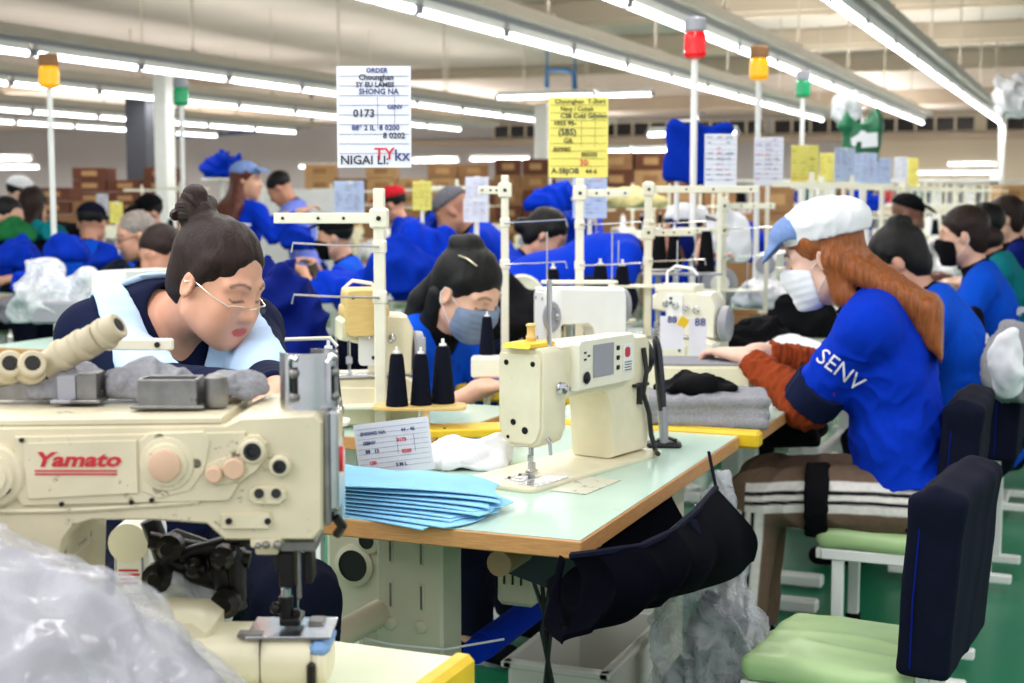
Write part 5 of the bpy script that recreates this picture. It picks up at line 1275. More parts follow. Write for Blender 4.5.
# chairs
def chair(label, loc, rot, coverm=NAVY, group='green seated work chairs along the right row'):
    """faces local +y, seat at .46"""
    t = thing('work_chair', label, 'chair', loc, rot, group)
    F = Field((-.23, -.24, .38), (.23, .24, .50), .008); F.box((0, .015, .432), (.185, .165, .030), .026, k=.01); F.ell((0, .015, .452), (.15, .14, .022), k=.02)
    emesh('seat', F, GREENV, t, lambda P: .0025 * folds(P, 5, 3) + .002 * wob(P, 9, 5))
    b = MB(); b.mat(WHITEP)
    for s in (((0, .165, .388), (.34, .03, .03)), ((0, -.150, .388), (.34, .03, .03)), ((.16, 0, .388), (.03, .33, .03)), ((-.16, 0, .388), (.03, .33, .03))): b.box(*s, bev=.003)
    b.ob('seat_frame', None, t)
    for x in (-.15, .15):
        b = MB(); b.mat(WHITEP).box((x, .12, .22), (.032, .032, .34), bev=.003); b.mat(BLACKC).box((x, .12, .11), (.040, .040, .06), bev=.006); b.ob('leg', None, t)
        b = MB(); b.mat(WHITEP).box((x, -.145, .22), (.032, .032, .34), bev=.003); b.ob('leg', None, t)
        b = MB(); b.mat(WHITEP).box((x, -.02, .05), (.036, .42, .03), bev=.004); b.ob('foot_rail', None, t)
        b = MB(); b.mat(WHITEP).box((x * .6, -.165, .50), (.028, .02, .26), bev=.003); b.ob('back_post', None, t)
    b = MB(); b.mat(WHITEP).box((0, -.02, .055), (.30, .03, .025), bev=.004); b.ob('stretcher', None, t)
    F = Field((-.26, -.33, .42), (.26, -.10, .90), .008); F.box((0, -.195, .645), (.205, .050, .175), .012, rotm(.05, 0, 0), k=.01); F.box((0, -.212, .800), (.195, .036, .035), .014, rotm(.35, 0, 0), k=.03)
    bc = emesh('back_cover', F, coverm, t, lambda P: .002 * folds(P, 4, 8, (1, 1, .4)) + .003 * wob(P, 5, 9))
    b = MB(); b.mat(BLUE3).tube([(-.206, -.165, .49), (-.209, -.168, .62), (-.204, -.176, .76)], .0022, 6); b.ob('piping', None, bc)
    return t
ch0 = chair('empty green seated chair with navy covered back in the front right corner', (-.445, 2.97, 0), PI / 2 - .10)
dup(ch0, 'green seated chair under the woman with the white and denim cap', (-.52, 4.16, 0), PI / 2)
dup(ch0, 'navy backed chair just behind the front worker in the right row', (-.46, 5.38, 0), PI / 2 - .05)
dup(ch0, 'navy backed chair under the worker with the black mask', (-.36, 6.62, 0), PI / 2)
dup(ch0, 'navy backed chair under the worker in the teal shirt', (-.36, 7.86, 0), PI / 2)
heap('grey_jacket', 'light grey knit jacket thrown over a chair at the right edge', 'jacket', at_d(1012, 388, 4.9), (.22, .34, .30), 71, GREYC, 0, h=.012, lumps=6, amp=.014, f=6, flat=False)
heap('black_jacket', 'black jacket hung on the chair behind the black masked worker', 'jacket', at_d(958, 368, 5.6), (.24, .34, .28), 72, BLACKC, 0, h=.012, lumps=6, amp=.014, f=6, flat=False)
heap('white_cloth', 'white cloth draped over the back of a navy chair', 'cloth', at_d(1006, 386, 4.4), (.12, .12, .22), 73, WHITEC, 0, h=.008, lumps=4, amp=.008, f=8, flat=False)
# ------------------------------------------------------------------ the three workers nearest the camera
def to_local(p, loc, rot):
    d = np.asarray(p, float) - np.asarray(loc, float); c, s = math.cos(-rot), math.sin(-rot)
    return V(d[0] * c - d[1] * s, d[0] * s + d[1] * c, d[2])
def dir_local(d, rot):
    c, s = math.cos(-rot), math.sin(-rot); return V(d[0] * c - d[1] * s, d[0] * s + d[1] * c, d[2])
def seat_person(label, px, py, d, rot, lean=.3, hz=.53, head=(0, -.3, 0), headsc=1.0, handpx=None, **kw):
    """puts a person so that the head centre falls at pixel (px, py), d metres away"""
    Pw = at_d(px, py, d); Rb = rotm(-lean, 0, 0); sc = kw.get('sc', 1.0)
    Nb = V(0, 0, hz) + Rb @ V(0, .035 * min(1, lean * 2), .50 * sc)
    Rh = rotm(0, 0, head[0]) @ rotm(head[1], 0, 0) @ rotm(0, head[2], 0)
    Hd = Nb + Rb @ V(0, .030, .075) + Rh @ V(0, .022, .092) * headsc + V(*kw.get('hoff', (0, 0, 0)))
    c, s = math.cos(rot), math.sin(rot); off = V(Hd[0] * c - Hd[1] * s, Hd[0] * s + Hd[1] * c, 0)
    loc = V(Pw[0] - off[0], Pw[1] - off[1], 0); hz2 = hz + (Pw[2] - Hd[2])
    hands = None
    if handpx: hands = {g: to_local(at_d(*handpx[g]), loc, rot) for g in (-1, 1)}
    o, inf = person(label, loc, rot, hz=hz2, lean=lean, head=head, headsc=headsc, hands=hands, **kw)
    inf['loc'] = loc; inf['rot'] = rot; inf['hz'] = hz2; return o, inf

# woman with the sailor collar, facing right and towards the camera
LW = math.radians(-132)
lw, li = seat_person('seated woman in navy top with pale blue sailor collar and hair bun', 219, 283, 2.72, LW, lean=.05, head=(.60, -.40, -.05), headsc=.93, hz=.56, hoff=(-.02, .105, -.085),
    handpx={-1: (278, 397, 2.42), 1: (262, 400, 2.38)}, h=.0045, fine=True, hair='none', hairm=HAIRB, top=M('navy_jersey', (14, 22, 52), .85, noise=(50, .12), bump=(300, .15), sheen=.1), sleeve='long', collar=None,
    skin=(222, 164, 136), lips=(190, 66, 72), seed=5, vneck=True, trousers=NAVY, sc=.99, curl=.9, polel=(-.25, -.3, -1), poler=(.25, -.3, -1), hand_dirs={-1: (V(.3, .8, -.25), V(0, .2, 1)), 1: (V(-.3, .8, -.25), V(0, .2, 1))})
hd = li['hd']; tp = li['tp']
F = Field(hd.c - .3, hd.c + .3, .0045)
hd.ell(F, (0, -.022, .046), (.083, .099, .086), .01); hd.ell(F, (0, -.058, -.02), (.070, .052, .062), .03)
for g in (-1, 1): hd.cap(F, (g * .066, .020, .055), (g * .074, -.008, -.005), .016, .010, .02); hd.cap(F, (g * .077, .010, .01), (g * .075, .014, -.04), .004, .002, .004)
hd.ell(F, (0, .130, .008), (.074, .086, .100), .012, 'sub')
for g in (-1, 1): hd.ell(F, (g * .094, .004, -.020), (.024, .024, .036), .008, 'sub')
hd.ell(F, (0, -.112, .108), (.044, .042, .036), .006); hd.ell(F, (.006, -.122, .142), (.026, .025, .020), .006); hd.cap(F, (0, -.075, .085), (0, -.105, .10), .036, .028, .02)
hr = emesh('hair', F, HAIRB, lw, lambda P: .0024 * wob(P, 42, 3, 6, (1, 1, .22)) + .002 * wob(P, 14, 4, 5, (1, 1, .4)))
b = MB(); b.mat(HAIRB)
for k in range(3):
    pts = []
    for i in range(15):
        a = i / 14 * 2 * PI * .95 + k * 2.1; rr = .040 - .005 * k
        pts.append(hd.w(rr * math.cos(a), -.114 + rr * .9 * math.sin(a), .096 + .016 * k + .008 * math.sin(a * 2 + k)))
    b.tube(pts, .0095, 7)
b.ob('bun_coil', None, hr)
# sailor collar
def collar_mesh():
    F = Field(hd.c - V(.40, .40, .46), hd.c + V(.40, .40, .14), .0045); li['torso'](F, .012)
    for g in (-1, 1): F.cap(li['Sh'][g], li['arms'][g][0], .060 * .99, .052 * .99, k=.03)
    d = np.maximum(F.d - .012, -(F.d - .001))
    ax = [np.arange(F.n[i]) * F.h + F.lo[i] for i in range(3)]; X, Y, Z = np.meshgrid(*ax, indexing='ij')
    Q = np.stack([X - li['Hc'][0], Y - li['Hc'][1], Z - li['Hc'][2]], -1) @ li['Rb']
    x, y, z = np.abs(Q[..., 0]), Q[..., 1], Q[..., 2]
    vx = (z - .285) * .36                      # inner edge of the V
    inner = np.minimum(vx - x, 1) * .94
    low = .215 + x * .68                       # lower edge rising to the shoulders
    outer = np.where(y > -.02, (low - z) * .8, .30 - z)
    side = x - .152
    reg = np.maximum(np.maximum(np.where(y > 0, inner, -1), outer), side)
    neck = Field(F.lo, F.lo + F.n * F.h, .0045)
    F.d = np.maximum(d, reg).astype(np.float32)
    F.cap(li['Nb'] + li['Rb'] @ V(0, .008, -.018), hd.w(0, .01, .0), .066, .080, k=.006, op='sub')
    return F
F = collar_mesh(); cl = emesh('sailor_collar', F, SKYC, lw, lambda P: .0015 * folds(P, 7, 9))
b = MB(); b.mat(M('white_button', (240, 240, 240), .4)).sph(tp(.012, .148, .245), .007, 10); b.ob('button', None, cl)
b = MB(); b.mat(GOLDW)
ge = []
for g in (-1, 1):
    b.tube([hd.w(g * (.033 + .024 * math.cos(a)), .098 - .014 * max(0, math.cos(a)), -.013 + .006 * math.sin(a)) for a in [i * PI / 12 for i in range(13)]], .0015, 5)
    b.tube([hd.w(g * .057, .084, -.013), hd.w(g * .070, .05, -.006), hd.w(g * .080, .0, .006), hd.w(g * .083, -.018, -.004)], .0013, 5)
b.tube([hd.w(-.009, .099, -.013), hd.w(0, .106, -.009), hd.w(.009, .099, -.013)], .0013, 5)
gl = b.ob('spectacles', None, lw)
b = MB(); b.mat(film('spectacle_lens', (235, 240, 245), .07, .05, (2, 0)))
for g in (-1, 1): b.sheet(lambda u, v, g=g: hd.w(g * (.033 + .024 * (u - .5) * 1.9 * math.sqrt(max(0, 1 - (1.8 * (v - .5)) ** 2))), .097 - .012 * max(0, (u - .5)), -.022 + .014 * 1.8 * (v - .5)), 8, 8)
b.ob('lens', None, gl)
b = MB(); b.mat(STEEL).sph(hd.w(-.079, -.004, -.040), .003, 8); b.ob('ear_stud', None, lw)
# the cloth she works on and her hidden machine table
wt = work_table('small mint work table beside the woman with the sailor collar', -1.62, -1.10, 1.98, 2.30, top=MINT, name='work_table') if False else None
hp_ = (at_d(278, 397, 2.42) + at_d(262, 400, 2.38)) / 2
heap('blue_cloth', 'light blue cloth held in the hands of the sailor collar woman', 'cloth', hp_ + V(.03, -.02, -.085), (.20, .12, .09), 91, RAGB, .3, h=.006, lumps=5, amp=.006, f=10, flat=False)

# woman with the grey mask at the yellow edged table
MW = math.radians(-100)
mw, mi = seat_person('black haired woman in blue shirt with grey mask bending over yellow edged table', 468, 292, 4.35, MW, lean=.42, head=(-.05, -.50, .05), headsc=1.10, hz=.56,
    handpx={-1: (508, 384, 4.35), 1: (482, 388, 4.12)}, h=.0055, fine=True, hair='topknot', hairm=HAIRK, top=BLUE4, sleeve='short', band=None, under=None, collar=BLACKC, mask=MASKG, skin=(226, 176, 150), seed=15, curl=.6, sc=1.05, poler=(.6, -.2, -.7))
hd2 = mi['hd']; F = Field(hd2.c - .34, hd2.c + .34, .006)
p = hd2.w(.02, -.085, .0)
for q in (hd2.w(.03, -.115, -.09), hd2.w(.05, -.10, -.17), hd2.w(.06, -.06, -.25)): F.cap(p, q, .036, .032, k=.02); p = q
for g in (-1, 1): F.cap(hd2.w(g * .060, -.050, -.03), hd2.w(g * .054, -.045, -.13), .030, .028, k=.02); F.cap(hd2.w(g * .054, -.045, -.13), hd2.w(g * .05, -.02, -.22), .028, .016, k=.02)
emesh('hair', F, HAIRK, mw, lambda P: .003 * wob(P, 30, 5, 6, (1, 1, .25)))
b = MB(); b.mat(M('hair_clip_metal', (190, 176, 150), .3, .8)).tube([hd2.w(.056, .03, .105), hd2.w(.064, .0, .110), hd2.w(.066, -.03, .104)], .0035, 6); b.ob('hair_clip', None, mw)

# woman with the white and denim cap in the right row
RW = math.radians(90 + 4)
def tr_col(P, leg, Hc):
    n = len(P); c = np.tile(np.array(lin((112, 92, 76))[:3], np.float32), (n, 1)); Wt = np.array(lin((226, 222, 216))[:3]); K = np.array(lin((20, 20, 24))[:3])
    a, b_, cc = leg[-1]
    d = unit(b_ - a); rel = P - a; t = rel @ d; side = P[:, 0] < (a[0] + (b_[0] - a[0]) * np.clip(t / np.linalg.norm(b_ - a), 0, 1)) - .02
    L = np.linalg.norm(b_ - a); zc = a[2] + (b_[2] - a[2]) * np.clip(t / L, 0, 1)
    w_ = P[:, 2] - zc - .028 + .02 * np.clip(t / L, -1, 1) ** 2; thigh = (t > -.12) & (t < L + .02)
    def lay(m, wv, half, colr):
        f = (np.clip((half - np.abs(wv)) / .004 + .5, 0, 1) * m)[:, None]; c[:] = c * (1 - f) + colr * f
    m = (thigh & side).astype(float); lay(m, w_, .042, Wt); lay(m, w_ + .012, .0055, K); lay(m, w_ - .014, .0055, K)
    rel2 = P - b_; d2 = unit(cc - b_); t2 = rel2 @ d2; y_ = P[:, 1] - (b_ + np.outer(t2, d2))[:, 1]
    m = ((t2 > .03) & (P[:, 0] < b_[0] - .02)).astype(float); lay(m, y_, .042, Wt); lay(m, y_ + .012, .0055, K); lay(m, y_ - .014, .0055, K)
    return c
rw, ri = seat_person('woman in blue shirt with white and denim cap and rust sleeves, working at the table', 822, 258, 4.12, RW, lean=.20, head=(0, -.30, 0), headsc=1.12, hz=.58, bulk=.010, hem=.145, hoff=(0, .045, -.03),
    handpx={-1: (744, 357, 4.28), 1: (760, 352, 4.46)}, h=.005, fine=True, hair='long', hairm=HAIRR, top=BLUE, sleeve='short', band=M('navy_rib_band', (18, 26, 56), .85, bump=(300, .2)), under=RUST, collar=NAVY, mask=MASKW,
    cap=('flat', WHITEC, DENIM), skin=(228, 186, 166), seed=25, sc=1.10, curl=.7, belly=1.08, trcol=tr_col, polel=(-.25, -.35, -.9))
a = ri['Sh'][-1]; e = ri['arms'][-1][0]; m_ = a * .50 + e * .50
decal_text('SENV', .062, rw, ri['shirt'], m_ + V(0, -.01, -.005), V(-1, -.1, .15), a - e, WHITEC, lift=.005, bold=.0, sub=2)
F = Field(ri['leg'][-1][0] - .3, ri['leg'][-1][1] + .3, .006); la, lb_ = ri['leg'][-1][0], ri['leg'][-1][1]
u_ = unit(lb_ - la); c0 = la + (lb_ - la) * .56
F.cap(c0 - u_ * .032, c0 + u_ * .032, .107, .104, k=.01, flat=True); emesh('thigh_strap', F, BLACKC, rw, lambda P: .002 * folds(P, 10, 3))
cu = heap('black_cushion', 'black cushion on the green chair under the woman in the denim cap', 'cushion', V(ri['loc'][0], ri['loc'][1], .458), (.42, .40, .10), 44, BLACKC, RW, h=.010, lumps=3, amp=.004, f=4)
# ------------------------------------------------------------------ the sewing lines behind
def on(px, py, z): return at_z(px, py, z)
# left row, first tables
work_table('mint sewing table carrying the overlock machine behind the order card', -2.02, -1.45, 3.06, 3.66, z=.80, name='sewing_table')
work_table('yellow edged sewing table under the hands of the grey masked woman', -1.82, -1.44, 4.06, 5.16, z=.785, yellow=[(-.52, .52, -.515, -.48), (-.54, -.48, -.5, .5)], top=PINEW, name='sewing_table')
ov = overlock('worn cream overlock machine with varnished wooden top behind the order card', at_d(366, 404, 3.72) * V(1, 1, 0) + V(0, 0, .801), CAM_YAW + .25, paint=CREAM)
ov.scale = (.82, .82, 1.0)
b = MB(); b.mat(PINEW).prism(rrect(-.07, .225, .055, .345, .016), -.05, .088, R=RXZ, bev=.008)
for x, z in ((-.05, .325), (.03, .325)): screw(b, (x, -.088, z), (0, -1, 0), .005)
b.ob('wooden_cover', None, ov)
st = thread_stand('cream thread stand holding the large white order sheet', at_d(381, 405, 3.62) * V(1, 1, 0) + V(0, 0, .801), CAM_YAW, hgt=.595, arms=((.522, .25, -1),), shelf=.058, shelf_w=.30, sgn=-1, r=.014)
sp_ = at_d(381, 405, 3.62)
for i, (px, d, sc, lab) in enumerate(((397, 3.50, 1, 'navy thread cone nearest the pole of the white order sheet'), (421, 3.52, .98, 'middle navy thread cone of the three on the cream shelf'), (443, 3.55, 1.1, 'tall navy thread cone at the right end of the cream shelf'))):
    p = at_d(px, 390, d); cone(lab, V(p[0], p[1], .867), THREAD, sc * .88, 'navy thread cones beside the overlock')
b = MB(); b.mat(PINEW).prism(rrect(-.125, -.05, .10, .05, .03), .004, .012, bev=.002); b.mat(CREAM2).cyl((0, 0, -.06), (0, 0, .004), .012, n=10)
p = at_d(425, 395, 3.52); tag(b.ob('spool_tray', None, None, (p[0], p[1], .861), CAM_YAW), 'narrow cream tray carrying three navy thread cones', 'spool tray')
for i, (px, d, lab) in enumerate(((276, 2.98, 'navy thread cone standing by the hand of the sailor collar woman'), (329, 3.15, 'navy thread cone half hidden by the steel guard'))):
    p = at_d(px, 392, d); cone(lab, V(p[0], p[1], .905), THREAD, .95, 'navy thread cones beside the overlock')
t = thing('thread_stand', 'low thread stand with bent wire behind the steel guard', 'thread stand', at_d(302, 395, 3.08) * V(1, 1, 0), CAM_YAW)
b = MB(); b.mat(CREAM2).prism(rrect(-.10, -.045, .10, .05, .03), .895, .903, bev=.002); b.ob('spool_shelf', None, t)
b = MB(); b.mat(CREAM2).cyl((0, 0, 0), (0, 0, .895), .014, n=10); b.cyl((0, 0, 0), (0, 0, .02), .10, n=20); b.ob('pole', None, t)
b = MB(); b.mat(CREAM2).tube([(-.055, .01, .90), (-.055, .01, 1.06), (-.045, .01, 1.075), (.06, .01, 1.078), (.075, .01, 1.06)], .0045, 6); b.ob('wire_guide', None, t)

WF = CAM_YAW
sheet_paper('large white order sheet in blue and red handwriting on the left pole', at_d(373.5, 66, 3.62), .186, .252, PAPERW, WF,
    [('ORDER', .40, .065, .045, INKB), ('Chounghan', .30, .135, .052, INKD), ('SY EU LAMES', .26, .205, .046, INKD), ('SHONG NA', .30, .275, .052, INKB), ('GENV', .68, .42, .04, INKB), ('0173', .22, .50, .075, INKD), ('88* 2 IL  8 0200', .20, .63, .050, INKB), ('8 0202', .62, .71, .055, INKD), ('NIGAI LI:', .04, .965, .085, INKD), ('TY', .50, .92, .115, INKR), ('kx', .77, .93, .11, INKB)], seed=1)
sheet_paper('large yellow order sheet on the middle pole', at_d(578.5, 97, 4.9), .202, .270, PAPERY, WF,
    [('Chounghan  T-Shirt', .10, .08, .055, INKO), ('Navy / Cobalt', .20, .17, .05, INKO), ('CSB Cobl G/Jolon', .20, .26, .055, INKD), ('1055 95-', .08, .35, .055, INKD), ('(SBS)', .16, .47, .075, INKD), ('G8.', .25, .57, .06, INKO), ('80980', .08, .68, .06, INKO), ('88500', .55, .74, .055, INKO), ('30:', .52, .85, .07, INKR), ('A-SBJOB', .05, .95, .065, INKD), ('44-6', .62, .95, .055, INKO)], ink=INKO, seed=2)
# middle poles of the left row
thread_stand('cream thread stand under the large yellow order sheet', at_d(579, 372, 4.95) * V(1, 1, 0) + V(0, 0, .786), CAM_YAW, hgt=.65, arms=((.60, .16, 1),), shelf=.30, shelf_w=.26, r=.014)
thread_stand('thread stand with short arm left of the yellow order sheet', at_d(505, 350, 4.9) * V(1, 1, 0) + V(0, 0, .786), CAM_YAW, hgt=.66, arms=((.61, .08, -1),), shelf=None, r=.013)
for k, lab in enumerate(('mint sewing table behind the grey masked woman', 'third mint table of the left row with the fan motor')): pass
thread_stand('tall thread stand with long upper arm right of the yellow sheet', at_d(647, 350, 5.45) * V(1, 1, 0) + V(0, 0, .771), CAM_YAW, hgt=.66, arms=((.63, .40, 1), (.47, .16, 1)), shelf=.27, shelf_w=.34, r=.014)
thread_stand('thread stand with two thin arms before the white netting', at_d(722, 345, 6.6) * V(1, 1, 0) + V(0, 0, .771), CAM_YAW, hgt=.60, arms=((.45, .20, -1), (.56, .22, 1)), shelf=.18, shelf_w=.36, r=.012)
for px, py, d, sc, lab in ((553, 316, 5.35, 1.15, 'navy thread cone left below the yellow order sheet'), (600, 318, 5.4, 1.3, 'leaning navy thread cone right below the yellow order sheet'), (622, 316, 5.45, 1.25, 'tall navy thread cone behind the leaning one below the yellow sheet'), (659, 270, 5.9, 1.1, 'black thread cone hung at the arm of the tall thread stand'), (674, 270, 6.0, 1.1, 'black thread cone beside the pale blue worker'), (706, 275, 6.5, 1.3, 'tall black thread cone in front of the goggled worker')):
    p = at_d(px, py, d); cone(lab, p, THREAD if py > 300 else BLACKC, sc, 'dark thread cones in the left row')
b = MB(); b.mat(CREAM2).prism(rrect(-.17, -.06, .17, .06, .04), -.008, 0, bev=.002); b.cyl((-.1, 0, -.5), (-.1, 0, -.008), .012, n=8); p = at_d(590, 319, 5.4); tag(b.ob('spool_tray', None, None, p, CAM_YAW), 'cream spool tray below the yellow order sheet', 'spool tray')
b = MB(); b.mat(GREYP).prism(rrect(-.17, -.06, .17, .06, .04), -.008, 0, bev=.002); b.cyl((-.1, 0, -.4), (-.1, 0, -.008), .012, n=8); p = at_d(682, 273, 6.1); tag(b.ob('spool_tray', None, None, p, CAM_YAW), 'grey spool tray carrying black cones in front of the goggled worker', 'spool tray')
p = at_d(456, 398, 4.0)
b = MB(); b.mat(GREYP).box((0, 0, 0), (.05, .05, .004))
cone('navy thread cone with pale cap above the grey masked arm', at_d(487, 356, 4.15), THREAD, .75, 'navy thread cones beside the overlock')
b = MB(); b.mat(CREAM2).box((0, 0, -.03), (.09, .07, .06), bev=.006); b.cyl((0, 0, -.30), (0, 0, -.06), .01, n=8); p = at_d(487, 356, 4.15); tag(b.ob('cone_block', None, None, p, CAM_YAW), 'small cream block carrying the pale capped cone', 'block')

# machines of hand-set positions
q_ = at_d(540, 350, 4.72); ls2 = lockstitch('white sewing machine showing its round wheel behind the screen machine', V(q_[0], q_[1], .787), CAM_YAW + .30, paint=WHITEP, detail=False, knob=False)
ls2.scale = (.62, 1.0, 1.02)
b = MB(); b.mat(GREYP).lathe([(.02, 0), (.045, 0), (.050, .006), (.046, .014), (.030, .016), (.026, .010), (.0, .010)], (.03, -.058, .20), (0, -1, 0), 24); b.ob('round_cover', None, ls2)
ovb = overlock('white and cream overlock machine with hanging paper tags', on(676, 372, .775) + V(0, .03, 0), CAM_YAW - .4, paint=CREAM2, top=CREAM2)
for i, (px, py, w_, h_, a, lab) in enumerate(((672, 316, .075, .105, .0, 'white paper tag taped to the front of the white overlock machine'), (698, 318, .055, .12, .5, 'slanting white tag with blue print on the overlock machine'))):
    sheet_paper(lab, at_d(px, py, 4.55), w_, h_, PAPERW, CAM_YAW, [('88', .3, .2, .2, INKB)], seed=30 + i, name='paper_tag', lines=False, cat='paper tag')
b = MB(); b.mat(YELL).box((0, 0, 0), (.03, .006, .03), rotm(0, .5, 0), bev=.002); tag(b.ob('yellow_note', None, None, at_d(683, 322, 4.5), CAM_YAW), 'small yellow sticker between the two white tags', 'sticker')
b = MB(); b.mat(CREAM).box((0, 0, .055), (.34, .22, .11), bev=.008); b.mat(GREYC).box((0, 0, .113), (.33, .21, .006), bev=.002)
t = tag(b.ob('machine_box', None, None, on(690, 398, .772), CAM_YAW - .05), 'cream box base with grey cover under the hand of the capped woman', 'machine base')
b = MB(); b.mat(DSTEEL).lathe([(.05, 0), (.05, .02), (.03, .025), (.012, .025), (.012, .03)], (.172, -.02, .05), (1, 0, 0), 18); b.ob('side_wheel', None, t)
fn_ = thing('fan_motor', 'round grey motor wheel with white hub in the left row', 'motor', on(716, 320, .80), CAM_YAW)
b = MB(); b.mat(DSTEEL).box((0, .03, .11), (.14, .07, .22), bev=.01); b.ob('bracket', None, fn_)
b = MB(); b.mat(GREYP).lathe([(.03, 0), (.078, .0), (.084, .01), (.084, .03), (.07, .035), (.045, .03)], (.01, -.01, .17), (0, -1, 0), 24); w_ = b.ob('wheel', None, fn_)
b = MB(); b.mat(WHITEP).lathe([(.045, 0), (.042, .01), (.0, .014)], (.01, -.04, .17), (0, -1, 0), 20); b.ob('hub', None, w_)
# second table of the right row with its garments
tb2 = work_table('mint table with yellow front strip beyond the screen machine', -1.42, -.80, 3.64, 4.86, yellow=[(-.5, .53, -.53, -.485)], name='sewing_table')
folded('folded_garment', 'thick folded grey marl garment on the table beyond the screen machine', 'garment', on(702, 424, .772) + V(0, .02, 0), (.36, .24, .085), 51, GREYC, CAM_YAW - .1)
heap('black_garment', 'black garment bunched on top of the folded grey garment', 'garment', on(690, 424, .772) + V(0, .05, .082), (.26, .16, .045), 52, BLACKC, CAM_YAW, h=.008, amp=.008, f=8)
heap('black_garment', 'black glossy garment pile beside the hands of the capped woman', 'garment', on(752, 362, .775), (.40, .36, .20), 53, BLACKC, .4, h=.010, amp=.014, f=7)
heap('white_garment', 'bundle of white fabric behind the rust sleeve', 'garment', on(790, 366, .775), (.34, .26, .14), 54, WHITEC, .2, h=.010, amp=.010, f=6)
heap('dark_cloth', 'dark cloth falling from the table edge in front of the seated capped woman', 'cloth', on(790, 445, .62), (.20, .30, .18), 55, BLACKC, .2, h=.010, amp=.012, f=7)

# prototypes of the machines farther back
def far_lock(paint):
    t = thing('sewing_machine', 'proto', 'sewing machine')
    b = MB(); b.mat(paint).prism(rrect(-.10, -.095, .46, .095, .02), .0, .010); b.ob('bed', None, t)
    a = MB(); a.mat(paint).prism([(.075, .160), (.235, .172), (.262, .160), (.285, .012), (.445, .012), (.452, .262), (.440, .284), (.06, .290)], -.056, .056, R=RXZ, bev=.008); a.mat(GREYP).box((.20, -.058, .24), (.10, .004, .05)); a.mat(STEEL).cyl((.05, -.06, .2), (.05, -.08, .2), .014, n=10); a.ob('arm', None, t)
    h = MB(); h.mat(paint).prism([(-.048, .085), (.030, .075), (.060, .12), (.060, .270), (.050, .288), (-.050, .288), (-.060, .275), (-.060, .11)], 0, .085, R=RYZ, bev=.006); h.mat(STEEL).cyl((.035, 0, .09), (.035, 0, .02), .005, n=8); h.mat(DARKM).cyl((.0, .02, .13), (-.003, .02, .13), .008, n=10); h.ob('head', None, t)
    w = MB(); w.mat(GREYP).lathe([(.012, 0), (.05, 0), (.055, .006), (.055, .022), (.048, .03), (.012, .036)], (.455, 0, .225), (1, 0, 0), 16); w.ob('hand_wheel', None, t)
    return t
def far_over(paint, topm):
    t = thing('overlock_machine', 'proto', 'sewing machine')
    b = MB(); b.mat(paint).prism([(-.13, 0), (.15, 0), (.15, .11), (.10, .125), (-.10, .125), (-.13, .105)], -.11, .11, R=RXZ, bev=.010); b.mat(STEEL).box((-.03, -.075, .129), (.19, .085, .006)); b.ob('base', None, t)
    a = MB(); a.mat(paint).prism([(.02, .12), (.14, .12), (.145, .24), (.125, .275), (-.05, .285), (-.085, .262), (-.085, .215), (.01, .185)], -.085, .05, R=RXZ, bev=.012); a.mat(STEEL).cyl((-.06, -.062, .215), (-.06, -.062, .135), .006, n=8)
    for i in range(4): a.cyl((-.03 + i * .035, -.084, .235), (-.03 + i * .035, -.105, .235), .010, n=10)
    a.ob('arm', None, t)
    w = MB(); w.mat(topm).prism(rrect(-.075, -.05, .07, .075, .012), .272, .300, bev=.006); w.ob('top_cover', None, t)
    h = MB(); h.mat(DSTEEL).lathe([(.012, 0), (.055, 0), (.062, .008), (.060, .03), (.04, .034), (.012, .030)], (.148, 0, .17), (1, 0, 0), 16); h.ob('hand_wheel', None, t)
    return t
def far_stand():
    t = thing('thread_stand', 'proto', 'thread stand')
    p = MB(); p.mat(CREAM2).box((0, 0, .36), (.022, .022, .72)); p.box((0, 0, .01), (.08, .08, .02)); p.ob('pole', None, t)
    a = MB(); a.mat(CREAM2).box((.02, 0, .66), (.42, .012, .024)); a.box((0, 0, .66), (.04, .04, .045)); a.ob('arm', None, t)
    a = MB(); a.mat(CREAM2).box((.08, -.01, .48), (.30, .010, .012)); a.box((0, 0, .48), (.04, .04, .04)); a.ob('thread_guide', None, t)
    s = MB(); s.mat(CREAM2).prism(rrect(-.17, -.055, .17, .055, .04), .246, .254); s.ob('spool_shelf', None, t)
    return t
def far_cone(m):
    b = MB(); b.mat(m).lathe([(.030, .0), (.035, .010), (.034, .02), (.021, .150), (.016, .160)], n=12); b.mat(WHITEP).cyl((0, 0, .16), (0, 0, .18), .006, n=6); return tag(b.ob('thread_cone', None), 'proto', 'thread cone')
PR = dict(lock=far_lock(CREAM2), lockw=far_lock(WHITEP), over=far_over(CREAM, PINEW), overw=far_over(WHITEP, WHITEP), stand=far_stand(), cn=far_cone(THREAD), cb=far_cone(THREADB), cw=far_cone(THREADW))
PT = work_table('proto', 0, .57, 0, 1.20, name='sewing_table')
USED = set()
def put(key, label, loc, rot, group=None, scale=None):
    p = PR[key] if key != 'table' else PT
    if key not in USED:
        USED.add(key); p['label'] = label; p.location = [float(v) for v in loc]; p.rotation_euler = (0, 0, rot)
        if group: p['group'] = group
        if scale: p.scale = (scale,) * 3
        return p
    return dup(p, label, loc, rot, scale, group)
HK = {}
def heap_proto(i, mat):
    k = (i, mat.name)
    if k not in HK:
        o = heap('garment_bundle', 'proto', 'garment', (0, 0, 0), (.42, .36, .26), 100 + i * 7, mat, h=.018, lumps=6, amp=.018, f=5.5); HK[k] = [o, False]
    return HK[k]
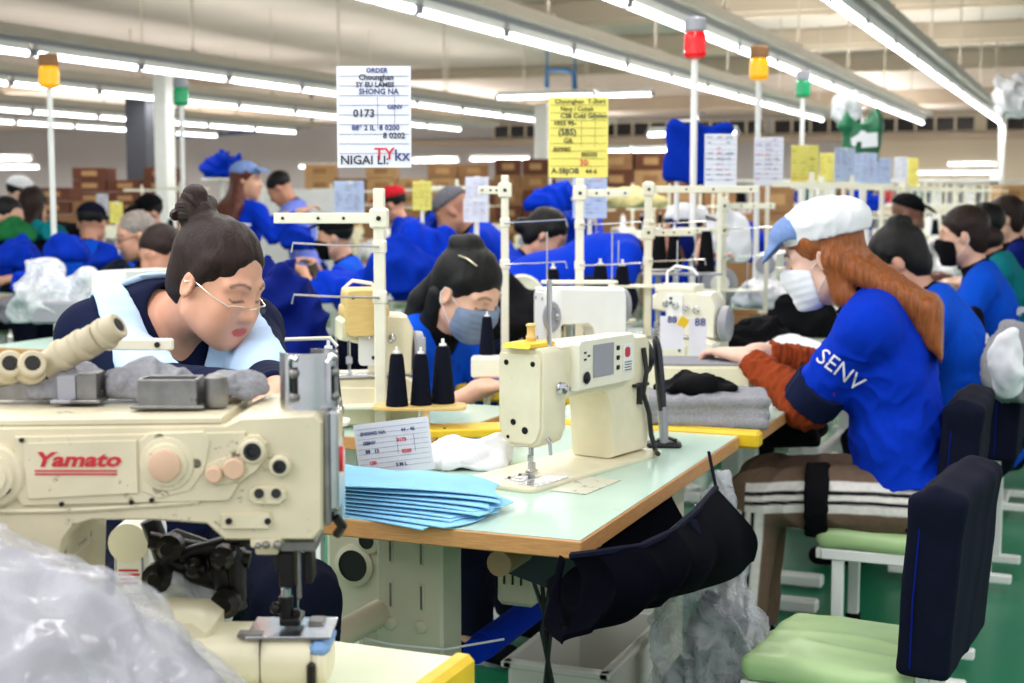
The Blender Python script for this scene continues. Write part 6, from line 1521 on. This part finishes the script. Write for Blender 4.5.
def put_heap(i, mat, label, loc, rot, sc, group='garment bundles on the sewing lines'):
    e = heap_proto(i, mat)
    o = e[0] if not e[1] else e[0].copy()
    if e[1]: COL.objects.link(o)
    e[1] = True; o['label'] = label; o['group'] = group; o.location = [float(v) for v in loc]; o.rotation_euler = (0, 0, rot); o.scale = sc if hasattr(sc, '__len__') else (sc,) * 3
    return o
CN = {BLUE2: 'blue', BLUE3: 'deep blue', BLACKC: 'black', WHITEC: 'white', GREYC: 'grey', GREENC: 'green', NAVY: 'navy'}
# ------------------------------------------------------------------ other workers
WHT = M('white_print_ink', (236, 238, 244), .7)
BUSY = []
STOOL = [None]
def stool(loc, z, sc, who):
    if STOOL[0] is None:
        t = thing('work_stool', '', 'stool', (0, 0, 0), 0, 'stools under the seated workers')
        b = MB(); b.mat(GREENV).box((0, 0, .97), (.34, .34, .06), bev=.02); b.ob('seat', None, t)
        for x in (-.13, .13):
            for y in (-.13, .13): b = MB(); b.mat(WHITEP).box((x, y, .47), (.03, .03, .94)); b.ob('leg', None, t)
        STOOL[0] = t; o = t
    else: o = copy_tree(STOOL[0])
    o.location = (loc[0], loc[1], 0); o.scale = (1, 1, max(z, .2)); o['label'] = 'green stool under the ' + ' '.join(who.split()[:11]).rsplit(' with a', 1)[0]
A_ = lambda deg: math.radians(deg)
def worker(label, px, py, d, deg, **kw):
    kw.setdefault('h', .009 if d < 7 else .012); kw.setdefault('headsc', 1.10); kw.setdefault('lips', (190, 110, 100)); kw.setdefault('seed', int(px))
    kw.setdefault('group', 'workers along the sewing lines'); txt = kw.pop('txt', None)
    o, i = seat_person(label, px, py, d, A_(deg), **kw); BUSY.append(i['loc'][:2])
    if not kw.get('standing') and not label.startswith(('black haired worker in blue shirt directly', 'worker in bright blue shirt with a black', 'worker in a teal')): stool(i['loc'], i['hz'] - .115, kw.get('sc', 1), label)
    if txt:
        s, size, side = txt; tp = i['tp']
        if side == 'back': decal_text(s, size, o, i['shirt'], tp(0, -.20, .36), V(0, -1, .1), V(0, 0, 1), WHT, lift=.006, sub=1, bold=.004)
        elif side == 'left': decal_text(s, size, o, i['shirt'], i['Sh'][-1] * .5 + i['arms'][-1][0] * .5, V(-1, -.25, .1), i['Sh'][-1] - i['arms'][-1][0], WHT, lift=.006, sub=1, bold=.004)
        elif side == 'rside': decal_text(s, size, o, i['shirt'], tp(.1, -.22, .33), V(.7, -1, .1), V(0, 0, 1), WHT, lift=.006, sub=1, bold=.004)
        elif side == 'lside': decal_text(s, size, o, i['shirt'], tp(-.1, -.22, .33), V(-.7, -1, .1), V(0, 0, 1), WHT, lift=.006, sub=1, bold=.004)
    return o, i
F_ = lambda f, s, z: V(s, f, z)
worker('black haired worker in blue shirt directly behind the capped woman', 897, 262, 5.35, 92, lean=.36, head=(0, -.45, 0), hair='topknot', hairm=HAIRK, top=BLUE4, under=NAVY, sleeve='short', skin=(200, 148, 122), txt=('GE', .075, 'lside'), sc=1.12, belly=1.1)
worker('worker in bright blue shirt with a black face mask in the right row', 962, 236, 6.6, 95, lean=.22, head=(0, -.12, 0), hair='lowbun', hairm=HAIRB, top=BLUE4, under=BLACKC, mask=BLACKC, skin=(220, 172, 148), txt=('GENV', .05, 'lside'), sc=1.1)
worker('worker in a teal shirt with short black hair in the right row', 982, 229, 7.6, 95, lean=.2, head=(0, -.15, 0), hair='short', hairm=HAIRK, top=TEAL, skin=(196, 140, 112), txt=('G', .05, 'lside'), sc=1.1)
worker('brown haired worker in blue beyond the teal shirt at the right edge', 1003, 219, 8.6, 100, lean=.18, head=(0, -.08, 0), hair='ponytail', hairm=HAIRB, top=BLUE3, collar=BLACKC, skin=(226, 178, 152), txt=('G', .05, 'lside'), sc=1.08)
worker('partly hidden dark haired worker at the far right edge', 1024, 222, 9.6, 95, lean=.2, hair='long', hairm=HAIRB, top=BLUE3, skin=(214, 164, 138))
worker('dark skinned worker in a black knit cap facing the right row', 908, 216, 9.4, -80, lean=.2, hair='none', cap=('ball', BLACKC, BLACKC), top=BLACKC, skin=(128, 84, 66))
worker('standing woman with denim cap and long brown hair seen from behind', 247, 181, 10.3, -12, hz=.86, standing=True, lean=.08, head=(-1.15, -.05, 0), hair='long', hairm=M('chestnut_hair', (88, 46, 36), .5, noise=(30, .3), spec=.25), cap=('ball', DENIM, DENIM), top=BLUE, sleeve='long', skin=(206, 156, 126), txt=('GENVT', .10, 'back'), eyes='open', handpx={-1: (285, 215, 10.6), 1: (300, 212, 10.0)}, sc=1.05)
worker('standing man in a lavender shirt looking down beside the cap woman', 280, 189, 11.4, 105, hz=.84, standing=True, lean=.15, head=(0, -.7, 0), hair='short', hairm=HAIRK, top=LAV, skin=(196, 138, 108), build='man', sc=1.05, handpx={-1: (268, 222, 10.2), 1: (262, 222, 10.7)})
worker('worker in black peaked cap and black mask wearing a printed blue shirt', 334, 238, 9.0, 112, lean=.22, head=(0, -.10, 0), hair='short', hairm=HAIRK, cap=('ball', BLACKC, BLACKC), mask=BLACKC, top=BLUE4, skin=(210, 158, 130), txt=('SIROM', .13, 'lside'), sc=1.12, handpx={-1: (303, 270, 8.8), 1: (312, 262, 9.2)})
worker('worker in grey knit hood bending down left of the white sheets', 452, 212, 8.4, 105, lean=.5, head=(0, -.6, 0), hair='none', cap=('ball', GREYK, GREYK), top=BLUE, sleeve='long', skin=(186, 130, 104), sc=1.1)
worker('black haired worker with dark sleeves below the blue bundle in the left row', 547, 236, 7.4, -75, lean=.35, head=(0, -.55, 0), hair='lowbun', hairm=HAIRK, top=BLUE, under=BLACKC, skin=(200, 150, 124), sc=1.1)
worker('stooping worker in deep blue with dark face hidden by the thread stands', 668, 250, 6.7, -62, standing=True, lean=1.15, head=(0, -1.15, 0), hair='none', hairm=HAIRK, cap=('ball', BLUE3, BLUE3), top=BLUE, sleeve='long', skin=(140, 86, 60), sc=1.25, belly=1.25, headsc=1.0)
gw, gi = worker('goggled worker with white cap and blue shirt among the thread stands', 687, 231, 7.5, -40, lean=.12, head=(0, -.1, 0), hair='short', hairm=HAIRK, cap=('ball', WHITEC, WHITEC), top=BLUE4, under=BLACKC, skin=(206, 150, 124), handpx={-1: (706, 256, 7.2), 1: (698, 258, 7.1)})
gh = gi['hd']; b = MB(); b.mat(M('red_tinted_goggles', (120, 30, 30), .15)).tube([gh.w(x, .098 - .35 * x * x * 10, .0) for x in (-.055, -.035, -.012, .012, .035, .055)], .016, 8, flat=1.0); b.ob('goggles', None, gw)
om, oi = worker('elderly man with grey hair and glasses in the left background', 135, 236, 8.1, 140, lean=.25, head=(0, -.25, 0), hair='short', hairm=HAIRG, top=BLACKC, skin=(214, 160, 132), build='man', h=.009)
b = MB(); b.mat(BLACKP); hq = oi['hd']
for g in (-1, 1): b.tube([hq.w(g * (.034 + .022 * math.cos(a)), .094, -.002 + .016 * math.sin(a)) for a in [i * PI / 6 for i in range(13)]], .002, 5); b.tube([hq.w(g * .056, .086, 0), hq.w(g * .08, .0, .004)], .002, 5)
b.ob('spectacles', None, om)
worker('long dark haired worker turned away in front of the elderly man', 160, 254, 7.0, 150, lean=.3, head=(.2, -.35, 0), hair='long', hairm=HAIRB, top=SKYC, skin=(206, 150, 124))
worker('worker in bright blue with a banded cap seen from behind', 92, 224, 9.6, 20, lean=.2, head=(0, -.3, 0), hair='short', hairm=HAIRK, cap=('ball', NAVY, NAVY), top=BLUE4, skin=(190, 136, 110), build='man')
worker('worker in white cap and white mask at the far left', 21, 194, 11.6, -60, lean=.15, hair='short', cap=('ball', WHITEC, NAVY), mask=WHITEC, top=WHITEC, skin=(220, 170, 146))
worker('worker with brown hair and black top facing away at the far left', 33, 206, 10.6, 10, lean=.15, hair='long', hairm=HAIRB, top=BLACKC, sleeve='long', skin=(206, 156, 130), handpx={-1: (12, 222, 10.6), 1: (45, 224, 10.6)})
worker('worker with black cap behind the elderly man', 148, 214, 10.6, 150, lean=.2, hair='short', cap=('ball', BLACKC, BLACKC), top=BLUE, skin=(206, 156, 130))
worker('worker in red cap behind the pale blue printed sheet', 392, 205, 11.0, 100, lean=.3, hair='short', cap=('ball', REDC, REDC), top=BLUE, skin=(190, 136, 110))
worker('worker in white cap near the blue stack at the left edge', 8, 218, 9.4, -80, lean=.3, hair='short', hairm=HAIRK, top=BLUE, skin=(206, 156, 130))
worker('worker in blue behind the netting in the left row', 574, 222, 10.2, -80, lean=.4, head=(0, -.5, 0), hair='short', hairm=HAIRK, top=BLUE, skin=(180, 126, 100))

for i_, n_ in ((li, 'woman with the sailor collar and hair bun'), (mi, 'woman with the grey mask')): stool(i_['loc'], i_['hz'] - .115, 1, n_)

# ------------------------------------------------------------------ sheets on poles
def pole_sheet(label, px, py, w_px, h_px, d, mat, ink, seed, deg=0.0):
    p = at_d(px, py, d); k = d / FPX; dx, dy = w_px * k, h_px * k
    sheet_paper(label, p, dx, dy, mat, CAM_YAW + deg, None, ink=ink, seed=seed, group='order sheets on poles')
    zb = .77; b = MB(); b.mat(CREAM2).box((0, 0, (p[2] - zb - dy * .15) / 2), (.02, .014, p[2] - zb - dy * .15)); b.box((0, 0, .006), (.07, .07, .012)); b.box((0, -.008, p[2] - zb - dy * .04), (.03, .012, .02))
    back = FH * .014; tag(b.ob('sheet_pole', None, None, (p[0] + back[0], p[1] + back[1], zb), CAM_YAW), 'slim cream pole holding the ' + label, 'pole', 'sheet poles')
pole_sheet('white printed sheet before the hung blue shirt', 721, 134, 33, 53, 6.4, PAPERW, INKB, 11, .1)
pole_sheet('bluish white sheet right of the blue shirt', 769, 137, 29, 48, 7.4, PAPERW, INKB, 12, -.1)
pole_sheet('bright yellow sheet left of the green bag', 805, 145, 28, 38, 8.0, PAPERY, INKO, 13, .1)
pole_sheet('second yellow sheet partly behind the pale blue ones', 830, 153, 20, 33, 9.2, PAPERY, INKO, 14)
pole_sheet('pale blue sheet below the green bag', 845, 148, 22, 33, 8.4, PAPERL, INKB, 15, .2)
pole_sheet('pale blue sheet right under the white bag print', 866, 153, 22, 30, 9.0, PAPERL, INKB, 16, -.1)
pole_sheet('third pale blue sheet right of the green bag', 884, 158, 15, 26, 10.4, PAPERL, INKB, 17)
pole_sheet('greyish white sheet far along the right row', 901, 157, 14, 25, 12, PAPERW, INKB, 18)
pole_sheet('faded yellow sheet far along the right row', 913, 158, 11, 28, 13, PAPERY, INKO, 19)
pole_sheet('small yellow sheet above the grey hood', 422, 181, 19, 29, 8.0, PAPERY, INKO, 20)
pole_sheet('upper white sheet between the two large order sheets', 477, 177, 23, 24, 7.6, PAPERW, INKB, 21)
pole_sheet('lower white sheet between the two large order sheets', 476, 199, 25, 23, 7.3, PAPERW, INKB, 22)
pole_sheet('pale blue sheet with dark drawing under the large white sheet', 349, 181, 30, 32, 9.0, PAPERL, INKD, 23, .1)
pole_sheet('tall pale blue sheet below the yellow order sheet', 590, 178, 34, 40, 7.2, PAPERL, INKB, 24, -.1)
pole_sheet('yellow sheet near the elderly man', 116, 202, 13, 21, 9.2, PAPERY, INKO, 25, .4)
pole_sheet('white sheet with dark print behind the banded cap', 102, 194, 14, 26, 10.4, PAPERW, INKD, 26, -.3)

# ------------------------------------------------------------------ signal lamps on tall poles
def tall_beacon(label, px, py, d, m, r=.058):
    p = at_d(px, py, d); beacon(label, V(p[0], p[1], 0), p[2] - .05, m, 'signal lamps on tall poles', r)
tall_beacon('red signal lamp on a tall white pole', 695, 44, 6.6, REDB, .052)
tall_beacon('amber signal lamp right of the red one', 759, 68, 8.0, AMBER, .054)
tall_beacon('small green signal lamp right of the amber one', 803, 88, 10.4, GREENB, .055)
tall_beacon('amber signal lamp under the lamps at the left', 49, 76, 8.0, AMBER, .058)
tall_beacon('green signal lamp near the white post at left', 181, 96, 10.0, GREENB, .056)

# ------------------------------------------------------------------ hung garments and bags
def hang_garment(label, px, py, d, w_, h_, m, name, cat, seed, sleeves=True, peaks=False):
    p = at_d(px, py, d); F = Field((-w_ * .7, -.12, -h_ * .62), (w_ * .7, .12, h_ * .72), .011)
    F.box((0, 0, 0), (w_ * .42, .035, h_ * .5), .03, rotm(0, .06, 0), k=.02)
    if sleeves:
        for g in (-1, 1): F.cap((g * w_ * .36, 0, h_ * .38), (g * w_ * .52, 0, -.02), .06, .05, k=.04)
    if peaks:
        for g in (-1, 1): F.cap((g * w_ * .33, 0, h_ * .3), (g * w_ * .30, 0, h_ * .60), .045, .02, k=.04)
        F.ell((0, 0, h_ * .55), (w_ * .16, .1, h_ * .22), k=.03, op='sub')
    P, Q = F.nets(1); P = P + vnormals(P, Q) * (.014 * folds(P, 5, seed, (1, 1, .4)))[:, None]
    o = tag(link(name, qmesh(name, P, Q, m), None, p, CAM_YAW), label, cat)
    b = MB(); b.mat(STEEL).tube([(0, 0, h_ * .45), (0, 0, h_ * .62), (.02, 0, h_ * .66), (.03, 0, h_ * .62)], .004, 6); b.ob('hook', None, o); return o
hang_garment('royal blue shirt hung up high between the lamp poles', 698, 154, 6.9, .36, .30, BLUE2, 'hanging_shirt', 'shirt', 3, False)
gb = hang_garment('green carrier bag with white print hung above the pale blue sheets', 861, 139, 9.4, .32, .30, M('green_bag_plastic', (16, 104, 66), .35, noise=(10, .2)), 'carrier_bag', 'bag', 4, False, True)
b = MB(); b.mat(WHT).prism([(-.08, .0), (-.03, .03), (-.02, .05), (.01, .05), (.02, .035), (.09, .04), (.095, -.05), (-.01, -.06), (-.01, -.02), (-.04, -.02), (-.05, -.05), (-.07, -.045)], .060, .066, R=RXZ); b.ob('white_print', None, gb)
for n_, (lab, p0, p1, d) in enumerate((('pole under the green carrier bag', (861, 200), (861, 118), 9.5), ('pole carrying the hung blue shirt', (676, 250), (676, 120), 6.95))):
    q = at_d(*p0, d); t_ = at_d(*p1, d); b = MB(); b.mat(WHITEP).cyl((0, 0, 0), (0, 0, t_[2]), .013, n=8); b.cyl((0, 0, 0), (0, 0, .02), .07, n=14); b.tube([(0, 0, t_[2] - .01), (.10, .03, t_[2] - .005)], .008, 6); tag(b.ob('hanging_pole', None, None, (q[0], q[1], 0)), 'white ' + lab, 'pole', 'hanging poles')
p = at_d(1014, 110, 12); hp2 = heap('white_plastic_bag', 'white plastic bag tied high on the post at the right edge', 'bag', p, (.36, .3, .34), 66, WHITEC, 0, h=.012, amp=.03, f=5, flat=False)
p = at_d(845, 110, 9.6); heap('clear_bag', 'small white plastic bag hung above the green carrier bag', 'bag', p + V(0, 0, -.05), (.20, .18, .20), 67, FILM3, 0, h=.012, amp=.02, f=6, flat=False)

# ------------------------------------------------------------------ hand-set garment bundles that stand out in the photo
def bundle(label, px, py, d, size, m, seed, name='garment_bundle', cat='garment', z=None, **kw):
    p = at_d(px, py, d) if z is None else at_z(px, py, z); return heap(name, label, cat, p, size, seed, m, CAM_YAW, group='garment bundles on the sewing lines', **kw)
bundle('tall heap of deep blue garments right of the sailor collar woman', 292, 392, 4.9, (.30, .30, .56), BLUE3, 201, h=.012, lumps=9, amp=.022, f=4.5)
b = MB(); b.mat(WHITEP)
p = at_d(292, 392, 4.9)
b.box((0, 0, p[2] - .03), (.40, .36, .03), bev=.004)
for x in (-.17, .17):
    for y in (-.15, .15): b.box((x, y, (p[2] - .04) / 2), (.03, .03, p[2] - .05), bev=.002)
tag(b.ob('garment_stool', None, None, (p[0], p[1], 0), CAM_YAW), 'white stool under the tall deep blue heap', 'stool')
for i, (lab, px, py, d, s, m) in enumerate((
    ('blue garment bundle behind the white order sheet pole', 404, 292, 7.2, (.42, .36, .36), BLUE2), ('blue garment bundle left of the grey masked woman', 432, 300, 7.4, (.46, .36, .50), BLUE),
    ('blue bundle stacked under the grey hood', 424, 262, 8.6, (.5, .4, .4), BLUE2), ('royal blue bundle on the left line near the clear bag', 70, 262, 7.6, (.26, .26, .20), BLUE2),
    ('blue cloth pile at the very left edge', 14, 268, 8.2, (.34, .3, .24), BLUE2), ('blue garment heap below the banded cap worker', 38, 296, 7.0, (.24, .22, .20), BLUE),
    ('green cloth heap at the left edge', 10, 242, 9.4, (.4, .3, .20), GREENC), ('green cloth lying in front of the black top worker', 50, 240, 9.6, (.3, .3, .16), TEAL),
    ('dark green garment pile on the mint table at left', 112, 322, 6.6, (.60, .30, .17), M('dark_green_cloth', (24, 60, 48), .9, noise=(10, .5))), ('small blue bundle in front of the elderly man', 104, 270, 8.0, (.24, .2, .18), BLUE2),
    ('navy bundle beside the small blue bundle', 118, 282, 7.6, (.22, .2, .16), NAVY), ('blue heap behind the standing cap woman', 222, 178, 14, (.5, .4, .35), BLUE),
    ('blue fabric bundle beside the white column', 552, 212, 9.0, (.40, .3, .22), BLUE), ('blue fabric strip bundle below the tall pale sheet', 560, 246, 7.8, (.46, .3, .22), BLUE2),
    ('blue bundle behind the far end of the right row', 860, 214, 13, (.5, .4, .3), BLUE2), ('blue bundle at the feet of the printed shirt worker', 345, 302, 7.4, (.5, .36, .22), BLUE),
    ('blue bundle left of the printed shirt worker', 300, 250, 9.4, (.25, .2, .2), BLUE2), ('black garment over the shoulder of the yellow sheet pole', 520, 340, 5.3, (.34, .34, .30), BLACKC),
    ('navy garment hanging behind the leaning thread cone', 606, 322, 5.9, (.24, .24, .28), NAVY), ('blue garment below the goggled worker', 690, 300, 7.2, (.36, .3, .34), BLUE2),
    ('blue bundle right of the netting', 748, 262, 9.4, (.4, .3, .3), BLUE2))):
    bundle(lab, px, py, d, s, m, 210 + i, h=.014, lumps=7, amp=.018, f=5)
p = at_d(222, 178, 14); b = MB(); b.mat(WHITEP).cyl((0, 0, 0), (0, 0, p[2]), .02, n=8); b.cyl((0, 0, p[2] - .02), (0, 0, p[2]), .2, n=16); b.cyl((0, 0, 0), (0, 0, .03), .2, n=16); tag(b.ob('garment_post', None, None, (p[0], p[1], 0)), 'white post carrying the blue heap behind the standing cap woman', 'post')
bundle('tall white netting bundle behind the goggled worker', 718, 262, 8.6, (.46, .30, .42), M('white_netting', (226, 228, 236), .8, noise=(5, .15), bump=(60, .4)), 240, h=.014, amp=.014, f=4)
bundle('yellow and white fabric heap on the left row shelf', 622, 208, 8.2, (.6, .3, .16), M('yellow_white_fabric', (226, 214, 150), .85, noise=(4, .3)), 241, h=.014)
bundle('grey clear plastic cover over a machine at the left edge', 56, 322, 6.6, (.50, .36, .34), FILM3, 242, name='machine_cover', cat='cover', h=.012, amp=.02, f=5)
bundle('grey bag of scraps beside the plastic covered machine', 22, 322, 6.7, (.26, .24, .22), GREYK, 243, h=.012)
gm = thing('motor_box', 'dark grey box with a round white hub under the plastic cover', 'motor box', on(72, 326, .80), CAM_YAW)
b = MB(); b.mat(GREYP).box((0, .05, .06), (.36, .12, .10), bev=.01); b.ob('housing', None, gm); b = MB(); b.mat(BLACKP).lathe([(.05, 0), (.05, .02), (.02, .022)], (.10, -.01, .06), (0, -1, 0), 18); b.mat(WHITEP).cyl((.10, -.03, .06), (.10, -.036, .06), .024, n=16); b.ob('wheel', None, gm)
p = at_d(585, 285, 5.9)
for lab, px, py, d, m in (('big pale cream cone lying among the left row machines', 520, 298, 6.0, CREAM2),):
    q = at_d(px, py, d); b = MB(); b.mat(m).lathe([(.0, 0), (.05, .004), (.085, .02), (.095, .05), (.085, .055), (.05, .04), (0, .035)], (0, 0, 0), (.2, -1, .15), 22); b.mat(CREAM2).cyl((0, .02, -.3), (0, .02, 0), .012, n=8); tag(b.ob('pulley_cover', None, None, q, CAM_YAW), 'round pale cream pulley cover left of the yellow sheet pole', 'cover')

# ------------------------------------------------------------------ cartons and racks along the back
def carton(label, px, py, d, w_, h_, dep, m, deg=0, tape=True):
    p = at_d(px, py, d); t = MB(); t.mat(m).box((0, 0, h_ / 2), (w_, dep, h_), bev=.004); o = t.ob('carton', None, None, p, deg); tag(o, label, 'carton', 'cartons along the back')
    b = MB(); b.mat(CARD3).box((0, 0, h_ + .001), (w_ * .98, .06, .002)); b.box((0, -dep / 2 - .001, h_ * .85), (.06, .002, h_ * .3)); b.ob('tape', None, o)
    return o
def stack(lab, px, py, d, cols, rows, w_, h_, mats, seed, dep=.5):
    r = random.Random(seed); base = at_d(px, py, d); z0 = base[2]
    for c in range(cols): BUSY.append((V(base[0], base[1], 0) + RT * (c * (w_ + .02)))[:2])
    names = ['bottom', 'second', 'third', 'fourth', 'top']
    for c in range(cols):
        for k in range(rows):
            if k == rows - 1 and r.random() < .35: continue
            m = r.choice(mats); q = V(base[0], base[1], 0) + RT * (c * (w_ + .02)); b = MB(); b.mat(m).box((0, 0, h_ / 2), (w_, dep, h_ - .006), bev=.004)
            o = b.ob('carton', None, None, (q[0], q[1], z0 + k * h_), CAM_YAW + r.uniform(-.04, .04)); tag(o, f'{["first", "second", "third", "fourth", "fifth", "sixth"][c]} column {names[min(k, 4)]} carton, {lab}', 'carton', 'cartons along the back')
            b = MB(); b.mat(CARD3 if m is not CARD3 else CARD).box((0, -dep / 2 - .002, h_ * .5), (w_ * .45, .002, h_ * .4)); b.ob('carton_label', None, o)
    b = MB(); b.mat(CARD).box((0, 0, z0 / 2), (cols * (w_ + .02), dep, z0 - .02), bev=.01); q = V(base[0], base[1], 0) + RT * ((cols - 1) * (w_ + .02) / 2); BUSY.append(q[:2]); tag(b.ob('loading_platform', None, None, q, CAM_YAW), 'plain brown platform below the ' + lab, 'platform')
stack('dark brown carton pile near the grey column', 96, 216, 17.5, 3, 4, .40, .145, (CARD2, CARD2, CARD), 1)
stack('low brown carton pile at the far left', 58, 214, 16.5, 3, 2, .44, .15, (CARD2, CARD), 2)
stack('tan carton wall behind the large white order sheet', 322, 206, 21, 6, 3, .42, .20, (CARD3, CARD, CARD3), 3)
stack('brown carton wall left of the white column', 425, 206, 22, 5, 3, .42, .20, (CARD, CARD3, CARD2), 4)
stack('dark carton stack right of the white column', 508, 236, 19, 2, 5, .34, .20, (CARD2, CARD2, CARD), 5)
stack('large brown cartons behind the netting', 738, 240, 13.5, 2, 2, .30, .25, (CARD, CARD), 6)
stack('yellowish cartons at the far right edge', 1006, 222, 19, 2, 3, .34, .24, (M('ochre_cardboard', (204, 152, 60), .8, noise=(8, .15)), CARD3), 7)
stack('brown cartons right of the yellow order sheet', 615, 206, 18, 4, 3, .40, .22, (CARD, CARD2, CARD3), 8)
def rack(label, px, d, width, seed):
    r = random.Random(seed); p = at_d(px, 195, d); t = thing('storage_rack', label, 'rack', (p[0], p[1], 0), CAM_YAW, 'storage racks at the back')
    for x in (-width / 2, width / 2):
        b = MB(); b.mat(WHITEP).box((x, 0, .85), (.05, .5, 1.7), bev=.004); b.ob('upright', None, t)
    for z in (.35, .80, 1.22, 1.62):
        b = MB(); b.mat(WHITEP).box((0, 0, z), (width, .5, .04), bev=.004); b.ob('shelf', None, t)
    pal = (WHITEC, GREYC, SKYC, BLUE, REDC, CARD3, WHITEC, BLUE2, BLACKC, TEAL); k = 0
    for zi, z in enumerate((.37, .82, 1.24)):
        x = -width / 2 + .2; n_ = 0
        while x < width / 2 - .15:
            m = r.choice(pal); w_ = r.uniform(.16, .28); h_ = r.uniform(.16, .32); q = p[:2] + (RT * x)[:2]
            b = MB(); b.mat(m)
            for j in range(4): b.box((r.uniform(-.01, .01), r.uniform(-.02, .02), h_ * (j + .5) / 4), (w_, .36, h_ / 4 - .004), bev=h_ / 10)
            o = b.ob('folded_stack', None, None, (q[0], q[1], z), CAM_YAW); k += 1
            cn_ = {WHITEC: 'white', GREYC: 'grey', SKYC: 'pale blue', BLUE: 'royal blue', REDC: 'red', CARD3: 'tan', BLUE2: 'cobalt', BLACKC: 'black', TEAL: 'teal'}[m]
            tag(o, f'{cn_} stack, {ORD[n_] if n_ else "leftmost"} on {["bottom", "middle", "top"][zi]} shelf of the {label.replace("white storage ", "")}', 'folded cloth', 'folded stacks on the racks'); n_ += 1; x += w_ + .08
rack('white storage rack left of the far right post', 905, 24, 3.0, 1)
rack('white storage rack behind the green bag', 815, 25, 3.0, 2)
rack('white storage rack behind the hung blue shirt', 735, 26, 2.2, 3)
rack('white storage rack right of the far right post', 985, 26, 3.0, 4)
# white cutting board screen behind the standing pair
p = at_d(300, 196, 12.5); BUSY.append(p[:2]); t = thing('display_board', 'white display board behind the lavender shirt man', 'screen', (p[0], p[1], 0), CAM_YAW)
b = MB(); b.mat(WHITEP).box((0, 0, .90), (.75, .03, 1.06), bev=.004); b.ob('panel', None, t)
for x in (-.34, .34):
    b = MB(); b.mat(WHITEP).box((x, 0, .74), (.04, .05, 1.48), bev=.004); b.box((x, 0, .02), (.05, .4, .04), bev=.004); b.ob('upright', None, t)
# ------------------------------------------------------------------ the rest of the sewing lines
rr = random.Random(7)
def fill_line(x0, ya, n, who, lname, face, start=0, light=False, pal=(BLUE2, BLUE2, BLUE3, NAVY, WHITEC, BLACKC), skip=(), zz=.77):
    """one row of tables with a machine, a thread stand, cones and a garment bundle on each"""
    c_ = 1 if lname in ('right row', 'left row') else -1
    for k in range(start, n):
        y = ya + k * 1.24; far = k > 5
        if any(x0 - .16 < q[0] < x0 + .73 and y - .16 < q[1] < y + 1.36 for q in BUSY): continue
        c_ += 1
        put('table', f'mint sewing table, {ORD[c_]} in the {lname}', (x0 + .285, y + .60, 0), 0, 'sewing tables in the lines')
        if k in skip: continue
        key = ('lock', 'over', 'lockw', 'overw')[(k + len(lname)) % 4]; a = (PI / 2 if face < 0 else -PI / 2) if key.startswith('lock') else (PI / 2 if face > 0 else -PI / 2) + PI
        my = y + (.40 if face < 0 else .80) if key.startswith('lock') else y + .55
        put(key, f'{"white" if key.endswith("w") else "cream"} {"flat bed" if "lock" in key else "overlock"} sewing machine on the {ORD[c_]} table of the {lname}', (x0 + .285, my, .771), a, 'sewing machines in the lines')
        if light and (k + len(lname)) % 2: continue
        sx_ = x0 + (.10 if face < 0 else .47); sy_ = y + 1.02
        _v = V(sx_, sy_, 1.3) - V(0, 0, CAM_H); _d = _v @ _fw; _px = 512 + FPX * (_v @ _rt) / _d
        if _d < 9 and (112 < _px < 172 or 222 < _px < 262 or 300 < _px < 345): continue
        put('stand', f'cream thread stand on the {ORD[c_]} table of the {lname}', (sx_, sy_, .771), CAM_YAW + rr.uniform(-.3, .3), 'thread stands in the lines')
        for j in range(2 if not light else 1):
            c = rr.choice(('cn', 'cb', 'cn', 'cw')); put(c, f'{dict(cn="navy", cb="blue", cw="white")[c]} thread cone, {"left" if j == 0 else "right"} on the stand of the {ORD[c_]} table, {lname}', (sx_ + (-.09 + .18 * j) * .92, sy_ + (-.09 + .18 * j) * .37, 1.026), 0, 'thread cones in the lines')
        m = rr.choice(pal); cn = CN[m]; i = rr.randrange(3)
        put_heap(i, m, f'{cn} garment bundle near the front of the {ORD[c_]} table, {lname}', (x0 + .285 + rr.uniform(-.06, .06), y + .16, .772), rr.uniform(0, 6), (rr.uniform(.8, 1.15), rr.uniform(.7, .9), rr.uniform(.6, 1.2)))
fill_line(-1.41, 3.64, 13, '', 'right row', -1, 1, skip=(1,))
fill_line(-2.00, 5.20, 12, '', 'left row', 1, 0, skip=(0, 1))
fill_line(-4.16, 4.6, 12, '', 'middle line, near side', -1)
fill_line(-4.75, 4.8, 12, '', 'middle line, far side', 1, light=True)
fill_line(-6.75, 6.0, 10, '', 'third line, near side', -1, light=True)
fill_line(-7.35, 6.4, 10, '', 'third line, far side', 1, light=True)
fill_line(-10.0, 9.5, 8, '', 'outermost line', 1, light=True)
# ------------------------------------------------------------------ camera and exposure
cam = bpy.data.cameras.new('camera'); co = bpy.data.objects.new('camera', cam); COL.objects.link(co)
cam.sensor_width = 36; cam.lens = FPX / 1024 * 36; cam.clip_start = .05; cam.clip_end = 200
co.location = (0, 0, CAM_H); co.rotation_euler = (PI / 2 - CAM_PITCH, 0, CAM_YAW)
cam.dof.use_dof = True; cam.dof.focus_distance = 2.6; cam.dof.aperture_fstop = 5.6
SC.camera = co
vs_ = SC.view_settings; vs_.view_transform = 'Standard'; vs_.look = 'None'; vs_.gamma = 1; vs_.use_curve_mapping = False; vs_.exposure = 0.38
